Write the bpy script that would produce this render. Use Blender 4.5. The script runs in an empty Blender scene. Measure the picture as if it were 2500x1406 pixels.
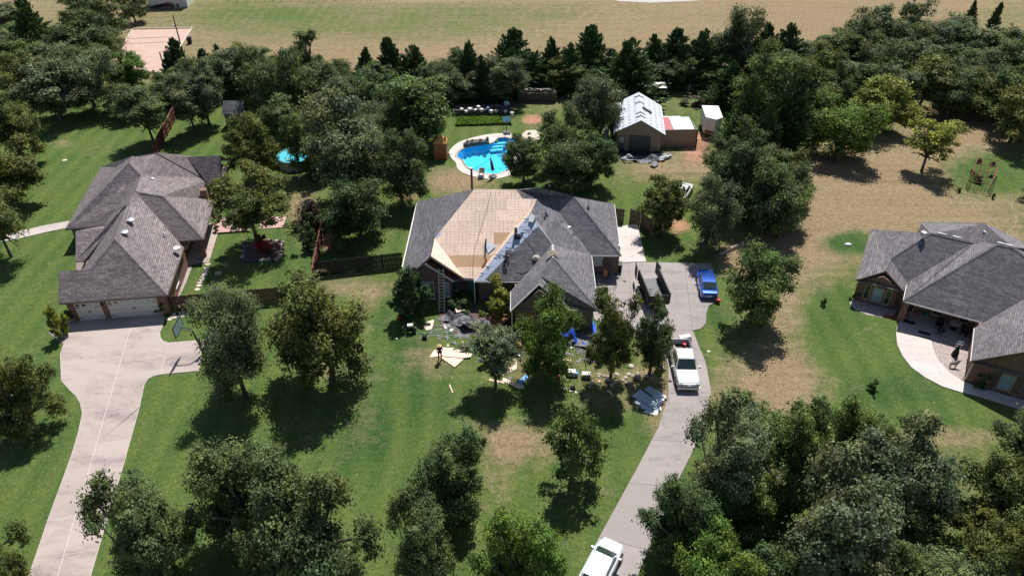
import bpy, bmesh, math, random
import numpy as np
from mathutils import Vector, Matrix

# ------------------------------------------------------------------ camera, sky, sun, exposure
F_PX, TILT, CAM_H = 1794.0, math.radians(36.6), 44.9          # photo is 2500 px wide
sc = bpy.context.scene
col = sc.collection
cd = bpy.data.cameras.new('camera'); cam = bpy.data.objects.new('camera', cd); col.objects.link(cam)
cd.sensor_width = 36.0; cd.lens = F_PX / 2500 * 36; cd.clip_end = 3000; cd.clip_start = 0.5
cam.location = (0, 0, CAM_H); cam.rotation_euler = (math.pi/2 - TILT, 0, 0)
sc.camera = cam
SUN_EL, SUN_AZ = math.radians(60), math.radians(15)            # azimuth measured from +Y towards +X
wd = bpy.data.worlds.new('World'); sc.world = wd; wd.use_nodes = True
nt = wd.node_tree; sky = nt.nodes.new('ShaderNodeTexSky'); sky.sky_type = 'NISHITA'; sky.sun_disc = False
sky.sun_elevation = SUN_EL; sky.sun_rotation = SUN_AZ; sky.air_density = 1.0; sky.dust_density = 0.6; sky.ozone_density = 1.5
bg = nt.nodes['Background']; nt.links.new(sky.outputs[0], bg.inputs[0]); bg.inputs[1].default_value = 0.08
sd = bpy.data.lights.new('sun', 'SUN'); sd.energy = 5.0; sd.angle = math.radians(0.53); sd.color = (1.0, 0.968, 0.935)
sun = bpy.data.objects.new('sun', sd); col.objects.link(sun)
sdir = Vector((math.sin(SUN_AZ)*math.cos(SUN_EL), math.cos(SUN_AZ)*math.cos(SUN_EL), math.sin(SUN_EL)))
sun.rotation_euler = sdir.to_track_quat('Z', 'Y').to_euler(); sun.location = (20, 60, 80)
vs = sc.view_settings; vs.view_transform = 'Standard'; vs.look = 'None'; vs.gamma = 1; vs.use_curve_mapping = False
vs.exposure = 0.28

# ------------------------------------------------------------------ pixel <-> place helpers
ST, CT = math.sin(TILT), math.cos(TILT)
def W(px, py, z=0.0):
    u = (px-1250)/F_PX; v = (py-703)/F_PX; d = (CAM_H-z)/(ST+v*CT)
    return Vector((u*d, d*(CT-v*ST), z))
def pix(X, Y, Z):
    d = Y*CT-(Z-CAM_H)*ST; up = Y*ST+(Z-CAM_H)*CT
    return 1250+F_PX*X/d, 703-F_PX*up/d
def ppm(py, z=0): return (F_PX*ST+(py-703)*CT)/(CAM_H-z)
def onplane(px, py, p0, n):                                     # photo ray meets the plane through p0
    o = Vector((0, 0, CAM_H)); d = W(px, py, 0)-o; n = Vector(n)
    return o+d*((Vector(p0)-o).dot(n)/d.dot(n))
def hsolve(X, Y, py):                                           # height of the point over (X,Y) seen on row py
    v = (py-703)/F_PX
    # up = -v d
    a = Y*ST - CAM_H*CT; b = Y*CT + CAM_H*ST
    return (-v*b - a)/(CT - v*ST)
rnd = random.Random(7)

# ------------------------------------------------------------------ materials
MATS = {}
def nodes(m):
    m.use_nodes = True; t = m.node_tree; return t, t.nodes, t.links, t.nodes['Principled BSDF']
def noise(t, scale, detail=4, rough=.6, vec=None):
    n = t.nodes.new('ShaderNodeTexNoise'); n.inputs['Scale'].default_value = scale
    n.inputs['Detail'].default_value = detail; n.inputs['Roughness'].default_value = rough
    if vec: t.links.new(vec, n.inputs['Vector'])
    return n
def mixc(t, a, b, f, mode='MIX'):
    n = t.nodes.new('ShaderNodeMix'); n.data_type = 'RGBA'; n.blend_type = mode
    for i, v in ((6, a), (7, b)):
        if isinstance(v, (tuple, list)): n.inputs[i].default_value = (*v[:3], 1)
        else: t.links.new(v, n.inputs[i])
    if isinstance(f, (int, float)): n.inputs[0].default_value = f
    else: t.links.new(f, n.inputs[0])
    return n.outputs[2]
def math_(t, op, a, b=None, clamp=False):
    n = t.nodes.new('ShaderNodeMath'); n.operation = op; n.use_clamp = clamp
    for i, v in enumerate((a, b)):
        if v is None: continue
        if isinstance(v, (int, float)): n.inputs[i].default_value = v
        else: t.links.new(v, n.inputs[i])
    return n.outputs[0]
def ramp(t, fac, stops):
    n = t.nodes.new('ShaderNodeValToRGB'); t.links.new(fac, n.inputs[0]); e = n.color_ramp.elements
    while len(e) < len(stops): e.new(.5)
    for k, (p, c) in enumerate(stops):
        e[k].position = p; e[k].color = (*c, 1) if isinstance(c, (tuple, list)) else (c, c, c, 1)
    return n.outputs[0]
def bumpy(t, L, B, h, s, d):
    b = t.nodes.new('ShaderNodeBump'); b.inputs['Strength'].default_value = s; b.inputs['Distance'].default_value = d
    L.new(h, b.inputs['Height']); L.new(b.outputs[0], B.inputs['Normal'])
def M(name, c, rough=.8, var=.25, scale=2.5, bump=0, metal=0, spec=.5, fine=30, coat=0, c2=None):
    if name in MATS: return MATS[name]
    m = bpy.data.materials.new(name); t, N, L, B = nodes(m)
    g = N.new('ShaderNodeNewGeometry'); n = noise(t, scale, 5, .65, g.outputs['Position']); n2 = noise(t, fine, 3, .6, g.outputs['Position'])
    s = math_(t, 'ADD', math_(t, 'MULTIPLY', n.outputs[0], .65), math_(t, 'MULTIPLY', n2.outputs[0], .35))
    f = math_(t, 'MULTIPLY', math_(t, 'SUBTRACT', s, .5), 3.2); f = math_(t, 'ADD', f, .5, True)
    lo = tuple(max(0, v*(1-var)) for v in c); hi = tuple(min(1, v*(1+var)) for v in (c2 or c))
    L.new(mixc(t, lo, hi, f), B.inputs['Base Color'])
    B.inputs['Roughness'].default_value = rough; B.inputs['Metallic'].default_value = metal
    B.inputs['Specular IOR Level'].default_value = spec; B.inputs['Coat Weight'].default_value = coat
    if bump: bumpy(t, L, B, s, .7, bump)
    MATS[name] = m; return m

def mat_shingle(name, a, b, dark):
    m = bpy.data.materials.new(name); t, N, L, B = nodes(m)
    uv = N.new('ShaderNodeUVMap'); uv.uv_map = 'UVMap'
    br = N.new('ShaderNodeTexBrick'); L.new(uv.outputs[0], br.inputs['Vector'])
    br.inputs['Scale'].default_value = 1; br.inputs['Brick Width'].default_value = .36; br.inputs['Row Height'].default_value = .19
    br.inputs['Mortar Size'].default_value = .016; br.inputs['Mortar Smooth'].default_value = .3
    br.inputs['Color1'].default_value = (*a, 1); br.inputs['Color2'].default_value = (*b, 1); br.inputs['Mortar'].default_value = (*dark, 1)
    br.offset = .37; br.inputs['Bias'].default_value = -.1
    # second, wider tab pattern: dimensional shingle double layer
    br2 = N.new('ShaderNodeTexBrick'); L.new(uv.outputs[0], br2.inputs['Vector'])
    br2.inputs['Scale'].default_value = 1; br2.inputs['Brick Width'].default_value = .61; br2.inputs['Row Height'].default_value = .19
    br2.inputs['Mortar Size'].default_value = .0; br2.offset = .61
    br2.inputs['Color1'].default_value = (1.12, 1.12, 1.12, 1); br2.inputs['Color2'].default_value = (.8, .8, .8, 1)
    c = mixc(t, br.outputs[0], br2.outputs[0], 1, 'MULTIPLY')
    g = N.new('ShaderNodeNewGeometry'); n = noise(t, .5, 4, .6, g.outputs['Position']); n2 = noise(t, 9, 3, .7, g.outputs['Position'])
    v = math_(t, 'ADD', math_(t, 'MULTIPLY', n.outputs[0], .5), math_(t, 'MULTIPLY', n2.outputs[0], .6))
    c = mixc(t, c, ramp(t, v, [(.3, .72), (.75, 1.22)]), 1, 'MULTIPLY')
    L.new(c, B.inputs['Base Color']); B.inputs['Roughness'].default_value = .85; B.inputs['Specular IOR Level'].default_value = .35
    # course relief: saw-tooth along the slope plus grit
    sp = N.new('ShaderNodeSeparateXYZ'); L.new(uv.outputs[0], sp.inputs[0])
    saw = math_(t, 'MULTIPLY', math_(t, 'FRACT', math_(t, 'DIVIDE', sp.outputs[1], .19)), 1.6)
    h = math_(t, 'ADD', saw, math_(t, 'MULTIPLY', br2.outputs[0], .5))
    h = math_(t, 'ADD', h, math_(t, 'MULTIPLY', n2.outputs[0], .6))
    bumpy(t, L, B, h, .8, .022)
    return m
MATS['shingle'] = mat_shingle('shingle', (.245, .228, .24), (.15, .142, .15), (.05, .047, .05))
MATS['shingle_brown'] = mat_shingle('shingle_brown', (.29, .242, .238), (.172, .142, .142), (.05, .043, .045))
MATS['shingle_grey'] = mat_shingle('shingle_grey', (.235, .215, .22), (.14, .128, .134), (.045, .042, .044))

def mat_brick(name, a, b, mort):
    m = bpy.data.materials.new(name); t, N, L, B = nodes(m)
    uv = N.new('ShaderNodeUVMap'); uv.uv_map = 'UVMap'
    br = N.new('ShaderNodeTexBrick'); L.new(uv.outputs[0], br.inputs['Vector']); br.inputs['Scale'].default_value = 1
    br.inputs['Brick Width'].default_value = .21; br.inputs['Row Height'].default_value = .075; br.inputs['Mortar Size'].default_value = .007
    br.inputs['Color1'].default_value = (*a, 1); br.inputs['Color2'].default_value = (*b, 1); br.inputs['Mortar'].default_value = (*mort, 1)
    n = noise(t, 5, 3, .6, uv.outputs[0]); c = mixc(t, br.outputs[0], ramp(t, n.outputs[0], [(.3, .6), (.75, 1.35)]), 1, 'MULTIPLY')
    L.new(c, B.inputs['Base Color']); B.inputs['Roughness'].default_value = .9
    bumpy(t, L, B, br.outputs[1], -.5, .012); return m
MATS['brick'] = mat_brick('brick', (.27, .12, .075), (.17, .075, .05), (.3, .25, .21))
MATS['brick_dark'] = mat_brick('brick_dark', (.21, .13, .10), (.13, .085, .07), (.25, .22, .2))

def mat_osb(name, a, b, lines=True):
    m = bpy.data.materials.new(name); t, N, L, B = nodes(m)
    uv = N.new('ShaderNodeUVMap'); uv.uv_map = 'UVMap'
    mp = N.new('ShaderNodeMapping'); mp.inputs['Scale'].default_value = (5, 16, 1); L.new(uv.outputs[0], mp.inputs[0])
    n = noise(t, 1.4, 4, .7, mp.outputs[0]); vo = N.new('ShaderNodeTexVoronoi'); vo.inputs['Scale'].default_value = 1.2; L.new(mp.outputs[0], vo.inputs['Vector'])
    f = math_(t, 'ADD', math_(t, 'MULTIPLY', n.outputs[0], .6), math_(t, 'MULTIPLY', vo.outputs['Color'], .4))
    c = mixc(t, a, b, ramp(t, f, [(.25, 0.), (.75, 1.)]))
    oi = N.new('ShaderNodeObjectInfo'); c = mixc(t, c, ramp(t, oi.outputs['Random'], [(0, .9), (1, 1.08)]), 1, 'MULTIPLY')
    if lines:                                                    # printed nailing guides on each sheet
        sp = N.new('ShaderNodeSeparateXYZ'); L.new(uv.outputs[0], sp.inputs[0])
        r = math_(t, 'MULTIPLY', oi.outputs['Random'], .37)
        def ln(coord, step, w):
            q = math_(t, 'FRACT', math_(t, 'ADD', math_(t, 'DIVIDE', coord, step), r)); return math_(t, 'LESS_THAN', q, w/step)
        k = math_(t, 'MAXIMUM', ln(sp.outputs[0], .406, .028), ln(sp.outputs[1], .305, .024))
        k2 = noise(t, 1.3, 2, .5, uv.outputs[0]); k = math_(t, 'MULTIPLY', k, ramp(t, k2.outputs[0], [(.36, .1), (.55, .9)]))
        c = mixc(t, c, (.16, .12, .10), k)
    L.new(c, B.inputs['Base Color']); B.inputs['Roughness'].default_value = .75
    bumpy(t, L, B, f, .4, .004); return m
MATS['osb'] = mat_osb('osb', (.70, .50, .37), (.90, .69, .54))
MATS['osb_aged'] = mat_osb('osb_aged', (.46, .27, .14), (.62, .40, .22), False)

def mat_concrete(name, c, stain=(.4, .34, .31)):
    m = bpy.data.materials.new(name); t, N, L, B = nodes(m)
    g = N.new('ShaderNodeNewGeometry'); mp = N.new('ShaderNodeMapping'); mp.inputs['Scale'].default_value = (.5, 1.3, 1); L.new(g.outputs['Position'], mp.inputs[0])
    n = noise(t, .35, 6, .68, mp.outputs[0]); n2 = noise(t, 2.2, 5, .7, g.outputs['Position']); n3 = noise(t, 22, 3, .6, g.outputs['Position'])
    cc = mixc(t, c, tuple(v*.9 for v in c), n2.outputs[0])
    cc = mixc(t, cc, stain, ramp(t, n.outputs[0], [(.47, 0.), (.64, .9)]))
    cc = mixc(t, cc, tuple(v*.55 for v in stain), ramp(t, math_(t, 'MULTIPLY', n.outputs[0], n2.outputs[0]), [(.29, 0.), (.4, .5)]))
    cc = mixc(t, cc, ramp(t, n3.outputs[0], [(.3, .9), (.7, 1.07)]), 1, 'MULTIPLY')
    oi = N.new('ShaderNodeObjectInfo'); cc = mixc(t, cc, ramp(t, oi.outputs['Random'], [(0, .93), (1, 1.05)]), 1, 'MULTIPLY')
    L.new(cc, B.inputs['Base Color']); B.inputs['Roughness'].default_value = .85; bumpy(t, L, B, n3.outputs[0], .3, .004); return m
MATS['concrete'] = mat_concrete('concrete', (.44, .36, .318), (.29, .235, .215))
MATS['concrete_grey'] = mat_concrete('concrete_grey', (.335, .295, .275), (.27, .235, .215))
MATS['concrete_bright'] = mat_concrete('concrete_bright', (.60, .53, .48), (.52, .45, .41))
MATS['concrete_new'] = mat_concrete('concrete_new', (.50, .44, .40), (.43, .375, .34))

def mat_leaf(name, sheen=.12, trans=.25):
    m = bpy.data.materials.new(name); t, N, L, B = nodes(m)
    at = N.new('ShaderNodeAttribute'); at.attribute_name = 'shade'; oi = N.new('ShaderNodeObjectInfo')
    c = mixc(t, oi.outputs['Color'], at.outputs['Color'], 1, 'MULTIPLY')
    g = N.new('ShaderNodeNewGeometry'); n = noise(t, .55, 3, .6, g.outputs['Position'])
    c = mixc(t, c, ramp(t, n.outputs[0], [(.3, (.8, .82, .85)), (.7, (1.22, 1.16, 1.0))]), 1, 'MULTIPLY')
    L.new(c, B.inputs['Base Color']); B.inputs['Roughness'].default_value = .5; B.inputs['Specular IOR Level'].default_value = sheen
    tr = N.new('ShaderNodeBsdfTranslucent'); L.new(mixc(t, c, (1.25, 1.35, .7), 1, 'MULTIPLY'), tr.inputs[0])
    mx = N.new('ShaderNodeMixShader'); mx.inputs[0].default_value = trans
    L.new(B.outputs[0], mx.inputs[1]); L.new(tr.outputs[0], mx.inputs[2]); L.new(mx.outputs[0], N['Material Output'].inputs[0]); return m
MATS['leaf'] = mat_leaf('leaf'); MATS['needle'] = mat_leaf('needle', .15, .08)

def mat_ground():
    m = bpy.data.materials.new('grass_ground'); t, N, L, B = nodes(m)
    g = N.new('ShaderNodeNewGeometry'); P = g.outputs['Position']
    at = N.new('ShaderNodeAttribute'); at.attribute_name = 'zone'; sp = N.new('ShaderNodeSeparateColor'); L.new(at.outputs['Color'], sp.inputs[0])
    dry, dirt, lush = sp.outputs
    n1 = noise(t, .16, 5, .62, P); n2 = noise(t, .9, 5, .65, P); n3 = noise(t, 5.5, 4, .7, P); n4 = noise(t, 28, 3, .7, P)
    mp = N.new('ShaderNodeMapping'); mp.inputs['Scale'].default_value = (.05, .9, 1); mp.inputs['Rotation'].default_value = (0, 0, .05); L.new(P, mp.inputs[0])
    ns = noise(t, 1.0, 4, .6, mp.outputs[0])                     # long mowing / tyre streaks
    j = math_(t, 'ADD', math_(t, 'MULTIPLY', math_(t, 'SUBTRACT', n1.outputs[0], .5), .9), math_(t, 'MULTIPLY', math_(t, 'SUBTRACT', n2.outputs[0], .5), .9))
    j = math_(t, 'ADD', j, math_(t, 'MULTIPLY', math_(t, 'SUBTRACT', n3.outputs[0], .5), .55))
    j = math_(t, 'ADD', j, math_(t, 'MULTIPLY', math_(t, 'SUBTRACT', ns.outputs[0], .5), .5))
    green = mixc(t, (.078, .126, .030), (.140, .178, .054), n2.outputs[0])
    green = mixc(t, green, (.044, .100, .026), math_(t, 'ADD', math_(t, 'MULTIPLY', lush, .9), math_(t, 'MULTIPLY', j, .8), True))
    wv = N.new('ShaderNodeTexWave'); wv.wave_type = 'BANDS'; wv.bands_direction = 'X'; wv.inputs['Scale'].default_value = .135; wv.inputs['Distortion'].default_value = 1.2; wv.inputs['Detail'].default_value = 2; wv.inputs['Detail Scale'].default_value = .6
    L.new(P, wv.inputs['Vector']); stripe = math_(t, 'MULTIPLY', wv.outputs['Fac'], ramp(t, n1.outputs[0], [(.36, .3), (.62, .85)]))
    green = mixc(t, green, mixc(t, green, (.58, .78, .76), 1, 'MULTIPLY'), stripe)
    tan = mixc(t, (.195, .138, .076), (.335, .262, .162), math_(t, 'ADD', n2.outputs[0], math_(t, 'MULTIPLY', math_(t, 'SUBTRACT', ns.outputs[0], .5), .8), True))
    k = ramp(t, math_(t, 'ADD', dry, math_(t, 'MULTIPLY', j, .95)), [(.2, 0.), (.9, 1.)])
    c = mixc(t, green, tan, k)
    red = mixc(t, (.36, .17, .10), (.52, .30, .21), n3.outputs[0])
    c = mixc(t, c, red, ramp(t, math_(t, 'ADD', dirt, math_(t, 'MULTIPLY', j, .55)), [(.42, 0.), (.8, .95)]))
    f = math_(t, 'ADD', math_(t, 'MULTIPLY', n3.outputs[0], .68), math_(t, 'MULTIPLY', n4.outputs[0], .32))
    c = mixc(t, c, ramp(t, f, [(.32, .55), (.68, 1.42)]), 1, 'MULTIPLY')
    n5 = noise(t, 2.3, 4, .7, P); c = mixc(t, c, ramp(t, n5.outputs[0], [(.3, (.66, .74, .7)), (.7, (1.3, 1.2, 1.16))]), 1, 'MULTIPLY')
    c = mixc(t, c, (.6, .55, .42), ramp(t, n4.outputs[0], [(.745, 0.), (.79, .3)]))
    L.new(c, B.inputs['Base Color']); B.inputs['Roughness'].default_value = .95; B.inputs['Specular IOR Level'].default_value = .1
    bumpy(t, L, B, f, 1.0, .12); return m
MATS['ground'] = mat_ground()

def mat_water():
    m = bpy.data.materials.new('pool_water'); t, N, L, B = nodes(m); N.remove(B)
    g = N.new('ShaderNodeNewGeometry'); n = noise(t, 1.6, 3, .6, g.outputs['Position'])
    b = N.new('ShaderNodeBump'); b.inputs['Strength'].default_value = .25; b.inputs['Distance'].default_value = .05; L.new(n.outputs[0], b.inputs['Height'])
    gl = N.new('ShaderNodeBsdfGlossy'); gl.inputs['Roughness'].default_value = .03; L.new(b.outputs[0], gl.inputs['Normal'])
    tr = N.new('ShaderNodeBsdfTransparent'); tr.inputs[0].default_value = (.55, .93, 1.0, 1)
    fr = N.new('ShaderNodeFresnel'); fr.inputs[0].default_value = 1.33; L.new(b.outputs[0], fr.inputs['Normal'])
    mx = N.new('ShaderNodeMixShader'); L.new(fr.outputs[0], mx.inputs[0]); L.new(tr.outputs[0], mx.inputs[1]); L.new(gl.outputs[0], mx.inputs[2])
    L.new(mx.outputs[0], N['Material Output'].inputs[0]); return m
MATS['water'] = mat_water()
def mat_glass(name, c=(.03, .04, .045), rough=.06):
    m = bpy.data.materials.new(name); t, N, L, B = nodes(m)
    B.inputs['Base Color'].default_value = (*c, 1); B.inputs['Roughness'].default_value = rough; B.inputs['Specular IOR Level'].default_value = .8; return m
MATS['glass'] = mat_glass('glass'); MATS['car_glass'] = mat_glass('car_glass', (.02, .035, .035), .04)
MATS['pale_glass'] = mat_glass('pale_glass', (.28, .38, .44), .12)
MATS['teal_glass'] = mat_glass('teal_glass', (.10, .26, .30), .25)
def mat_paint(name, c, rough=.3, coat=.8, metal=0):
    m = bpy.data.materials.new(name); t, N, L, B = nodes(m); g = N.new('ShaderNodeNewGeometry'); n = noise(t, 3, 4, .6, g.outputs['Position'])
    L.new(mixc(t, tuple(v*.93 for v in c), tuple(min(1, v*1.05) for v in c), n.outputs[0]), B.inputs['Base Color'])
    B.inputs['Roughness'].default_value = rough; B.inputs['Coat Weight'].default_value = coat; B.inputs['Coat Roughness'].default_value = .06; B.inputs['Metallic'].default_value = metal; return m
MATS['paint_white'] = mat_paint('paint_white', (.64, .64, .62)); MATS['paint_blue'] = mat_paint('paint_blue', (.012, .085, .42), .25, 1, .35)
MATS['paint_pearl'] = mat_paint('paint_pearl', (.58, .63, .66))
M('white_trim', (.72, .69, .65), .6, .12); M('gutter', (.62, .60, .57), .5, .15); M('fascia_brown', (.12, .085, .07), .7, .2); M('soffit', (.22, .18, .15), .8, .15)
M('bark', (.105, .085, .07), .95, .45, 3, .03, fine=14); M('black_plastic', (.016, .016, .017), .5, .2); M('rubber', (.014, .014, .014), .8, .2)
M('steel', (.42, .42, .42), .35, .15, metal=.8); M('galv', (.60, .66, .72), .3, .22, 1.2, metal=.3); M('alum', (.66, .66, .65), .4, .1, metal=.6)
M('dark_steel', (.013, .013, .014), .65, .3); M('cedar_fence', (.085, .058, .045), .9, .35, 4); M('black_fence', (.032, .029, .027), .9, .4, 4); M('red_fence', (.15, .045, .03), .85, .35, 4); M('brown_fence', (.095, .042, .03), .85, .35, 4)
M('tan_siding', (.36, .265, .19), .7, .08, 1.0); M('door_grey', (.085, .085, .09), .5, .1); M('membrane', (.60, .63, .69), .55, .14, 1.5); M('paper_print', (.12, .12, .13), .7, .2)
M('under', (.40, .45, .56), .5, .12, 2.0); M('letter', (.05, .055, .07), .7, .1); M('door_white', (.60, .58, .55), .5, .06); M('lumber', (.66, .47, .32), .8, .16, 5); M('lumber_brown', (.22, .085, .045), .85, .25, 5)
M('tarp_grey', (.115, .115, .125), .5, .4, 3, .02); M('tarp_blue', (.02, .12, .62), .4, .3, 3); M('tarp_white', (.6, .6, .6), .6, .2); M('foam_blue', (.12, .36, .78), .5, .1)
M('red', (.55, .03, .02), .45, .15); M('yellow', (.72, .36, .07), .6, .15); M('orange_wood', (.33, .12, .045), .7, .2); M('orange_roof', (.55, .27, .07), .7, .25, 4); M('liner', (.12, .58, .80), .6, .10, .8); M('liner_deep', (.07, .42, .68), .6, .1, .8); M('pool_step', (.25, .62, .78), .6, .05)
M('pool_wall', (.34, .36, .37), .5, .15); M('stone', (.42, .35, .28), .9, .4, 3, .03); M('stone_pale', (.55, .48, .38), .9, .3, 3, .02); M('dark_stone', (.10, .085, .075), .9, .5, 3, .03); M('gravel', (.36, .29, .265), .95, .75, 9, .04, fine=26); M('mulch', (.11, .07, .055), .95, .6, 6, .05, fine=22)
M('sand', (.50, .345, .275), .95, .12, .7, .03, fine=9); M('lot', (.42, .39, .38), .95, .2); M('pink_deck', (.50, .31, .27), .8, .08); M('skin', (.42, .22, .14), .6, .1); M('hair_blond', (.62, .42, .2), .7, .3, 20); M('cloth_black', (.012, .012, .014), .9, .3, 10); M('cloth_blue', (.05, .06, .085), .9, .3, 10); M('cloth_red', (.28, .03, .06), .9, .3, 10); M('jean', (.03, .04, .07), .9, .3, 10)
M('white_plastic', (.7, .7, .68), .5, .06); M('roof_white', (.72, .70, .66), .5, .15, 1.5); M('red_metal', (.42, .07, .09), .5, .15); M('blue_metal', (.55, .66, .72), .4, .12); M('plant_pink', (.30, .07, .09), .8, .3); M('teal', (.05, .30, .26), .6, .2); M('rust', (.22, .09, .05), .8, .4, 4); M('rope', (.55, .5, .3), .8, .1); M('cord', (.02, .02, .02), .7, .1); M('pot', (.30, .22, .17), .8, .25); M('dry_leaf', (.20, .10, .04), .9, .4, 6)

# ------------------------------------------------------------------ object helpers
def tag(o, label=None, cat=None, group=None, kind=None):
    if label: o['label'] = label
    if cat: o['category'] = cat
    if group: o['group'] = group
    if kind: o['kind'] = kind
    return o
def thing(name, label, cat, loc=(0, 0, 0), rz=0, group=None):
    o = bpy.data.objects.new(name, None); col.objects.link(o); o.empty_display_size = .2
    o.location = loc; o.rotation_euler = (0, 0, rz); return tag(o, label, cat, group)
def world_off(p):
    v = Vector((0, 0, 0))
    while p is not None: v += Vector(p.location); p = p.parent
    return v
def link(name, me, parent=None, loc=None):
    o = bpy.data.objects.new(name, me); col.objects.link(o); o.parent = parent
    if loc is not None: o.location = loc
    return o
class MB:
    def __init__(s): s.v = []; s.f = []; s.uv = []
    def add(s, vs, fs, uvs=None):
        b = len(s.v); s.v += [tuple(v) for v in vs]; s.f += [tuple(i+b for i in f) for f in fs]
        s.uv += uvs if uvs else [None]*len(fs); return s
    def box(s, c, d, rz=0, mat=None):
        hx, hy, hz = d[0]/2, d[1]/2, d[2]/2
        vs = [Vector((x, y, z)) for z in (-hz, hz) for y in (-hy, hy) for x in (-hx, hx)]
        R = Matrix.Rotation(rz, 3, 'Z') if mat is None else mat
        return s.add([R @ v+Vector(c) for v in vs], [(0, 2, 3, 1), (4, 5, 7, 6), (0, 1, 5, 4), (2, 6, 7, 3), (0, 4, 6, 2), (1, 3, 7, 5)])
    def bar(s, a, b, w, h=None):
        a, b = Vector(a), Vector(b); d = b-a; h = h or w
        q = d.to_track_quat('X', 'Z').to_matrix(); return s.box((a+b)/2, (d.length, w, h), mat=q)
    def tube(s, pts, rad, n=8, cap=True):
        pts = [Vector(p) for p in pts]; rad = [rad]*len(pts) if isinstance(rad, (int, float)) else rad; b = []
        for i, p in enumerate(pts):
            d = (pts[min(i+1, len(pts)-1)]-pts[max(i-1, 0)]).normalized(); q = d.to_track_quat('Z', 'Y').to_matrix()
            b += [p+q @ Vector((math.cos(2*math.pi*k/n)*rad[i], math.sin(2*math.pi*k/n)*rad[i], 0)) for k in range(n)]
        fs = [(i*n+k, i*n+(k+1) % n, (i+1)*n+(k+1) % n, (i+1)*n+k) for i in range(len(pts)-1) for k in range(n)]
        if cap: fs += [tuple(reversed(range(n))), tuple(range((len(pts)-1)*n, len(pts)*n))]
        return s.add(b, fs)
    def lathe(s, prof, c=(0, 0, 0), n=16, sx=1, sy=1):
        c = Vector(c); b = [c+Vector((math.cos(2*math.pi*k/n)*r*sx, math.sin(2*math.pi*k/n)*r*sy, z)) for r, z in prof for k in range(n)]
        fs = [(i*n+k, i*n+(k+1) % n, (i+1)*n+(k+1) % n, (i+1)*n+k) for i in range(len(prof)-1) for k in range(n)]
        fs += [tuple(reversed(range(n))), tuple(range((len(prof)-1)*n, len(prof)*n))]
        return s.add(b, fs)
    def poly(s, pts):
        pts = [Vector(p) for p in pts]; a = sum(p.x*q.y-q.x*p.y for p, q in zip(pts, pts[1:]+pts[:1])); pts = pts if a > 0 else pts[::-1]
        return s.add(pts, [tuple(range(len(pts)))])
    def prism(s, pts, h):                                        # polygon thickened by vector h
        n = len(pts); h = Vector(h); p = [Vector(q) for q in pts]
        return s.add([q for q in p]+[q+h for q in p], [tuple(reversed(range(n))), tuple(range(n, 2*n))]+[(i, (i+1) % n, n+(i+1) % n, n+i) for i in range(n)])
    def wall(s, a, b, z0, z1):
        a, b = Vector(a), Vector(b); return s.add([(a.x, a.y, z0), (b.x, b.y, z0), (b.x, b.y, z1), (a.x, a.y, z1)], [(0, 1, 2, 3)])
    def build(s, name, mat, parent=None, local=False, base=None, smooth=False, uv=None, recalc=True):
        off = Vector(base) if base is not None else (Vector((0, 0, 0)) if local or parent is None else world_off(parent))
        me = bpy.data.meshes.new(name); me.from_pydata([tuple(Vector(v)-off) for v in s.v], [], s.f); me.update()
        if recalc or True:
            bm = bmesh.new(); bm.from_mesh(me)
            if recalc: bmesh.ops.recalc_face_normals(bm, faces=bm.faces)
            if uv:
                lay = bm.loops.layers.uv.new('UVMap')
                for f in bm.faces:
                    n = f.normal
                    if uv == 'wall': u = Vector((-n.y, n.x, 0)); u = u.normalized() if u.length > 1e-4 else Vector((1, 0, 0)); v = Vector((0, 0, 1)) if abs(n.z) < .9 else Vector((0, 1, 0))
                    elif uv == 'slope':
                        u = Vector((0, 0, 1)).cross(n); u = u.normalized() if u.length > 1e-3 else Vector((1, 0, 0)); v = n.cross(u)
                    else: u, v = uv
                    for l in f.loops: l[lay].uv = (l.vert.co.dot(u), l.vert.co.dot(v))
            bm.to_mesh(me); bm.free()
        if smooth:
            for p in me.polygons: p.use_smooth = True
        me.materials.append(MATS[mat] if isinstance(mat, str) else mat)
        return link(name, me, parent, base)
def solo(name, mb, mat, base, label, cat, group=None, **k):       # a thing that is one mesh
    return tag(mb.build(name, mat, base=base, **k), label, cat, group)
def struct(name, mb, mat, **k): return tag(mb.build(name, mat, **k), kind='structure')
def copy_tree(o, parent=None):
    c = o.copy(); col.objects.link(c); c.parent = parent
    for ch in o.children: copy_tree(ch, c)
    return c
def clip_slabs(outline, lines, h, z0, gap):                      # split a plan polygon by lines, return plan polygons
    bm = bmesh.new(); bm.faces.new([bm.verts.new((p[0], p[1], 0)) for p in outline])
    for (a, b, local) in lines:
        a, b = Vector((a[0], a[1], 0)), Vector((b[0], b[1], 0)); d = (b-a).normalized(); n = Vector((-d.y, d.x, 0))
        faces = [f for f in bm.faces if not local or -1 < (f.calc_center_median()-a).dot(d) < (b-a).length+1]
        g = set(faces); 
        for f in faces: g.update(f.edges); g.update(f.verts)
        bmesh.ops.bisect_plane(bm, geom=list(g), plane_co=a, plane_no=n)
    res = []
    for f in bm.faces: res.append([v.co.copy() for v in f.verts])
    bm.free(); out = []
    for p in res:                                                # inset a little so the joint shows
        bm = bmesh.new(); f = bm.faces.new([bm.verts.new(v) for v in p]); bm.normal_update(); bmesh.ops.inset_region(bm, faces=[f], thickness=gap, use_even_offset=False, use_boundary=True)
        out.append([v.co.copy() for v in f.verts]); bm.free()
    return out

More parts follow.
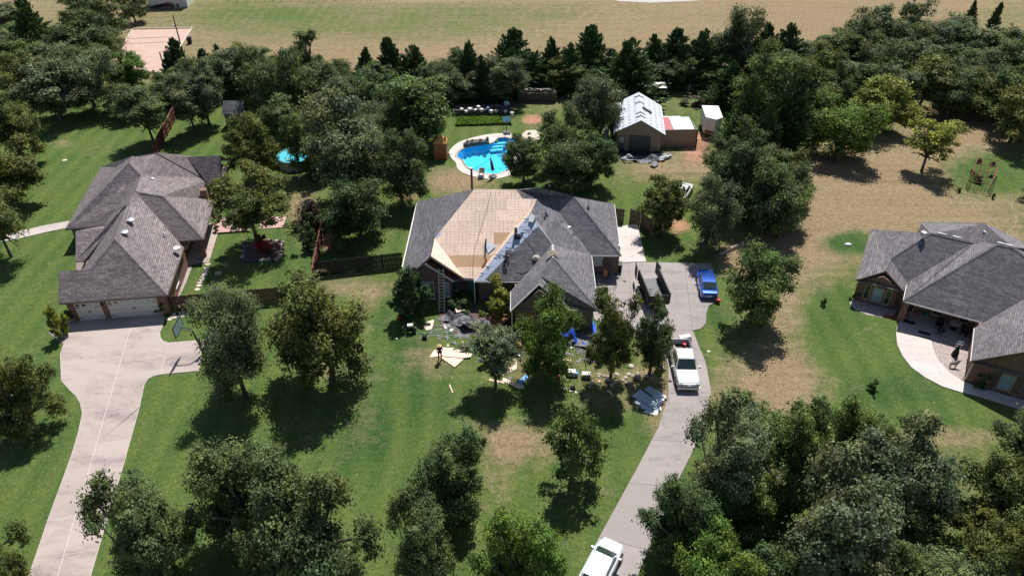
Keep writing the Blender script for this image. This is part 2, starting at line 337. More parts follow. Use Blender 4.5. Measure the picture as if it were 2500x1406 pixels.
# ------------------------------------------------------------------ ground
POOL = [(1116,383),(1119,374),(1128,366),(1140,361),(1160,357),(1175,354),(1192,352),(1205,349),(1209,343),(1214,339),(1228,337),(1246,339),(1262,343),(1266,355),(1258,370),(1250,385),(1247,400),(1240,412),(1228,420),(1212,425),(1190,424),(1165,418),(1145,410),(1136,402),(1133,394),(1125,389)]
DECK = [(1096,378),(1098,368),(1108,357),(1125,346),(1150,338),(1180,331),(1210,327),(1240,327),(1268,331),(1285,345),(1288,365),(1280,390),(1268,410),(1252,424),(1232,433),(1205,438),(1180,436),(1150,430),(1125,420),(1115,408),(1114,400),(1108,393)]
DRY = [(900,60,420,45,-.42),(620,25,220,28,-.3),(1250,28,260,22,-.22),(2480,40,160,40,-.4),(60,110,120,70,-.3),(155,352,26,11,.55),(240,365,60,20,.2),(1130,440,90,35,.55),(1100,455,60,30,.3),(1335,245,70,25,.55),(1310,300,60,20,.25),(1620,255,100,30,.2),(1650,400,110,40,.75),(1560,430,80,25,.25),(2000,480,230,120,.8),(1960,620,150,90,.48),(2220,480,220,100,.55),(2400,425,110,45,-.75),(2420,540,120,50,.35),(1860,950,150,90,.52),(1920,860,70,140,.4),(2072,590,75,28,-1.2),(2030,770,95,90,-.5),(2140,830,150,90,-.75),(2300,1010,180,50,-.5),(2300,1060,140,30,.55),(2115,806,26,14,.9),(860,700,110,28,.55),(905,735,40,25,.4),(1290,1090,95,45,.62),(1240,1060,60,40,.35),(1060,880,70,45,.42),(1210,1190,55,120,.36),(1330,880,200,50,.28),(1520,950,110,60,.5),(1600,900,40,120,.4),(1620,1010,40,60,.45),(780,900,60,25,.3),(2300,330,200,80,.5),(2420,290,120,60,.5),(1950,760,120,80,.35),(720,480,50,60,.45),(745,540,40,60,.4),(540,690,40,25,.15),(880,930,60,150,.15),(2450,640,150,60,.45),(1800,640,70,40,.5),(760,160,400,60,.2)]
DRY += [(x+dx, y, 6, 3, .5) for dx in (0, 26) for x, y in ((1395,95),(1398,85),(1402,75),(1407,65),(1412,55),(1419,46),(1428,37),(1440,28),(1456,20),(1475,14),(1500,9))]
DIRT = [(1300,292,34,16,.85),(1700,345,34,26,1.),(1695,385,50,30,.65),(2040,405,75,28,.6),(1965,345,30,50,.75),(2460,355,50,30,.4),(1890,585,55,20,.5),(796,575,15,45,1.1),(885,585,55,15,.25),(1645,555,50,25,.45),(1250,235,60,18,.5),(1660,545,40,25,.4),(1720,610,60,15,.35),(990,480,50,20,.6),(1590,900,50,18,.2),(250,65,80,14,.4),(1640,470,40,20,.3),(1090,335,40,22,.35),(1180,255,90,12,.3)]
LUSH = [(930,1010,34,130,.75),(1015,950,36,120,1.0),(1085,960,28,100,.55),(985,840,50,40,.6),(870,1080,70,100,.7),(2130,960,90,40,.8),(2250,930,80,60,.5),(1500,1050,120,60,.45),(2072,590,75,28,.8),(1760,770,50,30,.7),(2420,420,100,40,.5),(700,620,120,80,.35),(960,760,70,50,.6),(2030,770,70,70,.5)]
def axis(a, b, c, d, s): 
    m = list(np.arange(b, c+.01, s)); return np.array([a, a+(b-a)*.5, a+(b-a)*.8]+m+[c+(d-c)*.2, c+(d-c)*.5, d])
def inside(pts, poly):
    x, y = pts[:, 0], pts[:, 1]; r = np.zeros(len(pts), bool); n = len(poly)
    for i in range(n):
        x1, y1 = poly[i][0], poly[i][1]; x2, y2 = poly[(i+1) % n][0], poly[(i+1) % n][1]
        if y1 == y2: continue
        r ^= ((y1 > y) != (y2 > y)) & (x < (x2-x1)*(y-y1)/(y2-y1)+x1)
    return r
def make_ground():
    xs = axis(-900, -118, 118, 900, .8); ys = axis(-300, 18, 178, 1500, .8)
    X, Y = np.meshgrid(xs, ys); n, mcol = X.shape; v = np.stack([X.ravel(), Y.ravel(), np.zeros(X.size)], 1)
    d = v[:, 1]*CT+CAM_H*ST; up = v[:, 1]*ST-CAM_H*CT; d = np.maximum(d, 5)
    px = 1250+F_PX*v[:, 0]/d; py = 703-F_PX*up/d
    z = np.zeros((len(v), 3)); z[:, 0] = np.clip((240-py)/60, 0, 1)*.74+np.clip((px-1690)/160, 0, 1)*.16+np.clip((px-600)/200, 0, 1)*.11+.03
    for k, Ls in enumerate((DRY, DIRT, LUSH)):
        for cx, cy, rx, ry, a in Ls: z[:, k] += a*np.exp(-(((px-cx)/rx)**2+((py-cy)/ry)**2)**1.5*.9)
    i = np.arange(n*mcol).reshape(n, mcol)
    f = np.stack([i[:-1, :-1], i[:-1, 1:], i[1:, 1:], i[1:, :-1]], -1).reshape(-1, 4)
    pool = [W(*p) for p in POOL]; c = v[f].mean(1); keep = ~inside(c, [(p.x, p.y) for p in pool])
    mid = sum(pool, Vector())/len(pool); big = [(mid+(p-mid)*1.09) for p in pool]; keep &= ~inside(c, [(p.x, p.y) for p in big]); f = f[keep]
    me = bpy.data.meshes.new('ground'); me.from_pydata(v.tolist(), [], f.tolist())
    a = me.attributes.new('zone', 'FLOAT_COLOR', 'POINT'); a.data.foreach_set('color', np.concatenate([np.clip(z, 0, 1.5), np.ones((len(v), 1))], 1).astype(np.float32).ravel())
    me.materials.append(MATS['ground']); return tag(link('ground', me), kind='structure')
make_ground()

M('litter', (.15, .145, .145), .8, .9, 1.7)
M('joint_pale', (.54, .47, .44), .9, .15)
def slabs(name, outline, lines, mat, z=.02, h=.05, gap=.012, joint='concrete_new', px=True):
    out = [W(*p) for p in outline] if px else [Vector(p) for p in outline]
    base = MB(); base.prism([Vector((p.x, p.y, .004)) for p in out], (0, 0, z+h-.019)); root = struct(name, base, joint)
    for p in clip_slabs(out, [(W(*q[0]), W(*q[1]), len(q) > 2) for q in lines], h, z, gap):
        MB().prism([Vector((q.x, q.y, z)) for q in p], (0, 0, h)).build('concrete_slab', mat, root)
    return root
LDRIVE = [(118,812),(150,793),(172,775),(398,767),(402,775),(397,798),(391,812),(392,824),(399,833),(412,837),(500,830),(486,906),(392,915),(374,919),(361,927),(353,939),(341,996),(303,1133),(262,1270),(223,1404),(200,1490),(40,1490),(71,1404),(118,1266),(175,1110),(192,1053),(201,1010),(196,985),(185,967),(172,955),(150,930),(147,866),(156,840)]
slabs('driveway', LDRIVE, [((412,838),(393,914)),((180,946),(353,925)),((200,1018),(341,996)),((182,1093),(319,1070)),((150,1180),(293,1152)),((112,1272),(262,1241)),((80,1370),(236,1340)),((45,1480),(205,1445)),((327,774),(142,1404))], 'concrete', gap=.045, joint='joint_pale')
MDRIVE = [(1440,700),(1446,668),(1498,668),(1504,644),(1580,641),(1735,644),(1745,670),(1752,722),(1748,738),(1730,748),(1724,768),(1724,790),(1710,804),(1692,808),(1708,850),(1722,882),(1736,953),(1731,1001),(1700,1085),(1650,1185),(1588,1330),(1530,1470),(1385,1470),(1413,1404),(1465,1306),(1550,1152),(1607,1043),(1631,967),(1631,896),(1618,855),(1590,835),(1511,812),(1450,780)]
slabs('driveway', MDRIVE, [((1500,664),(1760,664)),((1600,808),(1700,807)),((1625,885),(1730,880)),((1631,960),(1740,960)),((1590,1075),(1720,1080)),((1535,1180),(1660,1190)),((1462,1312),(1588,1345)),((1440,716),(1640,716),1),((1535,644),(1548,820),1),((1614,664),(1622,808),1),((1671,640),(1690,808),1)], 'concrete_grey', gap=.02, joint='dark_stone')
slabs('side_path', [(1495,556),(1556,548),(1576,634),(1578,640),(1503,642)], [((1490,600),(1570,598))], 'concrete_bright')
slabs('side_path', [(-60,585),(40,568),(100,553),(165,541),(240,531),(245,543),(170,556),(104,570),(40,585),(-60,602)], [((40,560),(42,592)),((100,545),(104,578)),((165,535),(170,560))], 'concrete_new')
slabs('porch_slab', [(2207,742),(2187,808),(2275,828),(2388,854),(2402,798)], [], 'concrete_new')
slabs('front_walk', [(2187,811),(2190,842),(2203,870),(2225,898),(2258,922),(2300,944),(2345,958),(2380,966),(2440,984),(2560,1022),(2560,995),(2445,962),(2385,943),(2348,930),(2318,910),(2292,882),(2278,852),(2274,831)], [((2180,838),(2280,852),1),((2195,876),(2298,888),1),((2343,965),(2354,925),1)], 'concrete_bright')
gp = [W(*p) for p in [(2275,823),(2278,852),(2292,882),(2318,910),(2348,929),(2362,900),(2390,852)]]
struct('gravel_bed', MB().prism([Vector((p.x, p.y, .006)) for p in gp], (0, 0, .03)), 'gravel')
gp = [W(*p) for p in [(2074,742),(2090,758),(2120,770),(2150,775),(2180,770),(2200,750),(2190,720),(2090,715)]]
struct('flower_bed', MB().prism([Vector((p.x, p.y, .006)) for p in gp], (0, 0, .03)), 'gravel')
gp = [W(*p) for p in [(408,748),(425,720),(440,680),(452,650),(470,648),(455,690),(440,720),(424,748)]]
struct('gravel_strip', MB().prism([Vector((p.x, p.y, .006)) for p in gp], (0, 0, .03)), 'gravel')
sandp = [W(*p) for p in [(302,112),(324,73),(470,70),(436,124),(403,178),(330,182),(262,178)]]
struct('sand_court', MB().prism([Vector((p.x, p.y, .006)) for p in sandp], (0, 0, .03)), 'sand')
gp = [W(*p) for p in [(1480,-3),(1510,4),(1590,8),(1660,5),(1740,0),(1800,-9),(1760,-22),(1470,-22)]]
struct('gravel_lot', MB().prism([Vector((p.x, p.y, .006)) for p in gp], (0, 0, .03)), 'lot')
gp = [W(*p) for p in [(1070,758),(1075,795),(1110,812),(1180,820),(1250,815),(1250,760),(1160,750)]]
struct('mulch_bed', MB().prism([Vector((p.x, p.y, .005)) for p in gp], (0, 0, .02)), 'mulch')

# ------------------------------------------------------------------ house kit
def slope_plane(p0, e, m): 
    e = Vector(e); return (Vector(p0), Vector((-m*e.x, -m*e.y, 1)))
def on(px, py, pl): return onplane(px, py, *pl)
def facet(root, name, pts, mat, th=.12):
    return MB().prism([Vector(p) for p in pts], (0, 0, -th)).build(name, mat, root, uv='slope')
def ridge_cap(roof, a, b, mat, w=.30):
    a, b = Vector(a), Vector(b); d = b-a; s = d.cross(Vector((0, 0, 1))).normalized(); n = max(2, int(d.length/.42)); m = MB()
    for k in range(n):
        p, q = a+d*(k/n), a+d*((k+1.12)/n); up = Vector((0, 0, .055)); t = Vector((0, 0, .02))
        m.add([p-s*w/2+Vector((0, 0, -.05)), p+up, p+s*w/2+Vector((0, 0, -.05)), q-s*w/2+Vector((0, 0, -.06)), q+up-t, q+s*w/2+Vector((0, 0, -.06))], [(0, 1, 4, 3), (1, 2, 5, 4), (0, 2, 1)])
    return m.build('ridge_cap', mat, roof, uv='slope')
def gutter(root, pts, mat='gutter', name='gutter', w=.12, h=.15):
    m = MB()
    for a, b in zip(pts[:-1], pts[1:]): m.bar(Vector(a)-Vector((0, 0, .12)), Vector(b)-Vector((0, 0, .12)), w, h)
    return m.build(name, mat, root)
def walls(root, pts, z1, mat, z0=0, name='wall', closed=False):
    ps = list(pts)+([pts[0]] if closed else [])
    for a, b in zip(ps[:-1], ps[1:]):
        a, b = Vector((a[0], a[1], 0)), Vector((b[0], b[1], 0)); d = (b-a).normalized(); n = Vector((-d.y, d.x, 0))*.09
        m = MB(); m.prism([a-n+Vector((0, 0, z0)), b-n+Vector((0, 0, z0)), b+n+Vector((0, 0, z0)), a+n+Vector((0, 0, z0))], (0, 0, z1-z0)); m.build(name, mat, root, uv='wall')
def vplane(a, b):
    a, b = Vector((a[0], a[1], 0)), Vector((b[0], b[1], 0)); d = (b-a).normalized(); n = Vector((-d.y, d.x, 0))
    if n.y > 0: n = -n                                            # towards the camera
    return a+n*.09, n, Vector((-n.y, n.x, 0))
def window(root, a, b, x0, y0, x1, y1, frame='white_trim', pane='glass', cols=1, rows=2, name='window', fw=.07, sill=True):
    p, n, u = vplane(a, b); A = onplane(x0, y1, p, n); B = onplane(x1, y1, p, n); C = onplane((x0+x1)/2, y0, p, n)
    s0, s1 = sorted((A.dot(u), B.dot(u))); z0, z1 = max(.1, min(A.z, B.z)), C.z; o = p-u*p.dot(u); o.z = 0
    return window_at(root, o, u, n, s0, s1, z0, z1, frame, pane, cols, rows, name, fw, sill)
def window_at(root, o, u, n, s0, s1, z0, z1, frame='white_trim', pane='glass', cols=1, rows=2, name='window', fw=.07, sill=True):
    def pt(s, z, d): return o+u*s+n*d+Vector((0, 0, z))
    def plate(s0, s1, z0, z1, d0, d1): return MB().prism([pt(s0, z0, d0), pt(s1, z0, d0), pt(s1, z1, d0), pt(s0, z1, d0)], n*(d1-d0))
    m = MB()
    for a_, b_, c_, d_ in ((s0-fw, s0, z0-fw, z1+fw), (s1, s1+fw, z0-fw, z1+fw), (s0, s1, z1, z1+fw), (s0, s1, z0-fw, z0)):
        q = plate(a_, b_, c_, d_, .004, .06); m.add(q.v, q.f)
    w = m.build(name, frame, root)
    for i in range(cols):
        for j in range(rows):
            ds, dz = (s1-s0)/cols, (z1-z0)/rows; plate(s0+i*ds+.012, s0+(i+1)*ds-.012, z0+j*dz+.012, z0+(j+1)*dz-.012, .006, .03).build('pane', pane, w)
    for i in range(1, cols): plate(s0+i*(s1-s0)/cols-.012, s0+i*(s1-s0)/cols+.012, z0, z1, .004, .042).build('glazing_bar', frame, w)
    for j in range(1, rows): plate(s0, s1, z0+j*(z1-z0)/rows-.015, z0+j*(z1-z0)/rows+.015, .003, .045).build('glazing_bar', frame, w)
    if sill: plate(s0-.12, s1+.12, z0-fw-.08, z0-fw-.005, .004, .12).build('sill', frame, w)
    return w
def roof_vent(root, px, py, pl, mat='alum', r=.32):
    c = on(px, py, pl); m = MB(); m.lathe([(r*.6, -.2), (r*.6, .02), (r*1.15, .04), (r*1.12, .08), (r*.6, .14), (.02, .16)], c, 16)
    return m.build('roof_vent', mat, root, smooth=False)
def pipe_vent(root, px, py, pl, h=.5, r=.06, mat='alum', cap=True):
    c = on(px, py, pl); m = MB(); m.lathe([(r*3, -.1), (r*2.6, .04), (r, .1), (r, h), (r*.9, h)], c, 10)
    if cap: m.lathe([(r*1.8, h), (r*1.8, h+.12), (r*.4, h+.17)], c, 10)
    return m.build('vent_pipe', mat, root)
def back_fill(root, pts, mat): return MB().prism([Vector(p) for p in pts], (0, 0, -.1)).build('rear_roof', mat, root, uv='slope')

# ------------------------------------------------------------------ centre house (being re-roofed)
def c4(x, y): return (960+x/4.393, 440+y/4.393)
def centre_house():
    R = thing('brick_house', 'brick house having its roof replaced, bare board sheathing in the middle of its roof', 'house', (0, 64, 0))
    def V(x, y, z): return W(*c4(x, y), z)
    A, B = V(255, 232, 2.8), V(96, 925, 2.8); R1, R2 = V(870, 97, 8.3), V(1320, 100, 8.3); G1, G2 = V(445, 625, 5.2), V(405, 812, 5.2)
    Vb, inn = V(770, 1052, 2.8), V(868, 1057, 2.8); Mn = (inn, Vector((0, -(8.3-2.8)/(R1.y-inn.y), 1)))
    Vc, V1 = on(*c4(1385, 198), Mn), on(*c4(1540, 205), Mn); F2l = V(880, 1078, 2.8); h1 = V(1475, 345, 7.15); vc2 = V(1392, 1085, 2.8); f2n = (h1-F2l).cross(vc2-F2l).normalized(); ap = on(*c4(1710, 690), (F2l, f2n)); ap2 = V(1715, 830, 5.75)
    L4a, L4b = V(1265, 1185, 2.8), V(1260, 1398, 2.7); sg, sg2 = V(1570, 1020, 4.95), V(1565, 1112, 4.95)
    FR = W(1461, 758, 2.8); Ra = V(2125, 802, 2.8); f3a, f3b = V(1640, 175, 6.7), V(1940, 180, 6.7); F3r, RR = V(2440, 802, 2.8), V(2370, 255, 2.8); bk = V(1555, 80, 8.35); c0 = V(1352, 110, 8.25)
    LP = V(345, 892, 4.55); LB = V(110, 985, 2.75); C = V(238, 962, 3.85); LR = V(650, 1080, 2.65)
    S = 'shingle'
    lf = facet(R, 'roof_slope', [A, R1, G1, G2, C, LP, LB], S); deck = facet(R, 'roof_deck', [inn, V1, Vc, R2, R1, G1, Vb], 'lumber')
    og = facet(R, 'roof_deck', [G1, Vb, G2], 'lumber')
    rs = facet(R, 'roof_slope', [R2, Vc, V1, h1, ap, ap2, FR, Ra, f3a, c0], S); facet(R, 'roof_slope', [bk, c0, f3a, f3b], S)
    st = facet(R, 'roof_deck', [inn, F2l, h1, V1], 'osb'); f2 = facet(R, 'roof_slope', [F2l, vc2, ap, h1], 'under')
    l4 = facet(R, 'roof_slope', [L4a, vc2, ap, ap2, sg, sg2, L4b], S)
    Wp = Vector((5.2, 54.4, 2.8)); W2 = Vector((5.3, 53.4, 2.7)); facet(R, 'roof_slope', [ap2, FR, Wp, sg], S); facet(R, 'roof_slope', [sg, Wp, W2, sg2], S)
    f3 = facet(R, 'roof_slope', [Ra, F3r, f3b, f3a], S); facet(R, 'roof_slope', [F3r, RR, f3b], S)
    rear = Vector((2.5, 73.0, 2.8)); back_fill(R, [A, R1, R2, c0, bk, RR], S)
    # shingled part of the half-papered slope: stepped courses
    n = (h1-F2l).cross(vc2-F2l).normalized(); n = n if n.z > 0 else -n
    e0, e1 = on(*c4(990, 1066), (F2l, n)), on(*c4(1555, 497), (F2l, n)); up = n*.018
    pts = [e0]; k = 34
    for i in range(k):
        a, b = e0.lerp(e1, i/k), e0.lerp(e1, (i+1)/k); pts += [Vector((a.x, b.y, b.z)), b] if i % 2 == 0 else [Vector((a.x+.05, b.y, b.z)), b]
    edge = ap+(vc2-ap)*.985
    sh = MB().prism([p+up*.2 for p in pts+[ap+(h1-ap)*.02, edge, on(*c4(1010, 1078), (F2l, n))+Vector((.1, 0, 0))]], up).build('shingle_courses', S, f2, uv='slope')
    # underlayment lap lines and printed letters
    xa = Vector((1, 0, 0)); ya = n.cross(xa).normalized(); 
    for lx, ly in ((1450, 545), (1262, 738), (1140, 812), (1018, 940), (945, 1010), (1440, 430)):
        p = on(*c4(lx, ly), (F2l, n)); cu = bpy.data.curves.new('lettering', 'FONT'); cu.body = 'ABC'; cu.size = .62; cu.align_x = 'CENTER'; cu.align_y = 'CENTER'
        if lx in (1018, 945): cu.body = 'A' if lx == 1018 else 'C'
        if lx == 1440: cu.body = 'BC'
        to = bpy.data.objects.new('lettering', cu); me = bpy.data.meshes.new_from_object(to.evaluated_get(bpy.context.evaluated_depsgraph_get()) if False else to); bpy.data.objects.remove(to)
        me.materials.clear(); me.materials.append(MATS['letter']); o = link('lettering', me, f2)
        rot = Matrix((-xa, -ya, n)).transposed().to_4x4(); o.matrix_local = Matrix.Translation(p+n*.012-world_off(R)) @ rot
    for f in (.1, .2, .32, .42, .55, .65, .78, .9):
        a = F2l.lerp(h1, f); b = a+Vector((1.3, 0, 0)); MB().bar(a+n*.006+Vector((.06, 0, 0)), b+n*.006, .03, .006).build('lap_line', 'letter', f2)
    # OSB sheets on the bare deck
    n = Mn[1].normalized(); xa = Vector((1, 0, 0)); ya = n.cross(xa); poly = [inn, V1, Vc, R2, R1, G1, Vb]; o = inn
    def sheets(parent, poly, o, n, xa, ya, aged, seed, wid=2.44, hei=1.22):
        r = random.Random(seed); P2 = [((p-o).dot(xa), (p-o).dot(ya)) for p in poly]; us = [p[0] for p in P2]; vv = [p[1] for p in P2]; row = 0; v = min(vv)
        while v < max(vv):
            u = min(us)-wid*(.5 if row % 2 else .0)-r.random()*.3
            while u < max(us):
                bm = bmesh.new(); bm.faces.new([bm.verts.new((a, b, 0)) for a, b in P2])
                for co, no in (((u+.004, 0, 0), (-1, 0, 0)), ((u+wid-.004, 0, 0), (1, 0, 0)), ((0, v+.004, 0), (0, -1, 0)), ((0, v+hei-.004, 0), (0, 1, 0))):
                    bmesh.ops.bisect_plane(bm, geom=bm.verts[:]+bm.edges[:]+bm.faces[:], plane_co=co, plane_no=no, clear_outer=True)
                for f in bm.faces:
                    if f.calc_area() < .02: continue
                    q = [o+xa*w.co.x+ya*w.co.y+n*(.004+r.random()*.006) for w in f.verts]; c = sum(q, Vector())/len(q); cp = pix(*c)
                    ag = any(abs(cp[0]-ax) < 24 and abs(cp[1]-ay) < 13 for ax, ay in aged)
                    s = MB().prism(q, n*.014).build('sheathing_board', 'osb_aged' if ag else 'osb', parent, uv=(xa, ya))
                    if ag: s['label'] = 'older brown sheathing board'
                bm.free(); u += wid
            v += hei; row += 1
    sheets(deck, poly, o, n, xa, ya, [(1205, 575), (1147, 637)], 3)
    n2 = (Vb-G1).cross(G2-G1).normalized(); n2 = n2 if n2.z > 0 else -n2; ya2 = Vector((0, 1, 0)); xa2 = ya2.cross(n2).normalized(); sheets(og, [G1, Vb, G2], G2, n2, xa2, n2.cross(xa2), [], 5)
    # paper peak left on the deck at the hip
    q = [on(*c4(448, 620), Mn), on(*c4(500, 550), Mn), on(*c4(515, 590), Mn), on(*c4(470, 612), Mn)]
    MB().prism([p+n*.02 for p in q], n*.01).build('paper_flap', 'under', deck)
    # lower front gable stripped to its boards, trim
    d = Vector((0, .9, 0)); MB().prism([LP, LR, LR+d, LP+d], (0, 0, -.05)).build('roof_deck', 'lumber_brown', R)
    MB().bar(LP-Vector((0, .05, .06)), LR-Vector((0, .05, .06)), .07, .16).build('rake_trim', 'white_trim', R); MB().bar(LB-Vector((0, .05, .06)), LP-Vector((0, .05, .06)), .07, .16).build('rake_trim', 'fascia_brown', R)
    MB().bar(G2-Vector((0, .04, .1)), Vb-Vector((0, .04, .1)), .06, .2).build('rake_trim', 'lumber', R); MB().bar(C-Vector((0, .04, .1)), G2-Vector((0, .04, .1)), .06, .2).build('rake_trim', 'fascia_brown', R)
    for t in (.25, .5, .75):
        a = G2.lerp(Vb, t); MB().bar(a+Vector((0, .5, -.25)), Vector((a.x-.1, a.y+.5, 2.5)), .09, .09).build('stud', 'lumber_brown', R)
    MB().prism([G2+Vector((0, .7, -.3)), Vb+Vector((0, .7, -.2)), Vector((C.x, C.y+.7, 2.6))], (0, .06, 0)).build('gable_wall', 'cedar_fence', R)  # dark-coloured face stands in for the shaded opening under the upper gable
    gutter(R, [A, B]); gutter(R, [Vb, inn, F2l, vc2]); gutter(R, [L4a, L4b]); gutter(R, [FR, Ra, F3r, RR]); 
    MB().bar(L4b-Vector((0, .04, .05)), sg2-Vector((0, .04, .05)), .06, .16).build('rake_trim', 'white_trim', R); MB().bar(sg2-Vector((0, .04, .05)), W2-Vector((0, .04, .05)), .06, .16).build('rake_trim', 'white_trim', R)
    for a, b in ((ap2, FR), (f3b, F3r)): ridge_cap(R, a, b, S)
    for a, b in ((ap2, ap), (h1, ap)): ridge_cap(R, a, b, 'gutter', .22)
    # flattened soffit under the eaves
    so = [A, B, LB, Vector((LR.x, LR.y, 2.6)), Vb, inn, F2l, vc2, L4a, L4b, W2, FR, Ra, F3r, RR]
    MB().prism([Vector((p.x*.985, 64+(p.y-64)*.985, 2.52)) for p in so], (0, 0, .05)).build('soffit', 'soffit', R)
    y1 = LR.y+.45; xl, xr = B.x+.4, LR.x-.3
    ws = [(xl, 72.6), (xl, y1), (xr, y1), (xr, 60.1), (-3.2, 60.1), (-3.2, 58.35), (.35, 58.35), (.35, 53.8), (7.5, 53.8), (7.5, 62.85), (11.0, 62.85), (11.0, 72.4), (xl, 72.6)]
    walls(R, ws, 2.62, 'brick_dark')
    MB().prism([Vector((xl, y1-.09, 2.6)), Vector((xr, y1-.09, 2.6)), Vector((LP.x, y1-.09, LP.z-.25))], (0, .15, 0)).build('gable_wall', 'brick_dark', R, uv='wall')
    MB().prism([Vector((.35, 53.7, 2.6)), Vector((5.0, 53.7, 2.6)), Vector((sg2.x, 53.9, 4.6))], (0, .15, 0)).build('gable_wall', 'brick_dark', R, uv='wall')
    window(R, ws[1], ws[2], 1029, 689, 1061, 727, 'white_trim', 'pale_glass', 5, 6, fw=.05)
    window(R, ws[1], ws[2], 1088, 690, 1097, 722, 'white_trim', 'pale_glass', 1, 3, fw=.05)
    wd_ = window(R, ws[3], ws[4], 1106, 690, 1118, 716, 'white_trim', 'teal_glass', 1, 1, 'side_light', .05)
    dr = window(R, ws[3], ws[4], 1146, 688, 1160, 728, 'teal', 'teal_glass', 1, 1, 'front_door', .06, False); MB().box(dr_c := on(1148, 712, (Vector((0, 60.0, 0)), Vector((0, -1, 0)))), (.05, .1, .12)).build('handle', 'steel', dr)
    window(R, ws[9], ws[10], 1447, 624, 1468, 645, 'white_trim', 'pale_glass', 1, 2)
    window(R, ws[7], ws[8], 1395, 765, 1412, 800, 'white_trim', 'glass', 1, 2)
    MB().prism([Vector((-8.1, y1-.13, .1)), Vector((-7.7, y1-.13, .1)), Vector((-7.7, y1-.13, 2.2)), Vector((-8.1, y1-.13, 2.2))], (0, .03, 0)).build('shutter', 'fascia_brown', R)
    MB().tube([F2l-Vector((.1, .05, .1)), Vector((F2l.x-.1, F2l.y-.02, .1))], .05, 8).build('porch_post', 'white_trim', R)
    MB().tube([L4b+Vector((.1, .1, -.1)), Vector((L4b.x+.15, L4b.y+.1, .1))], .05, 8).build('downspout', 'white_trim', R)
    pipe_vent(R, *c4(1672, 155), (bk, Vector((0, 0, 1))), .9, .07, 'dark_steel'); pipe_vent(R, *c4(2092, 300), (f3b, Vector((.7, 0, 1))), .35, .05, 'dark_steel', False)
    sat = on(*c4(2425, 720), (F3r, Vector((.75, 0, 1)))); MB().lathe([(.02, 0), (.2, .03), (.3, .1), (.28, .1), (.02, .05)], sat+Vector((.15, 0, .2)), 12).build('satellite_dish', 'white_plastic', R)
    for x, y, a in ((1790, 445, .3), (1880, 505, .5), (1925, 575, .9)):
        p = on(*c4(x, y), (f3a, Vector((.55, -.3, 1)))); MB().box(p+Vector((0, -.1, .1)), (.45, .3, .02), a).build('flashing', 'gutter' if x == 1880 else 'dark_steel', R)
    for i, (x, y) in enumerate(((1708, 790), (1712, 775), (1712, 760))): 
        p = W(*c4(x, y), 5.85+.05*i); q = MB(); q.add([p+Vector((-.55, -.15, -.3)), p+Vector((0, -.15, .08)), p+Vector((.55, -.15, -.3)), p+Vector((-.55, .15, -.3)), p+Vector((0, .15, .08)), p+Vector((.55, .15, -.3))], [(0, 1, 4, 3), (1, 2, 5, 4), (0, 3, 4, 1), (1, 4, 5, 2)]); q.build('ridge_cap', 'stone_pale', R)
    return dict(R=R, Mn=Mn, F2=(F2l, (h1-F2l).cross(vc2-F2l).normalized()), V=V, y1=y1)
CH = centre_house()

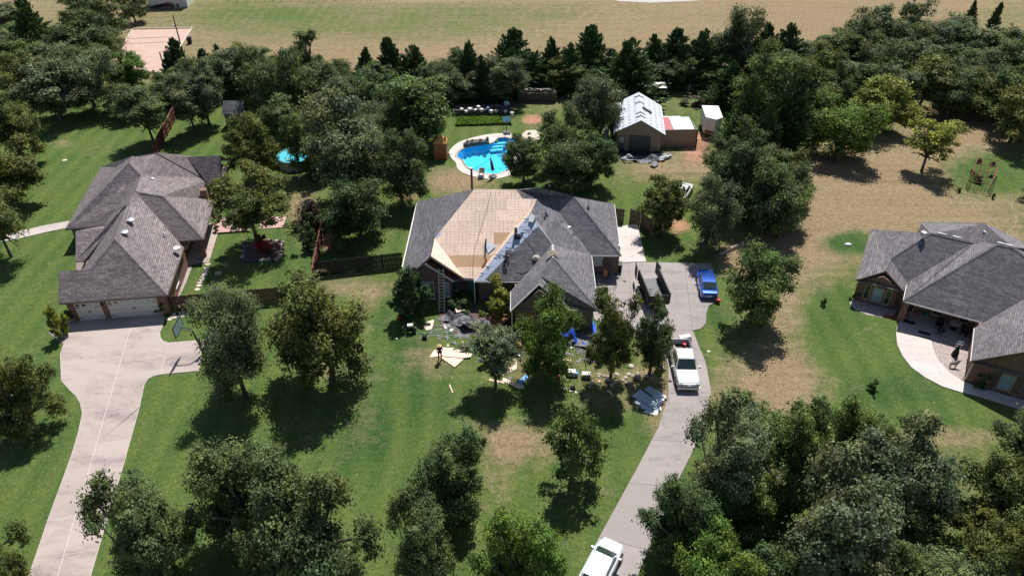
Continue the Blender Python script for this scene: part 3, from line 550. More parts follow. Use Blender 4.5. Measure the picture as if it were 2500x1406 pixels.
# ------------------------------------------------------------------ left house
def c3(x, y): return (x/2.976, 340+y/2.976)
def left_house():
    R = thing('brick_house', 'brick house with grey-brown hipped roof and two white garage doors', 'house', (-40, 66, 0)); S = 'shingle_brown'; m = .74
    def V(x, y, z): return W(*c3(x, y), z)
    GL, GR = V(428, 1190, 2.6), V(1213, 1130, 2.6); u = (GR-GL).normalized(); n = Vector((-u.y, u.x, 0))
    gf, gr = slope_plane(GL, n, m), slope_plane(GR, -u, m); apx = on(*c3(835, 728), gf); GL2, K = on(*c3(430, 958), gf), on(*c3(660, 945), gf)
    RE, pl0 = V(1335, 785, 2.6), V(1283, 738, 2.6); r2, r3 = V(935, 467, apx.z), V(985, 380, apx.z)
    pr_ = V(1475, 725, 2.6); pf, pp = slope_plane(pr_, n, m), slope_plane(pr_, -u, m); pk = on(*c3(1185, 415), pf); pr2 = V(1555, 445, 2.6); pbk = V(1440, 428, 2.6)
    mL, mL2 = V(475, 650, 2.6), V(735, 200, 2.6); mf = slope_plane(mL, n, .72); r4 = on(*c3(935, 172), mf); kn = on(*c3(1025, 265), mf); bc = V(690, 490, 3.9); bc2 = V(850, 495, 3.9); vb = V(755, 632, 2.6)
    r5, r6 = V(965, 122, 7.0), V(1130, 97, 7.0); bR, bR2 = V(1615, 315, 2.6), V(1600, 118, 5.0); r7 = V(1355, 130, 5.2); mR, mv = V(1505, 300, 2.6), V(1480, 288, 2.9); br0 = V(1508, 322, 2.6)
    facet(R, 'roof_slope', [GL, GR, apx, K, GL2], S); g2 = facet(R, 'roof_slope', [GR, RE, pl0, r3, r2, apx], S)
    gl3 = V(600, 942, 3.0); facet(R, 'roof_slope', [apx, r2, V(780, 672, 4.3), gl3, K], S)
    e1, e2, e3 = V(550, 885, 2.6), V(612, 885, 2.6), V(550, 668, 4.2); facet(R, 'roof_slope', [e1, e2, V(790, 662, 4.3), r2, V(915, 477, 6.0), V(760, 645, 4.2), e3], S)
    facet(R, 'roof_slope', [kn, r3, r2, V(915, 477, 6.0), V(760, 645, 4.2), vb, bc2], S)
    facet(R, 'roof_slope', [r4, kn, bc2, bc], S); facet(R, 'roof_slope', [bc, bc2, vb, mL], S)
    facet(R, 'roof_slope', [mL, bc, r4, r5, V(835, 207, 4.2), mL2], S)
    facet(R, 'roof_slope', [r4, r5, r6, r7, mv, mR, pbk, pk, r3, kn], S)
    facet(R, 'roof_slope', [r3, pk, pr_, pl0], S); facet(R, 'roof_slope', [pk, pbk, pr2, pr_], S); facet(R, 'roof_slope', [r7, bR2, bR, br0, mv], S)
    rr = bR2+n*3.6; rr.z = 2.6; rl = mL2+n*2; rl.z = 2.6; back_fill(R, [bR2, r7, r6, rr], S); back_fill(R, [r6, r5, V(835, 207, 4.2), mL2, rr], S)
    ek = gl3+n*.3; gb = GL+n*5.0; gb.z = 2.6; back_fill(R, [GL2, K, gl3, gb], S); eb = e3+n*3; eb.z = 2.7; back_fill(R, [e3, V(760, 645, 4.2), V(750, 632, 2.7), eb], S)
    bay = [V(1605, 178, 3.4), V(1665, 205, 2.7), V(1660, 235, 2.6), V(1612, 255, 2.6), V(1605, 200, 3.4)]; facet(R, 'bay_roof', bay, S)
    for a, b in ((apx, GR), (apx, K), (apx, r2), (pk, pr_), (r4, bc), (bc, mL), (r4, kn), (r3, pk), (r2, e3.lerp(r2, .55))): ridge_cap(R, a, b, S)
    for ps in ([GL, GR, RE], [pl0, pr_, pr2, pbk], [vb, mL, mL2], [e1, e2], [br0, bR]): gutter(R, ps, 'fascia_brown', 'fascia')
    MB().bar(GL-Vector((0, 0, .05)), GL2-Vector((0, 0, .05)), .06, .16).build('rake_trim', 'fascia_brown', R); MB().bar(bR-Vector((0, 0, .05)), bR2-Vector((0, 0, .05)), .06, .16).build('rake_trim', 'fascia_brown', R)
    def L(s, t, z=0): q = GL+u*s+n*t; return Vector((q.x, q.y, z))
    ws = [L(.35, 4.8), L(.35, .5), L(9.3, .5), L(9.2, 8.6), L(8.6, 8.6), L(8.6, 22.8), L(10.4, 22.7), L(10.4, 26), L(-3.6, 28), L(-3.6, 14.3), L(.4, 14.3), L(.1, 7.4), L(.35, 4.8)]
    walls(R, ws, 2.5, 'brick')
    MB().prism([Vector((p.x, p.y, 2.45)) for p in (GL, GR, RE, pl0, pr_, pr2, pbk, mR, bR, L(10.6, 26), mL2, mL, vb, e2, e1, L(.0, 4.8))], (0, 0, .05)).build('soffit', 'soffit', R)
    MB().prism([L(.35, .6, 2.5), L(.35, 4.8, 2.5), L(.35, 2.5, GL2.z-.2)], u*.1).build('gable_wall', 'brick', R, uv='wall')
    def gdoor(x0, x1, yb0, cells):
        p, nn, uu = vplane(ws[1], ws[2]); a = onplane(x0, yb0[0], p, nn); b = onplane(x1, yb0[1], p, nn); s0, s1 = sorted((a.dot(uu), b.dot(uu))); o = p-uu*p.dot(uu); o.z = 0
        def pt(s, z, d): return o+uu*s+nn*d+Vector((0, 0, z))
        def plate(s0, s1, z0, z1, d0, d1): return MB().prism([pt(s0, z0, d0), pt(s1, z0, d0), pt(s1, z1, d0), pt(s0, z1, d0)], nn*(d1-d0))
        D = plate(s0, s1, .02, 2.13, .003, .02).build('garage_door', 'white_trim', R)
        for j in range(4): plate(s0+.02, s1-.02, .04+j*.525, .04+j*.525+.51, .021, .05).build('door_panel', 'door_white', D)
        k = cells; ds = (s1-s0)/k
        for i in range(k):
            cx = s0+(i+.5)*ds; q = [pt(cx+ds*.36*math.cos(a_), 1.78+.24*math.sin(a_), .052) for a_ in np.linspace(0, math.pi, 7)]; MB().prism(q, nn*.012).build('door_window', 'pale_glass' if i > 1 else 'glass', D)
        mid = (s0+s1)/2
        for off in (-.09, .09): plate(mid+off-.03, mid+off+.03, .95, 1.22, .051, .09).build('handle', 'black_plastic', D)
        for z in (.35, 1.6):
            plate(s0+.05, s0+.45, z, z+.05, .051, .07).build('strap_hinge', 'black_plastic', D); plate(s1-.45, s1-.05, z, z+.05, .051, .07).build('strap_hinge', 'black_plastic', D)
    gdoor(194, 257, (776, 771), 4); gdoor(272, 393, (770, 760), 8)
    for x, y in ((332, 379.5),(354.5, 393+57.5),(318, 537.5),(304, 567)):
        pass
    mr = slope_plane(mR, -u, .6)
    for x, y, pln in ((990, 160, mr), (1055, 330, mr), (948, 587, gr), (905, 676, gr)): roof_vent(R, *c3(x, y), pln)
    pipe_vent(R, *c3(1117, 322), mr, .55, .09); roof_vent(R, *c3(1124, 378), mr, 'white_plastic', .2); pipe_vent(R, *c3(1192, 686), gr, .2, .05, 'white_plastic', False)
    d = on(*c3(1295, 815), gr); MB().lathe([(.02, 0), (.25, .04), (.36, .14), (.34, .14), (.02, .07)], d+Vector((0, 0, .35)), 14).build('satellite_dish', 'gutter', R); MB().tube([d, d+Vector((0, 0, .4))], .03).build('dish_mast', 'dark_steel', R)
    ch = on(*c3(1470, 410), mr); MB().box(ch+Vector((.3, 0, .2)), (.7, .7, 1.3), .13).build('chimney', 'brick', R, uv='wall')
    for s, t in ((10.7, 10.3), (10.4, 17.4), (-.5, 13.9), (-3.3, 13.9)): MB().box(L(s, t, 1.25), (.3, .3, 2.5), .13).build('porch_post', 'brick', R, uv='wall')
    for (s0, s1, t) in ((2.5, 4.2, 14.3),): pass
    window_at(R, L(8.69, 0), n, u, 11, 12.6, .9, 2.0, 'white_trim', 'glass', 2, 2); window_at(R, L(8.69, 0), n, u, 15, 16.6, .3, 2.1, 'white_trim', 'glass', 2, 1); window_at(R, L(9.29, 0), n, u, 3.5, 4.6, .9, 2.0, 'white_trim', 'glass', 1, 2)
    for x in (1175, 742): 
        p, nn, uu = vplane(ws[1], ws[2]); q = onplane(*c3(x, 1195), p, nn); MB().lathe([(.03, -.15), (.09, -.1), (.09, .1), (.02, .16)], q+nn*.1, 8).build('wall_lamp', 'dark_steel', R)
    pts = [L(9.4, 8.9), L(11.3, 9.0), L(11.1, 18.5), L(8.8, 18.5), L(8.8, 8.8)]
    struct('patio', MB().prism([Vector((p.x, p.y, .006)) for p in pts], (0, 0, .06)), 'concrete')
    return dict(L=L, u=u, n=n)
LH = left_house()

# ------------------------------------------------------------------ right house
def c1(x, y): return (2060+x/5.02, 540+y/5.02)
def right_house():
    R = thing('brick_house', 'brick house with grey hipped roof and curved front walk', 'house', (42, 56, 0)); S = 'shingle_grey'; m = .75
    def V(x, y, z): return W(*c1(x, y), z)
    d, e = V(735, 970, 2.6), V(1745, 1245, 2.6); u = (e-d).normalized(); n = Vector((-u.y, u.x, 0))
    def L(s, t, z=0): q = d+u*s+n*t; return Vector((q.x, q.y, z))
    b, a = V(155, 715, 2.6), V(340, 97, 2.6); gr = V(735, 855, 2.6); c = V(780, 750, 2.6); PL, PF, PS, PB = slope_plane(b, u, m), slope_plane(c, n, m), slope_plane(d, u, m), slope_plane(d, n, m)
    r1 = on(*c1(1070, 148), PF); r2 = on(*c1(1590, 262), PF); v = on(*c1(570, 467), PF); gp_ = V(515, 610, v.z); gl = V(190, 708, 2.75)
    p1 = on(*c1(1890, 285), PB); p2 = on(*c1(2070, 320), PB); c2 = V(1680, 262, r1.z); hr = L(14, 0, 2.6); gw0 = W(2380, 800, 2.6); gw = W(2371, 881, 2.6); PG = slope_plane(gw, u, m)
    bk, bkf, bk2, bk3 = V(955, 8, 2.9), V(920, 118, 2.9), V(1715, 22, 7.0), V(2209, 300, 6.0)
    facet(R, 'roof_slope', [a, r1, v, gp_, gl, b], S); facet(R, 'roof_slope', [r1, r2, c, v], S); facet(R, 'roof_slope', [v, c, gr, gp_], S)
    facet(R, 'roof_slope', [r2, c2, p1, d, c], S)
    vr = on(2500, 731, PB); vt = L(11.5, 4.5); vt.z = 2.6+m*4.5; facet(R, 'roof_slope', [d, e, vr, vt, p2, p1], S); hq = L(15, 3.0); hq.z = 2.6
    facet(R, 'roof_slope', [p2, vt, L(16, 3.2, 4.5), L(16, 8, 5)], S)
    gs0 = (gw-d).dot(u); gtop = L(12.0, -6.3, 2.6+m*(12-gs0)); gtb = L(12.0, 4.5, 2.6+m*(12-gs0)); facet(R, 'roof_slope', [gw0, gw, gtop, gtb, vr, e], S); facet(R, 'roof_slope', [gtop, gtb, L(18, 4.5, 2.6), L(18, -6.3, 2.6)], S)
    facet(R, 'roof_slope', [bkf, bk, bk2, bk3+Vector((2, 0, -.6)), p2, p1, c2, r2, r1], S)
    back_fill(R, [bk, bk2, L(16, 12, 2.6)], S); gutter(R, [bkf, bk], 'fascia_brown', 'fascia')
    for x, y in ((r1, v), (p1, d), (p1, p2), (p2, vt), (r1, r2), (v, gp_)): ridge_cap(R, x, y, S)
    gutter(R, [c, d, e]); gutter(R, [gw0, gw]); gutter(R, [a, b], 'fascia_brown', 'fascia')
    for x, y in ((gl, gp_), (gp_, gr), (gw, gtop)): MB().bar(Vector(x)-Vector((0, 0, .1)), Vector(y)-Vector((0, 0, .1)), .08, .2).build('rake_trim', 'fascia_brown', R)
    t0 = 1.95; ws = [L(-4, 11.5), L(-4, t0), L(-.55, t0), L(-.55, 2.4), L(6.45, 2.4), L(6.45, -5.9), L(17.5, -5.9), L(17.5, 11.5), L(-4, 11.5)]
    walls(R, ws, 2.5, 'brick')
    MB().prism([Vector((p.x, p.y, 2.44)) for p in (a, b, gr, c, d, e, gw0, gw, L(18, -6.3), L(18, 12), L(-4.4, 11.9))], (0, 0, .05)).build('soffit', 'soffit', R)
    MB().prism([L(-4.0, t0-.08, 2.45), L(-.5, t0-.08, 2.45), L(-2.2, t0-.08, gp_.z-.35)], n*.15).build('gable_wall', 'brick', R, uv='wall')
    MB().prism([L(6.45, -5.98, 2.45), L(17.5, -5.98, 2.45), L(12, -5.98, gtop.z-.3)], n*.15).build('gable_wall', 'brick', R, uv='wall')
    TF = 'stone_pale'; M('tan_trim', (.40, .32, .22), .7, .1); TF = 'tan_trim'
    for s0, s1, pn in ((-3.35, -2.95, 'glass'), (-2.6, -1.75, 'pale_glass'), (-1.45, -1.05, 'glass')): window_at(R, L(0, t0-.09), u, -n, s0, s1, .5, 2.0, TF, pn, 1, 2, fw=.09)
    for s0, s1 in ((2.9, 3.7), (5.2, 6.0)): window_at(R, L(0, 2.31), u, -n, s0, s1, .6, 1.95, TF, 'glass', 1, 2, fw=.08)
    dw = window_at(R, L(0, 2.31), u, -n, .2, 1.2, .05, 2.1, TF, 'glass', 1, 1, 'front_door', .1, False); MB().box(L(1.1, 2.2, 1.0), (.05, .08, .15)).build('handle', 'steel', dw)
    window_at(R, L(0, -5.99), u, -n, 8.6, 9.5, .55, 2.0, TF, 'pale_glass', 1, 2, fw=.09)
    for s in (8.05, 9.75): MB().prism([L(s, -5.99, .45), L(s+.4, -5.99, .45), L(s+.4, -5.99, 2.1), L(s, -5.99, 2.1)], -n*.05).build('shutter', 'fascia_brown', R)
    MB().box(L(.35, .35, 1.25), (.5, .5, 2.5), math.atan2(u.y, u.x)).build('porch_column', 'brick', R, uv='wall')
    MB().tube([gw+Vector((.15, .1, -.1)), Vector((gw.x+.45, gw.y+.25, 2.1)), Vector((gw.x+.45, gw.y+.25, .1))], .05, 8).build('downspout', 'gutter', R)
    for x, y, pl in ((975, 163, PL), (1742, 155, (bk2, Vector((-.3, -.5, 1))))): 
        p = on(*c1(x, y), pl); MB().box(p+Vector((0, 0, .12)), (.45, .45, .3), .4).build('roof_vent', 'gutter', R)
    for x, y in ((1200, 160), (1385, 200), (1930, 275), (2015, 297)): p = W(*c1(x, y), r1.z if x < 1500 else p1.z); MB().bar(p-u*.35+Vector((0, 0, .06)), p+u*.35+Vector((0, 0, .06)), .12, .06).build('ridge_vent', 'white_trim', R)
    return dict(L=L, u=u, n=n)
RH = right_house()

# ------------------------------------------------------------------ trees
def quads_mesh(name, C, A, Bv, shade):
    n = len(C); v = np.empty((n, 4, 3), np.float32); v[:, 0] = C-A-Bv; v[:, 1] = C+A-Bv*.6; v[:, 2] = C+A*.7+Bv; v[:, 3] = C-A*.8+Bv*.8
    me = bpy.data.meshes.new(name); me.vertices.add(n*4); me.vertices.foreach_set('co', v.ravel()); me.loops.add(n*4); me.loops.foreach_set('vertex_index', np.arange(n*4, dtype=np.int32))
    me.polygons.add(n); me.polygons.foreach_set('loop_start', np.arange(0, n*4, 4, dtype=np.int32)); me.update(calc_edges=True)
    a = me.attributes.new('shade', 'FLOAT_COLOR', 'POINT'); c = np.ones((n, 4, 4), np.float32); c[:, :, :3] = shade[:, None, :]; a.data.foreach_set('color', c.ravel()); return me
def unit(v): return v/np.maximum(np.linalg.norm(v, axis=-1, keepdims=True), 1e-6)
def frame(nrm, g, size, asp):
    r = unit(g.normal(size=nrm.shape)); a = unit(np.cross(nrm, r)); b = np.cross(nrm, a); return a*size[:, None], b*(size*asp)[:, None]
def oak_variant(seed, nl=15, loose=1.0, flat=.8, leaf=.026, clumps=21, per=42, trunk=True):
    """crown of radius 1, tree height 2 (trunk foot at 0); limbs reach every lobe"""
    g = np.random.default_rng(seed); L = []; k = 0; off = g.normal(size=2)*.10; st = g.uniform(.86, 1.14)
    while len(L) < nl and k < 1500:
        k += 1; d = unit(g.normal(size=3)); d[2] = d[2]*.95+.05; r = g.uniform(.25, .84); q = g.uniform(.15, .36)
        if g.random() < .15: r = g.uniform(.78, .98); q = g.uniform(.16, .26)            # a limb that sticks out
        p = np.array([d[0]*r*st+off[0], d[1]*r/st+off[1], 0.95+d[2]*r*flat*1.2])
        if p[2]+q*.9 > 2.02 or p[2]-q*.8 < .10: continue
        if all(np.linalg.norm(p-o)+.02 > .20 for o, _ in L): L.append((p, q))
    C, N, S = [], [], []
    for p, q in L:
        lobe = g.uniform(.86, 1.14); hue = g.uniform(-.10, .10)
        for _ in range(clumps):
            d = unit(g.normal(size=3)); d[2] = d[2]*.85+.25; d = unit(d); cp = p+d*q*g.uniform(.35, 1.35)*np.array([1, 1, .8]); cs = g.uniform(.035, .09)*loose; cl = lobe*g.uniform(.5, 1.6)
            m = int(per*g.uniform(.5, 1.35)); o = g.normal(size=(m, 3))*cs*np.array([1, 1, .5]); C.append(cp+o)
            N.append(unit(d*.45+unit(o+1e-6)*.35+np.array([0, 0, .75])+g.normal(size=(m, 3))*.5)); j = g.uniform(.84, 1.16, size=(m, 1))*cl; h2 = hue+g.uniform(-.05, .05)
            S.append(j*np.array([1+h2, 1, 1-h2]))
    C, N, S = np.concatenate(C), np.concatenate(N), np.concatenate(S); sz = g.uniform(.55, 1.25, len(C))*leaf; A, B = frame(N, g, sz, g.uniform(.55, .95, len(C)))
    crown = quads_mesh('oak_crown', C, A, B, S); crown.materials.append(MATS['leaf'])
    m = MB(); lean = g.normal(size=2)*.06; fork = Vector((lean[0], lean[1], .55)); m.tube([(0, 0, -.05), (lean[0]*.3, lean[1]*.3, .18), (lean[0]*.6, lean[1]*.6, .38), fork], [.085, .062, .055, .05], 8)
    for p, q in L:
        e = Vector(p); mid = fork.lerp(e, .5)+Vector((g.normal()*.05, g.normal()*.05, .06)); m.tube([fork-Vector((0, 0, .03)), mid, e, e+(e-mid)*.35], [.034, .022, .012, .004], 5, False)
        for _ in range(3): t = e+Vector(unit(g.normal(size=3))*q*.85); m.tube([mid.lerp(e, .6), t], [.010, .003], 4, False)
    bm = m; me = bpy.data.meshes.new('oak_trunk'); me.from_pydata(bm.v, [], bm.f); me.materials.append(MATS['bark']); return crown, me
def cedar_variant(seed, nb=260, per=60):
    """eastern red cedar: cone of radius 1, height 2, upswept spiky sprays"""
    g = np.random.default_rng(seed); C, N, S, D = [], [], [], []; tops = [(0, 0, 2.0, 1.0)]+[(g.uniform(-.35, .35), g.uniform(-.35, .35), g.uniform(1.35, 1.75), .55) for _ in range(2)]
    for tx, ty, th, tw in tops:
        for k in range(int(nb*tw)):
            z = th*(1-g.random()**.62*.93); rr = tw*(1-z/th)**.72*g.uniform(.4, 1.1)+.02; a = g.uniform(0, 2*math.pi); tip = np.array([tx+math.cos(a)*rr, ty+math.sin(a)*rr, z+.12]); root = np.array([tx+math.cos(a)*rr*.4, ty+math.sin(a)*rr*.4, z-.06]); d = unit(tip-root+np.array([0, 0, .10]))
            m = int(per*g.uniform(.6, 1.2)); t = g.random((m, 1))**.8; o = g.normal(size=(m, 3))*.05*(1.15-t); C.append(root+(tip-root)*t+o); D.append(unit(d+g.normal(size=(m, 3))*.35))
            S.append(g.uniform(.65, 1.35, size=(m, 1))*g.uniform(.75, 1.25)*np.array([1, 1, 1.0])); N.append(unit(g.normal(size=(m, 3))+np.array([math.cos(a), math.sin(a), .7])))
    C, N, S, D = map(np.concatenate, (C, N, S, D)); A = unit(np.cross(N, D)); sz = g.uniform(.6, 1.2, len(C)); crown = quads_mesh('cedar_crown', C, A*(sz*.013)[:, None], D*(sz*.045)[:, None], S); crown.materials.append(MATS['needle'])
    m = MB(); m.tube([(0, 0, -.05), (0, 0, .8), (0, 0, 1.9)], [.07, .045, .006], 7); me = bpy.data.meshes.new('cedar_trunk'); me.from_pydata(m.v, [], m.f); me.materials.append(MATS['bark']); return crown, me
OAK = [oak_variant(11+i, nl=31+i % 8, loose=1+.2*(i % 3), flat=.95+.1*(i % 3), leaf=.024+.003*(i % 2)) for i in range(12)]
THIN = [oak_variant(71+i, nl=19, loose=1.2, flat=1.15, leaf=.030, clumps=12, per=46) for i in range(3)]
NEAR = [oak_variant(211+i, nl=36+i % 6, loose=1+.2*(i % 3), flat=.95+.1*(i % 3), leaf=.0195, clumps=24, per=62) for i in range(5)]
CEDAR = [cedar_variant(31+i) for i in range(4)]
BUSH = [oak_variant(91+i, nl=12, loose=.9, flat=1.25, leaf=.042, clumps=18, per=52) for i in range(3)]
# leaf colours (linear): dark post oak, olive, bright green, yellow green, blue-grey, cedar
TINT = dict(d=(.108, .142, .058), g=(.114, .160, .052), o=(.144, .160, .050), b=(.114, .180, .038), y=(.22, .24, .05), s=(.148, .176, .094), c=(.068, .118, .042), e=(.055, .098, .040), k=(.080, .122, .048), p=(.10, .065, .065))
ntree = [0]
def tree(name, kind, tint, bx, by, wpx, ty, label, group=None, var=None, sq=1.0, parts=('trunk', 'crown'), cat='tree', lean=None, lift=0):
    b = W(bx, by); h = max(.8, hsolve(b.x, b.y+ (0 if kind == 'cedar' else wpx/ppm(by)*.12), ty)); r = wpx/2/ppm(by, h*.6)
    src = dict(oak=OAK, thin=THIN, cedar=CEDAR, bush=BUSH)[kind]; src = NEAR if kind == 'oak' and by > 960 else src; ntree[0] += 1; i = ntree[0]; v = src[(i*5+3) % len(src) if var is None else var % len(src)]
    rz = (i*2.399) % (2*math.pi); t = thing(name, label, cat, (b.x, b.y, 0), rz, group); top = 2.0
    zs = h/top*(1.06 if kind != 'cedar' else 1.0); rs = r*(1.04 if kind != 'cedar' else (1.35+.35*((i*.377) % 1)))*sq
    if kind == 'cedar': lean = (.10*(((i*.73) % 1)-.5), .10*(((i*.41) % 1)-.5), 0); zs *= .93+.14*((i*.53) % 1)
    for nm, me in zip(parts, (v[1], v[0])):
        o = link(nm, me, t); o.scale = (rs, rs, zs)
        if kind == 'bush': o.scale = (rs, rs, h/1.62); o.location.z = -.42*h/1.62
        k = .88+.24*((i*.618) % 1); o.color = (*[c*k for c in TINT[tint]], 1) if nm in ('crown', 'foliage') else (1, 1, 1, 1)
        if lean: o.rotation_euler = lean
        if lift and nm == 'crown': o.location.z = lift*h; o.scale.z *= (1-lift)
        if lift and nm == 'trunk': o.scale.x *= .8; o.scale.y *= .8
    return t
T = tree
# front yards
T('oak_tree','oak','o',92,1058,182,868,'round oak at the left edge beside the narrow neck of the stained driveway')
T('oak_tree','oak','o',15,1450,205,1213,'oak cut by the bottom left corner, left of the long driveway')
T('oak_tree','oak','d',385,1432,245,1176,'oak near the bottom edge just right of the long left driveway')
T('oak_tree','oak','s',600,966,192,710,'tall narrow oak right of the basketball hoop on the left lawn',var=2)
T('oak_tree','oak','o',812,934,262,676,'broad oak standing left of the loose boards on the middle lawn')
T('oak_tree','oak','d',640,1330,270,1072,'wide dark oak in the lower left clump, its left crown')
T('oak_tree','oak','d',795,1450,320,1105,'largest oak of the lower left clump, cut by the bottom edge')
T('oak_tree','oak','d',1025,1440,185,1216,'oak at the right end of the lower left clump')
T('oak_tree','oak','k',1125,1268,205,1056,'dark spreading oak with a tyre under it, in the middle of the lower lawn')
T('oak_tree','thin','g',1392,1180,165,968,'upright oak left of the curving driveway on the lower lawn')
T('oak_tree','oak','b',1272,1480,215,1256,'oak at the bottom edge just left of the white car')
T('oak_tree','oak','s',1210,946,148,796,'small greyish oak with bare trunk standing among the roofing debris',sq=.98,lift=.32)
T('oak_tree','oak','b',1335,918,170,712,'bright green oak in front of the garage gable of the re-roofed house',sq=.95)
T('oak_tree','oak','o',1490,925,122,708,'slender oak standing left of the dump trailer, first of two side by side')
T('oak_tree','oak','d',1584,915,112,738,'slender oak in front of the dump trailer, beside the driveway')
T('oak_tree','oak','g',1835,785,172,606,'single oak on dry grass right of the blue car',sq=.95)
T('yard_shrub','bush','e',985,776,84,647,'tall dark evergreen shrub at the left corner of the re-roofed house',sq=1.35,parts=('stem','foliage'),cat='shrub')
T('yard_shrub','bush','y',1212,778,84,685,'rounded light green shrub below the half-papered roof slope',sq=1.25,parts=('stem','foliage'),cat='shrub')
T('yard_shrub','bush','e',1118,764,52,732,'low dark shrub right of the ladder under the front eave',parts=('stem','foliage'),cat='shrub')
T('yard_shrub','bush','y',148,830,54,743,'yellow-green shrub at the left end of the white garage doors',parts=('stem','foliage'),cat='shrub')
# lower right wood
for a in (('s',1735,1275,250,984,'grey-green oak overhanging the curving driveway at the lower right'),('g',1905,1235,225,972,'oak at the top middle of the lower right wood'),('s',2100,1275,265,1004,'large oak right of the middle of the lower right wood'),
          ('k',1652,1375,190,1180,'dark green oak beside the driveway opposite the white car'),('b',1742,1490,225,1290,'yellow-green tree at the bottom edge right of the white car'),('s',1955,1450,330,1120,'largest grey-green oak of the lower right wood'),
          ('d',2195,1330,235,1172,'oak with a bare leaning trunk in the lower right wood'),('o',2405,1330,260,1092,'olive oak in the lower right wood near the right edge'),('d',2492,1185,195,1006,'oak at the right edge below the house with the curved walk'),
          ('o',2390,1450,180,1268,'small olive oak between the leaning trunk and the right corner'),('d',2520,1440,200,1182,'oak cut by the bottom right corner'),('d',2290,1530,260,1376,'oak of which only the crown top shows along the bottom right edge')):
    T('oak_tree','oak',*a,group='trees of the lower right wood')
# around the left house
T('oak_tree','oak','o',628,592,188,394,'round oak over the planting bed between left house and board fence',lift=.15)
T('oak_tree','oak','k',880,592,165,440,'round dark oak between the red board fence and the re-roofed house')
T('crepe_myrtle','bush','p',760,566,62,482,'purple-leaved shrub by the red board fence',parts=('stem','foliage'),cat='shrub')
T('crepe_myrtle','bush','k',752,602,60,520,'spiky green shrub by the red board fence',parts=('stem','foliage'),cat='shrub')
T('oak_tree','oak','o',28,628,142,456,'oak at the left edge beside the pale garden path',lift=.28)
T('oak_tree','oak','o',35,492,195,340,'lower of two olive oaks on the left edge above the path')
T('oak_tree','oak','o',55,392,165,214,'upper of two olive oaks on the left edge above the path')
T('oak_tree','oak','d',375,347,132,206,'oak left of the red back fence, behind the left house',lift=.25)
T('oak_tree','oak','s',478,328,122,184,'oak with two thin trunks right of the red back fence',lift=.3)
T('oak_tree','oak','s',512,306,112,140,'grey-green oak left of the small brown shed')
T('oak_tree','oak','d',682,312,160,112,'large dark oak shading the small brown shed')
T('oak_tree','oak','o',640,448,122,284,'oak in front of the round above-ground pool, on its left')
T('oak_tree','thin','g',735,424,86,266,'slim oak rising in front of the round above-ground pool',lift=.3)
T('oak_tree','oak','s',850,478,222,236,'big grey-green oak between the round pool and the wooden play cube')
T('oak_tree','oak','d',985,505,142,326,'dark oak behind the left end of the re-roofed house')
T('oak_tree','oak','g',1020,352,205,180,'broad oak left of the vegetable bed')
T('oak_tree','oak','d',790,282,145,150,'oak between the shed and the vegetable bed, nearer the field')
T('oak_tree','thin','k',760,192,98,68,'tall oak standing clear of the treeline against the dry field')
T('oak_tree','oak','k',712,212,86,116,'oak left of the tall clear oak in the treeline')
T('oak_tree','oak','y',586,190,64,108,'small yellow-green tree in the treeline left of the tall oak')
T('oak_tree','oak','g',640,205,110,118,'oak in the treeline right of the small yellow-green tree')
# far left wood
for a in (('s',150,292,175,140,'nearest oak of the far left wood, above the green lawn'),('s',232,262,150,92,'big oak of the far left wood left of the sand court'),('b',322,236,96,130,'green oak overhanging the near corner of the sand court'),
          ('d',205,170,165,30,'dark oak in the middle of the far left wood'),('d',272,120,125,-10,'oak of the far left wood nearest the white building'),('d',235,70,130,-40,'oak behind the others at the top of the far left wood'),('s',12,48,95,8,'pale willow-like tree at the top left corner'),('d',332,56,70,-30,'oak touching the corner of the white building'),('d',60,215,120,120,'oak on the left flank of the far left wood'),('d',318,288,100,205,'oak in deep shade below the sand court')):
    T('oak_tree','oak',*a,group='trees of the far left wood')
T('cedar_tree','cedar','c',110,175,150,16,'broad dark cedar at the left of the far left wood'); T('cedar_tree','cedar','c',452,214,92,98,'dark cedar right of the near corner of the sand court')
ORD = 'first second third fourth fifth sixth seventh eighth ninth tenth eleventh twelfth thirteenth fourteenth fifteenth sixteenth seventeenth eighteenth nineteenth twentieth'.split()
row = sorted([(512,190,50,124),(545,190,56,112),(902,240,80,114),(958,232,110,98),(1012,236,110,104),(1150,232,80,106),(1178,250,70,136),(1250,218,150,80),(1310,222,110,124),(1346,214,80,100),(1392,222,110,110),(1438,208,140,74),(1487,218,110,118),(1528,246,160,108),(1588,206,100,88),(1642,200,112,84),(1702,202,110,76),(1850,200,110,74),(1905,205,130,68)])
for k, (x, y, w, t) in enumerate(row): T('cedar_tree','cedar','c' if k % 3 else 'e',x,y,w,t,f'{ORD[k]} cedar from the left in the treeline along the dry field',group='cedars along the dry field')
for a in (('d',845,240,95,140,'oak in the treeline behind the big grey-green oak'),('d',1062,226,105,148,'oak in the treeline above the vegetable bed'),('k',1118,214,95,114,'dark rounded oak in the treeline right of the vegetable bed'),('s',1238,252,112,136,'grey oak at the edge of the treeline behind the pool'),('s',1462,342,148,190,'grey oak leaning over the roof of the metal workshop'),
          ('d',1278,448,112,324,'oak with slim trunk at the right end of the kidney pool'),('d',1400,455,150,300,'dark oak in the middle of the clump right of the pool'),('k',1442,448,108,326,'right-hand oak of the clump right of the pool'),('d',1368,400,120,252,'rear oak of the clump right of the pool'),('s',1790,196,128,20,'tall half-bare oak above the white trailer'),('s',950,300,110,215,'oak behind the broad oak of the vegetable bed'),('d',900,330,110,190,'oak wedged between the big grey-green oak and the vegetable bed')):
    T('oak_tree','oak',*a)
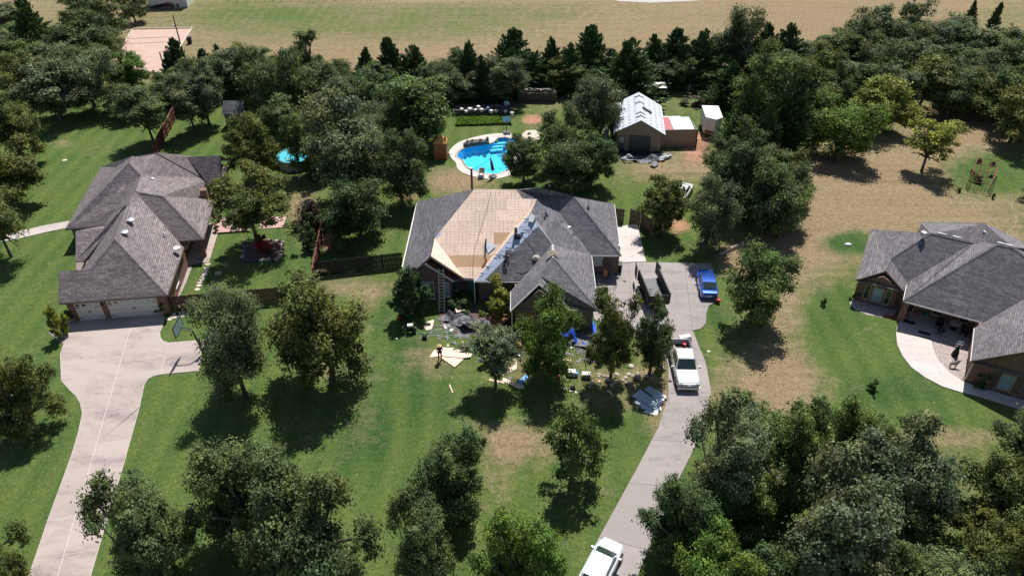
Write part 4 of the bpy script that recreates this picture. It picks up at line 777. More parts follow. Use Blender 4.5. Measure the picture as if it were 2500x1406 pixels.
# right-hand wood
rt = [('g',1855,305,165,112,'oak above the clump behind the metal workshop'),('g',1935,275,155,122,'oak at the back of the right wood above the red path'),('d',1800,520,175,304,'large oak right of the metal workshop'),('d',1870,572,155,394,'oak at the front right of the clump by the driveway end'),('s',1722,612,134,440,'grey oak above the driveway end near the blue car'),('o',1610,572,132,432,'yellowish oak right of the wooden gate'),
      ('b',2040,397,182,240,'round bright oak alone on dry grass left of the yellow-green tree'),('y',2150,322,152,196,'yellow-green tree at the front of the right wood'),('y',2250,418,142,280,'thin yellowish oak with leaning trunk on dry grass'),('o',2466,348,150,218,'olive oak near the right edge above the metal frame'),('d',2535,474,120,360,'oak cut by the right edge beside the metal frame'),
      ('s',2062,236,132,148,'oak left of the yellow-green tree, in the right wood'),('o',2240,268,152,120,'olive oak at the front of the right wood, above the thin yellowish oak'),('s',2100,176,135,22,'tall oak at the top of the right wood'),('d',2192,156,135,-2,'highest dark oak cut by the top edge'),('s',2285,166,152,42,'oak of the right wood just right of the highest dark oak'),('s',2372,196,152,62,'oak of the right wood below the two thin cedars'),('s',2452,186,152,58,'oak in the top right corner'),('d',2330,255,142,122,'dark oak in the right wood above the olive oak'),('d',2412,246,142,102,'oak in the right wood, third in from the right edge'),('d',2492,256,132,102,'oak at the right edge of the right wood'),('d',2012,196,115,82,'oak at the left shoulder of the right wood'),('s',1962,190,112,92,'grey oak left of the left shoulder of the right wood'),('g',2150,235,120,140,'oak behind the yellow-green tree')]
for a in rt: T('oak_tree','thin' if 'thin' in a[5] else 'oak',*a,lift=.25 if 'thin' in a[5] else 0)
for a in (('c',1805,385,118,190,'cedar directly behind the white trailer'),('c',1888,392,140,186,'tall cedar in the clump behind the metal workshop'),('c',1850,420,110,250,'cedar between the large oak and the tall cedar'),('c',2350,100,42,10,'left of two thin cedars on the skyline at the top right'),('c',2405,112,46,8,'right of two thin cedars on the skyline at the top right'),('e',1945,330,110,200,'cedar beside the red path in the right wood'),('c',1770,260,100,150,'cedar below the tall half-bare oak')): T('cedar_tree','cedar',*a)

FILL = (('in the treeline behind the workshop', 'd', [(1290,226),(1365,224),(1415,228),(1470,230),(1560,218),(1615,214),(1670,214),(1735,212)], 92, 82), ('round the above-ground pool', 'g', [(775,432),(795,385)], 112, 125), ('behind the left garden and shed', 'd', [(420,262),(482,246),(562,225),(620,240),(690,258),(715,300),(700,345)], 120, 112), ('between the round pool and the vegetable bed', 's', [(805,335),(820,305),(875,300),(880,395),(920,415),(930,262),(965,345),(1000,300)], 125, 125),
        ('along the treeline above the vegetable bed', 'd', [(790,225),(925,245),(985,245),(1035,250),(1090,252),(1130,246),(1200,238)], 92, 92), ('of the right wood, in its rear part', 's', [(1880,240),(1985,240),(2035,190),(2110,215),(2160,175),(2205,215),(2250,190),(2290,230),(2330,195),(2362,240),(2410,195),(2440,230),(2470,205),(2500,215)], 130, 128),
        ('of the right wood, in its front shade', 'd', [(1850,345),(1915,330),(1962,300),(2020,280),(2100,270),(2190,262),(2310,292),(2372,285),(2430,292),(2495,310)], 122, 120), ('in the far left wood', 'd', [(20,165),(70,262),(95,215),(140,190),(180,232),(228,215),(258,165)], 130, 125),
        ('in the clump between workshop and driveway end', 'd', [(1752,452),(1765,520),(1828,470),(1842,545),(1900,490),(1905,545)], 130, 135), ('low in the lower left clump', 'k', [(705,1400),(720,1290)], 165, 160), ('deep in the lower right wood', 'g', [(1785,1140),(1830,1330),(1880,1480),(2050,1185),(2105,1450)], 200, 190))
for lab, tt, pts, w, hh in FILL:
    for k, (x, y) in enumerate(pts):
        T('oak_tree', 'oak', 'dgsok'[(k*3+len(lab)) % 5] if k % 3 else tt, x, y, w*(.85+.3*((k*.37) % 1)), y-hh*(.85+.25*((k*.61) % 1)), f'{ORD[k]} from the left of the crowded oaks {lab}', group='crowded oaks '+lab)
# ------------------------------------------------------------------ fences
def fence(label, pts, h, mat, rails_front=False, cap=False, step=.15):
    pts = [W(*p) for p in pts]; R = thing('board_fence', label, 'fence', pts[0]); pm = MB().box((0, 0, h/2), (step-.014, .022, h)); me0 = None; r = random.Random(len(label))
    for a, b in zip(pts[:-1], pts[1:]):
        d = b-a; L = d.length; e = d/L; n = Vector((-e.y, e.x, 0)); rz = math.atan2(e.y, e.x); k = int(L/step)
        for i in range(k):
            c = a+e*(i+.5)*step-pts[0]
            if me0 is None: o = pm.build('picket', mat, R, local=True); me0 = o.data
            else: o = link('picket', me0, R)
            o.location = c+n*r.uniform(-.004, .004); o.rotation_euler = (0, 0, rz); o.scale.z = r.uniform(.985, 1.012)
        s = -1 if rails_front else 1
        for z in ((.3, h*.52, h-.25)): MB().bar(a+n*.045*s+Vector((0, 0, z)), b+n*.045*s+Vector((0, 0, z)), .045, .09).build('rail', mat, R)
        for i in range(int(L/2.4)+1): MB().box(a+e*min(L, i*2.4)+n*.11*s+Vector((0, 0, h/2+.02)), (.1, .1, h+.04), rz).build('post', mat, R)
        if cap: MB().bar(a+Vector((0, 0, h+.02)), b+Vector((0, 0, h+.02)), .14, .035).build('cap_rail', mat, R)
    return R
fence('long red-stained board fence behind the left house, running away from the camera', [(380,388),(440,268)], 1.8, 'red_fence', True, True)
fence('red-stained board fence between the left garden and the re-roofed house', [(768,690),(797,535)], 1.8, 'red_fence', True, True)
fence('weathered black board fence left of the re-roofed house', [(766,676),(986,650)], 1.8, 'black_fence')
fence('dark brown board fence right of the white garage doors', [(412,761),(560,748),(704,735)], 1.8, 'brown_fence')
fence('short dark board fence at the right rear corner of the re-roofed house', [(1501,544),(1524,545)], 1.9, 'cedar_fence', step=.14)
fence('short dark board fence right of the gate opening', [(1536,545),(1562,552),(1590,575)], 1.9, 'cedar_fence', step=.14)
def iron_gate():
    a, b = W(1699, 362), W(1742, 355); R = thing('iron_gate', 'thin black bar gate on red soil right of the metal workshop', 'gate', a)
    d = b-a; k = 16
    for z in (.15, .6, 1.15): MB().bar(a+Vector((0, 0, z)), b+Vector((0, 0, z)), .035, .035).build('rail', 'rust', R)
    for i in range(k+1): MB().bar(a+d*i/k+Vector((0, 0, .05)), a+d*i/k+Vector((0, 0, 1.2)), .022, .022).build('bar', 'rust', R)
    for p in (a, b): MB().box(p+Vector((0, 0, .65)), (.08, .08, 1.3)).build('post', 'dark_steel', R)
iron_gate()

# ------------------------------------------------------------------ kidney pool and its surroundings
def spline(pts, k=3):
    out = []; n = len(pts)
    for i in range(n):
        p0, p1, p2, p3 = (pts[(i+j-1) % n] for j in range(4))
        for t in np.linspace(0, 1, k, endpoint=False): out.append(.5*((2*p1)+(-p0+p2)*t+(2*p0-5*p1+4*p2-p3)*t*t+(-p0+3*p1-3*p2+p3)*t**3))
    return out
def ring(outer, inner, z0, z1):                                  # both loops have the same count
    m = MB(); n = len(outer); v = []
    for z in (z0, z1): v += [(p.x, p.y, z) for p in outer]+[(p.x, p.y, z) for p in inner]
    f = []
    for i in range(n):
        j = (i+1) % n; f += [(2*n+i, 2*n+j, 3*n+j, 3*n+i), (i, n+i, n+j, j), (i, j, 2*n+j, 2*n+i), (n+j, n+i, 3*n+i, 3*n+j)]
    return m.add(v, f)
def kidney_pool():
    wl = spline([W(*p) for p in POOL]); c = sum(wl, Vector())/len(wl); R = thing('swimming_pool', 'kidney-shaped in-ground pool with bright blue water', 'pool', (c.x, c.y, 0))
    cop = [p+(p-c).normalized()*.35 for p in wl]; ring(cop, wl, -.02, .07).build('coping', 'stone', R)
    dk = spline([W(*p) for p in DECK]); n = len(wl)
    # deck ring: resample outer loop by angle around the pool centre
    def ray(loop, a):
        d = Vector((math.cos(a), math.sin(a), 0)); best = None
        for p, q in zip(loop, loop[1:]+loop[:1]):
            e = q-p; den = d.x*e.y-d.y*e.x
            if abs(den) < 1e-9: continue
            t = ((p.x-c.x)*e.y-(p.y-c.y)*e.x)/den; s = ((p.x-c.x)*d.y-(p.y-c.y)*d.x)/den
            if t > 0 and -1e-6 <= s <= 1+1e-6 and (best is None or t > best): best = t
        return c+d*(best or 1)
    A = np.linspace(0, 2*math.pi, 96, endpoint=False); o = [ray(dk, a) for a in A]; i_ = [ray(cop, a) for a in A]; o = [q if (q-c).length > (p-c).length+.3 else p+(p-c).normalized()*.6 for p, q in zip(i_, o)]
    struct('pool_deck', ring(o, i_, .004, .055), 'concrete_bright')
    m = MB(); v = [(p.x, p.y, .0) for p in wl]+[(c.x+(p.x-c.x)*.9, c.y+(p.y-c.y)*.9, -1.1) for p in wl]; m.add(v, [(i, (i+1) % n, n+(i+1) % n, n+i) for i in range(n)]); m.build('basin_wall', 'liner_deep', R)
    MB().poly([(c.x+(p.x-c.x)*.9, c.y+(p.y-c.y)*.9, -1.1) for p in wl]).build('basin_floor', 'liner', R, recalc=False)
    MB().poly([(p.x, p.y, -.12) for p in wl]).build('water', 'water', R, recalc=False)
    for k in range(3): p = W(1222-k*5, 345+k*5); MB().box((p.x, p.y, -.35-.2*k), (2.2-.2*k, .5, .2), .2).build('step', 'pool_step', R)
    pts = [W(*p) for p in [(1131,358),(1140,352),(1155,349),(1180,348),(1194,349),(1194,353),(1178,355),(1155,357),(1140,361)]]
    L = solo('pool_ledge', MB().prism([Vector((p.x, p.y, .056)) for p in pts], (0, 0, .45)), 'dark_stone', (pts[0].x, pts[0].y, 0), 'low dark stone ledge along the far edge of the pool', 'ledge')
    for x, y, s, lab, lf in ((1139,352,.5,'leftmost plant pot on the pool ledge','y'),(1151,349,.42,'dark plant pot second from the left on the pool ledge','d'),(1173,347,.4,'small brown plant pot at the middle of the pool ledge','p'),(1187,347,.6,'largest plant pot at the right end of the pool ledge','s')): potted(x, y, s, lab, lf, .5)
def potted(x, y, s, label, tint='g', z=0, h=1.0, mat='pot'):
    p = W(x, y, z); R = thing('potted_plant', label, 'plant', p); MB().lathe([(s*.28, 0), (s*.4, s*.5), (s*.45, s*.55), (s*.38, s*.55), (s*.36, s*.5)], p, 12).build('pot', mat, R)
    o = link('foliage', BUSH[int(x) % 3][0], R); o.scale = (s*.6, s*.6, s*.55*h); o.location = (0, 0, s*.2); o.color = (*TINT[tint], 1); return R
kidney_pool()
def play_cube():
    b = W(1077, 384); R = thing('play_cube', 'brown plastic climbing cube with an orange pointed roof beside the pool', 'playhouse', b); w = 1.75; h = 2.35
    MB().prism([b+Vector((x, y, .02)) for x, y in ((-w/2, -w/2), (w/2, -w/2), (w/2, w/2), (-w/2, w/2))], (0, 0, h)).build('cube_body', 'orange_wood', R)
    t = b+Vector((0, 0, h+.02)); q = w/2+.06; m = MB(); m.add([t+Vector((-q, -q, 0)), t+Vector((q, -q, 0)), t+Vector((q, q, 0)), t+Vector((-q, q, 0)), t+Vector((.1, -.1, .95))], [(0, 1, 4), (1, 2, 4), (2, 3, 4), (3, 0, 4), (3, 2, 1, 0)]); m.build('roof', 'orange_roof', R)
    for x, z, mt in ((-.45, 1.75, 'teal'), (.35, 1.5, 'plant_pink'), (.4, .65, 'plant_pink'), (-.1, 1.0, 'red'), (-.45, .9, 'plant_pink')): MB().tube([b+Vector((x, -w/2-.002, z)), b+Vector((x, -w/2-.05, z))], .17 if x != -.1 else .1, 14).build('hand_hold', mt, R)
    MB().box(b+Vector((.7, -.3, h+.35)), (.22, .22, .7)).build('chimney', 'lumber_brown', R)
play_cube()
def hoop_portable():
    b = W(1237, 327); R = thing('basketball_hoop', 'portable basketball hoop with grey base at the far side of the pool', 'hoop', b)
    MB().prism([b+Vector((x, y, 0.06)) for x, y in ((-.5, -.4), (.5, -.4), (.35, .5), (-.35, .5))], (0, 0, .25)).build('base', 'door_grey', R); MB().tube([b+Vector((0, .2, .3)), b+Vector((0, .05, 1.6)), b+Vector((0, -.15, 2.4))], .05).build('pole', 'dark_steel', R)
    MB().box(b+Vector((0, -.3, 2.35)), (1.05, .04, .75)).build('backboard', 'pale_glass', R); m = MB(); m.tube([b+Vector((.23*math.cos(a), -.58+.23*math.sin(a), 2.05)) for a in np.linspace(0, 2*math.pi, 17)], .012, 6, False); m.build('rim', 'red', R)
hoop_portable()
def umbrella():
    b = W(1203, 433); R = thing('pool_umbrella', 'closed dark red umbrella on a grey round base at the near pool edge', 'umbrella', b)
    MB().lathe([(.55, .056), (.55, .12), (.42, .22), (.06, .26)], b, 16).build('base', 'door_grey', R); MB().tube([b+Vector((.1, 0, .2)), b+Vector((.15, 0, 1.2)), b+Vector((-.2, 0, 2.75))], .035).build('pole', 'dark_steel', R)
    MB().tube([b+Vector((.0, -.05, 1.0)), b+Vector((-.02, -.05, 1.5)), b+Vector((-.15, -.05, 2.2)), b+Vector((-.28, -.05, 2.8))], [.16, .2, .15, .03], 9).build('folded_canopy', 'cloth_red', R); MB().tube([b+Vector((-.1, -.1, 1.3)), b+Vector((-.2, -.1, 2.4))], [.14, .06], 6).build('canopy_fold', 'cloth_black', R)
umbrella()
def chair(px, py, rz, label, mat='white_plastic', z=0, s=1.0):
    b = W(px, py, z); R = thing('garden_chair', label, 'chair', b, rz); k = dict(local=True)
    MB().box((0, 0, .42*s), (.55*s, .55*s, .05)).build('seat', mat, R, **k); MB().box((0, .29*s, .75*s), (.55*s, .05, .62*s), mat=Matrix.Rotation(-.2, 3, 'X')).build('backrest', mat, R, **k)
    for x in (-.25, .25):
        for y in (-.25, .25): MB().box((x*s, y*s, .2*s), (.05, .05, .4*s)).build('leg', mat, R, **k)
        MB().box((x*1.1*s, 0, .62*s), (.06, .55*s, .04)).build('arm_rest', mat, R, **k)
chair(1176, 428, 3.3, 'pale lounge chair on the near pool deck', 'stone_pale', .056, 1.25)
def pole_post():
    b = W(1153, 474); h = hsolve(b.x, b.y, 412); R = thing('light_post', 'tall red-brown wooden post rising behind the bare roof ridge', 'post', b)
    MB().box(b+Vector((0, 0, h/2)), (.24, .24, h)).build('post', 'lumber_brown', R, local=False); MB().box(b+Vector((0, 0, h+.05)), (.28, .28, .1)).build('post_cap', 'white_trim', R)
    p0 = b+Vector((0, 0, h-.1))
    for k, (x, y, z) in enumerate(((1225,352,3.2),(1120,372,2.8),(1330,380,3.5))):
        q = W(x, y, z); m = MB(); pts = [p0.lerp(q, t)-Vector((0, 0, 1.2*4*t*(1-t)*.5)) for t in np.linspace(0, 1, 14)]; m.tube(pts, .014, 4, False); s = m.build('string_lights', 'cord', R)
        for p in pts[1:-1]: MB().lathe([(.02, -.16), (.05, -.08), (.015, 0)], p, 6).build('bulb', 'cord', s)
pole_post()
def garden_beds():
    q = [W(*p) for p in [(1105,282),(1246,281),(1246,262),(1108,264)]]; m = MB()
    R = thing('raised_garden', 'garden with dark sleeper wall and pale tubs behind the pool', 'garden bed', q[0])
    for k in range(3):
        for a, b in ((q[0], q[1]), (q[1], q[2])): MB().bar(a+Vector((0, 0, .15+.28*k)), b+Vector((0, 0, .15+.28*k)), .25, .26).build('sleeper', 'dark_stone', R)
    MB().prism([Vector((p.x, p.y, .3)) for p in q], (0, 0, .25)).build('soil', 'mulch', R)
    for i, (x, y, s, mt) in enumerate(((1127,271,.4,'white_plastic'),(1147,272,.5,'white_plastic'),(1138,276,.35,'white_plastic'),(1160,273,.4,'steel'),(1168,266,.45,'white_plastic'),(1176,273,.45,'white_plastic'),(1192,270,.5,'pale_glass'),(1199,276,.45,'white_plastic'),(1211,275,.4,'stone_pale'),(1234,275,.35,'white_plastic'),(1215,266,.6,'door_grey'),(1237,258,.6,'blue_metal'))):
        p = W(x, y, .55); lab = ORD[i]+' from the left of the pale tubs and stones in the sleeper-walled garden'; solo('garden_tub', MB().lathe([(s*.6, 0), (s*.75, s*.6), (s*.6, s*1.0), (s*.2, s*1.1)], p, 9), mt, p, lab, 'tub', 'tubs in the sleeper-walled garden')
    q = [W(*p) for p in [(1112,309),(1246,305),(1246,288),(1118,290)]]; R = thing('vegetable_bed', 'low timber-edged bed of bright green growth behind the pool', 'garden bed', q[0])
    for a, b in zip(q, q[1:]+q[:1]): MB().bar(a+Vector((0, 0, .1)), b+Vector((0, 0, .1)), .12, .2).build('edging_board', 'cedar_fence', R)
    g = np.random.default_rng(5); n = 9000; st = g.random((n, 2)); C = np.array([[*(q[0]*(1-a)*(1-b)+q[1]*a*(1-b)+q[2]*a*b+q[3]*(1-a)*b)] for a, b in st]); C[:, 2] = .08+g.random(n)*.3; N = unit(g.normal(size=(n, 3))+np.array([0, 0, 1])); A, B = frame(N, g, g.uniform(.05, .1, n), np.ones(n)*1.2)
    me = quads_mesh('seedlings', C-np.array(q[0]), A, B, g.uniform(.6, 1.4, (n, 1))*np.ones((n, 3))); me.materials.append(MATS['leaf']); o = link('seedlings', me, R); o.color = (.14, .24, .035, 1); o['kind'] = 'stuff'
garden_beds()
def bird_feeder():
    b = W(1250, 300); R = thing('bird_feeder', 'small white feeder on a thin pole right of the vegetable bed', 'feeder', b); MB().tube([b, b+Vector((0, 0, 1.2))], .03).build('pole', 'white_trim', R); MB().lathe([(.25, 1.2), (.1, 1.3), (.08, 1.5), (.28, 1.6), (.03, 1.75)], b, 10).build('feeder_head', 'white_plastic', R)
bird_feeder()
def wood_pile():
    b = W(1312, 248); R = thing('wood_pile', 'long stack of firewood with grey boards on top at the treeline', 'woodpile', b); r = random.Random(4); m = MB()
    k = 0
    for row in range(7):
        for i in range(22):
            x = -3.0+i*.27+r.uniform(-.05, .05)+(.13 if row % 2 else 0); rr = r.uniform(.11, .16); y = r.uniform(-.1, .1)
            o = MB().tube([b+Vector((x, -.5+y, .14+row*.22)), b+Vector((x, .7+y, .14+row*.22))], rr, 7).build('log', 'dark_stone' if r.random() < .7 else 'bark', R)
    for i in range(14): a = r.uniform(-.5, .5); x = r.uniform(-2.7, 2.2); p = b+Vector((x, .1, 1.75+.02*i)); MB().box(p, (1.8, .18, .04), a).build('board', 'stone', R)
wood_pile()

q = [W(*p) for p in [(1270,332),(1285,320),(1305,318),(1320,326),(1318,340),(1295,348)]]; struct('flagstone_patio', MB().prism([Vector((p.x, p.y, .006)) for p in q], (0, 0, .05)), 'stone_pale')
for x, y, w, t, tt, lab in ((1652,222,36,200,'s','pale feathery bush left of the pond weeds behind the workshop'),(1690,230,44,206,'s','pale feathery bush behind the white trailer'),(1672,258,34,240,'s','low blue-green bush on the grass behind the workshop')): tree('garden_bush','bush',tt,x,y,w,t,lab,parts=('stem','foliage'),cat='bush')
tree('dry_brush','bush','p',1716,262,60,236,'rusty brown brush behind the white trailer',parts=('stem','foliage'),cat='brush')
p = W(1660, 190); solo('blue_barrel', MB().lathe([(.45, 0), (.5, .3), (.5, .8), (.45, 1.1), (.1, 1.12)], p, 12), 'tarp_blue', p, 'blue barrel in the shade of the treeline behind the workshop', 'barrel')
p = W(1545, 236); R = thing('fallen_log', 'weathered logs lying at the treeline behind the workshop', 'logs', p); [MB().tube([p+Vector((-3, .5*k, .25)), p+Vector((2.5, .5*k+.3, .2))], [.25, .18], 8).build('log', 'stone', R) for k in range(2)]
# ------------------------------------------------------------------ outbuildings
def workshop():
    S_ = lambda x, y: (1430+x/7.03, 230+y/7.03)
    R = thing('metal_workshop', 'tan metal workshop with white membrane roof and grey roll-up door', 'workshop', W(*S_(900, 985))); a, b = W(*S_(515, 965)), W(*S_(1270, 1000)); d = (b-a).normalized(); n = Vector((-d.y, d.x, 0))
    wdt = (b-a).length; ez = 2.9; Ln = 9.2; pk = (a+b)/2; rz_ = 2.9+wdt/2*.56
    def L(s, t, z): q = a+d*s+n*t; return Vector((q.x, q.y, z))
    for nm, s0, t0, s1, t1 in (('wall', 0, 0, wdt, 0), ('wall', wdt, 0, wdt, Ln), ('wall', wdt, Ln, 0, Ln), ('wall', 0, Ln, 0, 0)):
        p, q = L(s0, t0, 0), L(s1, t1, 0); e = (q-p).normalized(); nn = Vector((e.y, -e.x, 0)); w = MB().prism([p, q, q-nn*.1, p-nn*.1], (0, 0, ez)).build(nm, 'tan_siding', R); k = int((q-p).length/.3)
        if t0 == 0 or s0 == wdt:
            for i in range(k):
                c = p+e*(i+.5)*.3; zt = ez
                if t0 == 0 and t1 == 0: zt = ez+min((i+.5)*.3, wdt-(i+.5)*.3)*.56-.1
                MB().box(c+nn*.012+Vector((0, 0, zt/2)), (.05, .03, zt), math.atan2(e.y, e.x)).build('siding_rib', 'tan_siding', w)
    for t in (0, Ln): MB().prism([L(0, t, ez-.02), L(wdt, t, ez-.02), L(wdt/2, t, rz_-.05)], n*.08).build('gable_wall', 'tan_siding', R)
    rk = [L(-.45, -.3, ez-.25), L(wdt/2, -.3, rz_), L(wdt/2, Ln+.3, rz_), L(-.45, Ln+.3, ez-.25)]; r2 = [L(wdt+.45, -.3, ez-.25), L(wdt/2, -.3, rz_), L(wdt/2, Ln+.3, rz_), L(wdt+.45, Ln+.3, ez-.25)]
    for q, sgn in ((rk, 1), (r2, -1)):
        rf = MB().prism(q, (0, 0, .08)).build('roof_slope', 'membrane', R); e = (q[1]-q[0]); t_ = n; nr = e.cross(t_).normalized(); nr = nr if nr.z > 0 else -nr
        for i in range(4):
            for j in range(9):
                c = q[0]+e*((i+.55)/4.3)+t_*(j+.7)*1.02+nr*.09
                for h in (-.13, 0, .13): MB().box(c+e.normalized()*h, (.42, .06, .006), mat=Matrix((t_, nr.cross(t_), nr)).transposed()).build('printed_line', 'steel', rf)
    for k, t in enumerate((1.2, 2.4, 6.0, 8.2)):
        c = L(wdt/2, t, rz_+.12); m = MB(); e = d; m.add([c-e*.6+Vector((0, 0, -.36))-n*.22, c-n*.22, c+e*.6+Vector((0, 0, -.36))-n*.22, c-e*.6+Vector((0, 0, -.36))+n*.22, c+n*.22, c+e*.6+Vector((0, 0, -.36))+n*.22], [(0, 1, 4, 3), (1, 2, 5, 4), (0, 2, 1)]); solo('shingle_bundle', m, 'tarp_grey', c, f'{ORD[k]} dark shingle bundle from the front on the workshop ridge', 'shingles', 'bundles on the workshop ridge')
    c = L(wdt/2+1.0, 4.2, rz_-.35); solo('shingle_bundle', MB().box(c+Vector((0, 0, .02)), (1.5, .45, .16), mat=(Matrix.Rotation(math.atan2(d.y, d.x), 3, 'Z') @ Matrix.Rotation(math.atan(.56), 3, 'Y'))), 'tarp_grey', c, 'long dark shingle bundle lying down the right slope of the workshop roof', 'shingles')
    def plate(nm, s0, s1, z0, z1, mt, o=.02, par=None): return MB().prism([L(s0, -.02, z0), L(s1, -.02, z0), L(s1, -.02, z1), L(s0, -.02, z1)], -n*o).build(nm, mt, par or R)
    D = plate('roll_up_door', 1.65, 4.55, .05, 2.3, 'door_grey', .06); 
    for k in range(5): plate('door_panel', 1.7, 4.5, .1+k*.44, .1+k*.44+.42, 'door_grey', .1, D)
    D = plate('side_door', .25, 1.1, .05, 2.2, 'door_grey', .06); plate('pane', .4, .95, 1.2, 2.05, 'pale_glass', .08, D)
    gutter(R, [rk[0], rk[3]], 'membrane'); 
    # lean-to
    a2, b2 = L(wdt, 1.6, 0), W(1697, 358); b2 = Vector((b2.x, b2.y, 0)); Q = thing('lean_to', 'tan lean-to joined to the workshop, roof half red and half pale blue', 'shed', a2); e = (b2-a2).normalized(); nn = Vector((-e.y, e.x, 0)); ll = (b2-a2).length
    w = MB().prism([a2, b2, b2+nn*.1, a2+nn*.1], (0, 0, 2.55)).build('wall', 'tan_siding', Q)
    for i in range(int(ll/.4)): MB().box(a2+e*(i+.5)*.4-nn*.012+Vector((0, 0, 1.27)), (.05, .03, 2.5), math.atan2(e.y, e.x)).build('siding_rib', 'tan_siding', w)
    MB().prism([b2, b2+nn*3, b2+nn*3-e*.1, b2-e*.1], (0, 0, 2.4)).build('wall', 'tan_siding', Q)
    for s0, s1, mt in ((.1, 1.7, 'red_metal'), (1.75, ll*.92, 'blue_metal')):
        p = MB().prism([a2+e*s0+Vector((0, 0, 2.5))+nn*.12, a2+e*s1+Vector((0, 0, 2.5))+nn*.12, a2+e*s1+nn*3.6+Vector((0, 0, 2.75)), a2+e*s0+nn*3.6+Vector((0, 0, 2.75))], (0, 0, .04)).build('roof_sheet', mt, Q)
        if mt == 'red_metal':
            for k in range(6): q = a2+e*(s0+.15+k*.26); MB().bar(q+nn*.15+Vector((0, 0, 2.55)), q+nn*3.5+Vector((0, 0, 2.8)), .05, .04).build('roof_rib', mt, p)
    MB().bar(a2+nn*4.2+Vector((0, 0, 2.5)), a2+nn*4.2+e*3.6+Vector((0, 0, 2.5)), .6, .1).build('roof_sheet', 'roof_white', Q)
    MB().bar(b2+e*.05, b2+e*.05+Vector((0, 0, 2.5)), .1, .1).build('corner_trim', 'lumber_brown', Q)
    p = W(1631, 356); solo('yard_table', MB().box(p+Vector((0, 0, 1.5)), (.9, .5, .06)).box(p+Vector((-.35, 0, .75)), (.07, .4, 1.5)).box(p+Vector((.35, 0, .75)), (.07, .4, 1.5)), 'white_trim', p, 'narrow white stand against the lean-to wall', 'stand')
workshop()
def cargo_trailer():
    b = W(1731, 318); R = thing('cargo_trailer', 'white enclosed cargo trailer with pointed nose beside the workshop', 'trailer', b, math.radians(-4)); k = dict(local=True); w, l, h = 1.15, 2.0, 2.35
    pl = [(-w, l), (w, l), (w, -l), (0.15, -l-.8), (-w, -l)]; MB().prism([Vector((x, y, .45)) for x, y in pl], (0, 0, h)).build('box_body', 'white_plastic', R, **k); MB().prism([Vector((x*1.03, y*1.02, h+.452)) for x, y in pl], (0, 0, .06)).build('roof', 'roof_white', R, **k)
    MB().prism([Vector((-w-.004, -l+.02, .5)), Vector((.15, -l-.81, .5)), Vector((.15, -l-.81, 1.0)), Vector((-w-.004, -l+.02, 1.0))], (0, -.015, 0)).build('stone_guard', 'rust', R, **k)
    for x in (-w-.06, w+.06): MB().tube([(x-.1, 0, .33), (x+.1, 0, .33)], .33, 14).build('wheel', 'rubber', R, **k)
    MB().bar((0.1, -l-.7, .45), (0.1, -l-1.7, .42), .1, .1).build('tongue', 'dark_steel', R, **k); MB().bar((.1, -l-1.6, 0), (.1, -l-1.6, .5), .06, .06).build('jack', 'dark_steel', R, **k)
cargo_trailer()
def small_shed():
    b = W(578, 314); R = thing('garden_shed', 'small brown shed with grey gable roof under the trees', 'shed', b); w, dp, h = 2.7, 2.6, 2.3
    MB().prism([b+Vector((x, y, 0)) for x, y in ((-w/2, 0), (w/2, 0), (w/2, dp), (-w/2, dp))], (0, 0, h)).build('wall', 'soffit', R)
    MB().prism([b+Vector((-w/2-.2, -.2, h-.05)), b+Vector((w/2+.2, -.2, h-.05)), b+Vector((w/2+.2, dp/2, h+1.3)), b+Vector((-w/2-.2, dp/2, h+1.3))], (0, 0, .07)).build('roof_slope', 'shingle', R, uv='slope'); MB().prism([b+Vector((-w/2-.2, dp+.2, h-.05)), b+Vector((w/2+.2, dp+.2, h-.05)), b+Vector((w/2+.2, dp/2, h+1.3)), b+Vector((-w/2-.2, dp/2, h+1.3))], (0, 0, .07)).build('roof_slope', 'shingle', R, uv='slope')
    for sx in (-w/2+.02, w/2-.1): MB().prism([b+Vector((sx, .1, h-.02)), b+Vector((sx, dp-.1, h-.02)), b+Vector((sx, dp/2, h+1.2))], (.08, 0, 0)).build('gable_wall', 'soffit', R)
    D = MB().box(b+Vector((.45, -.03, 1.05)), (1.1, .05, 2.0)).build('door', 'rust', R)
    for x in (-.16, 1.06): MB().box(b+Vector((x, -.05, 1.1)), (.13, .06, 2.15)).build('door_trim', 'white_trim', R)
small_shed()
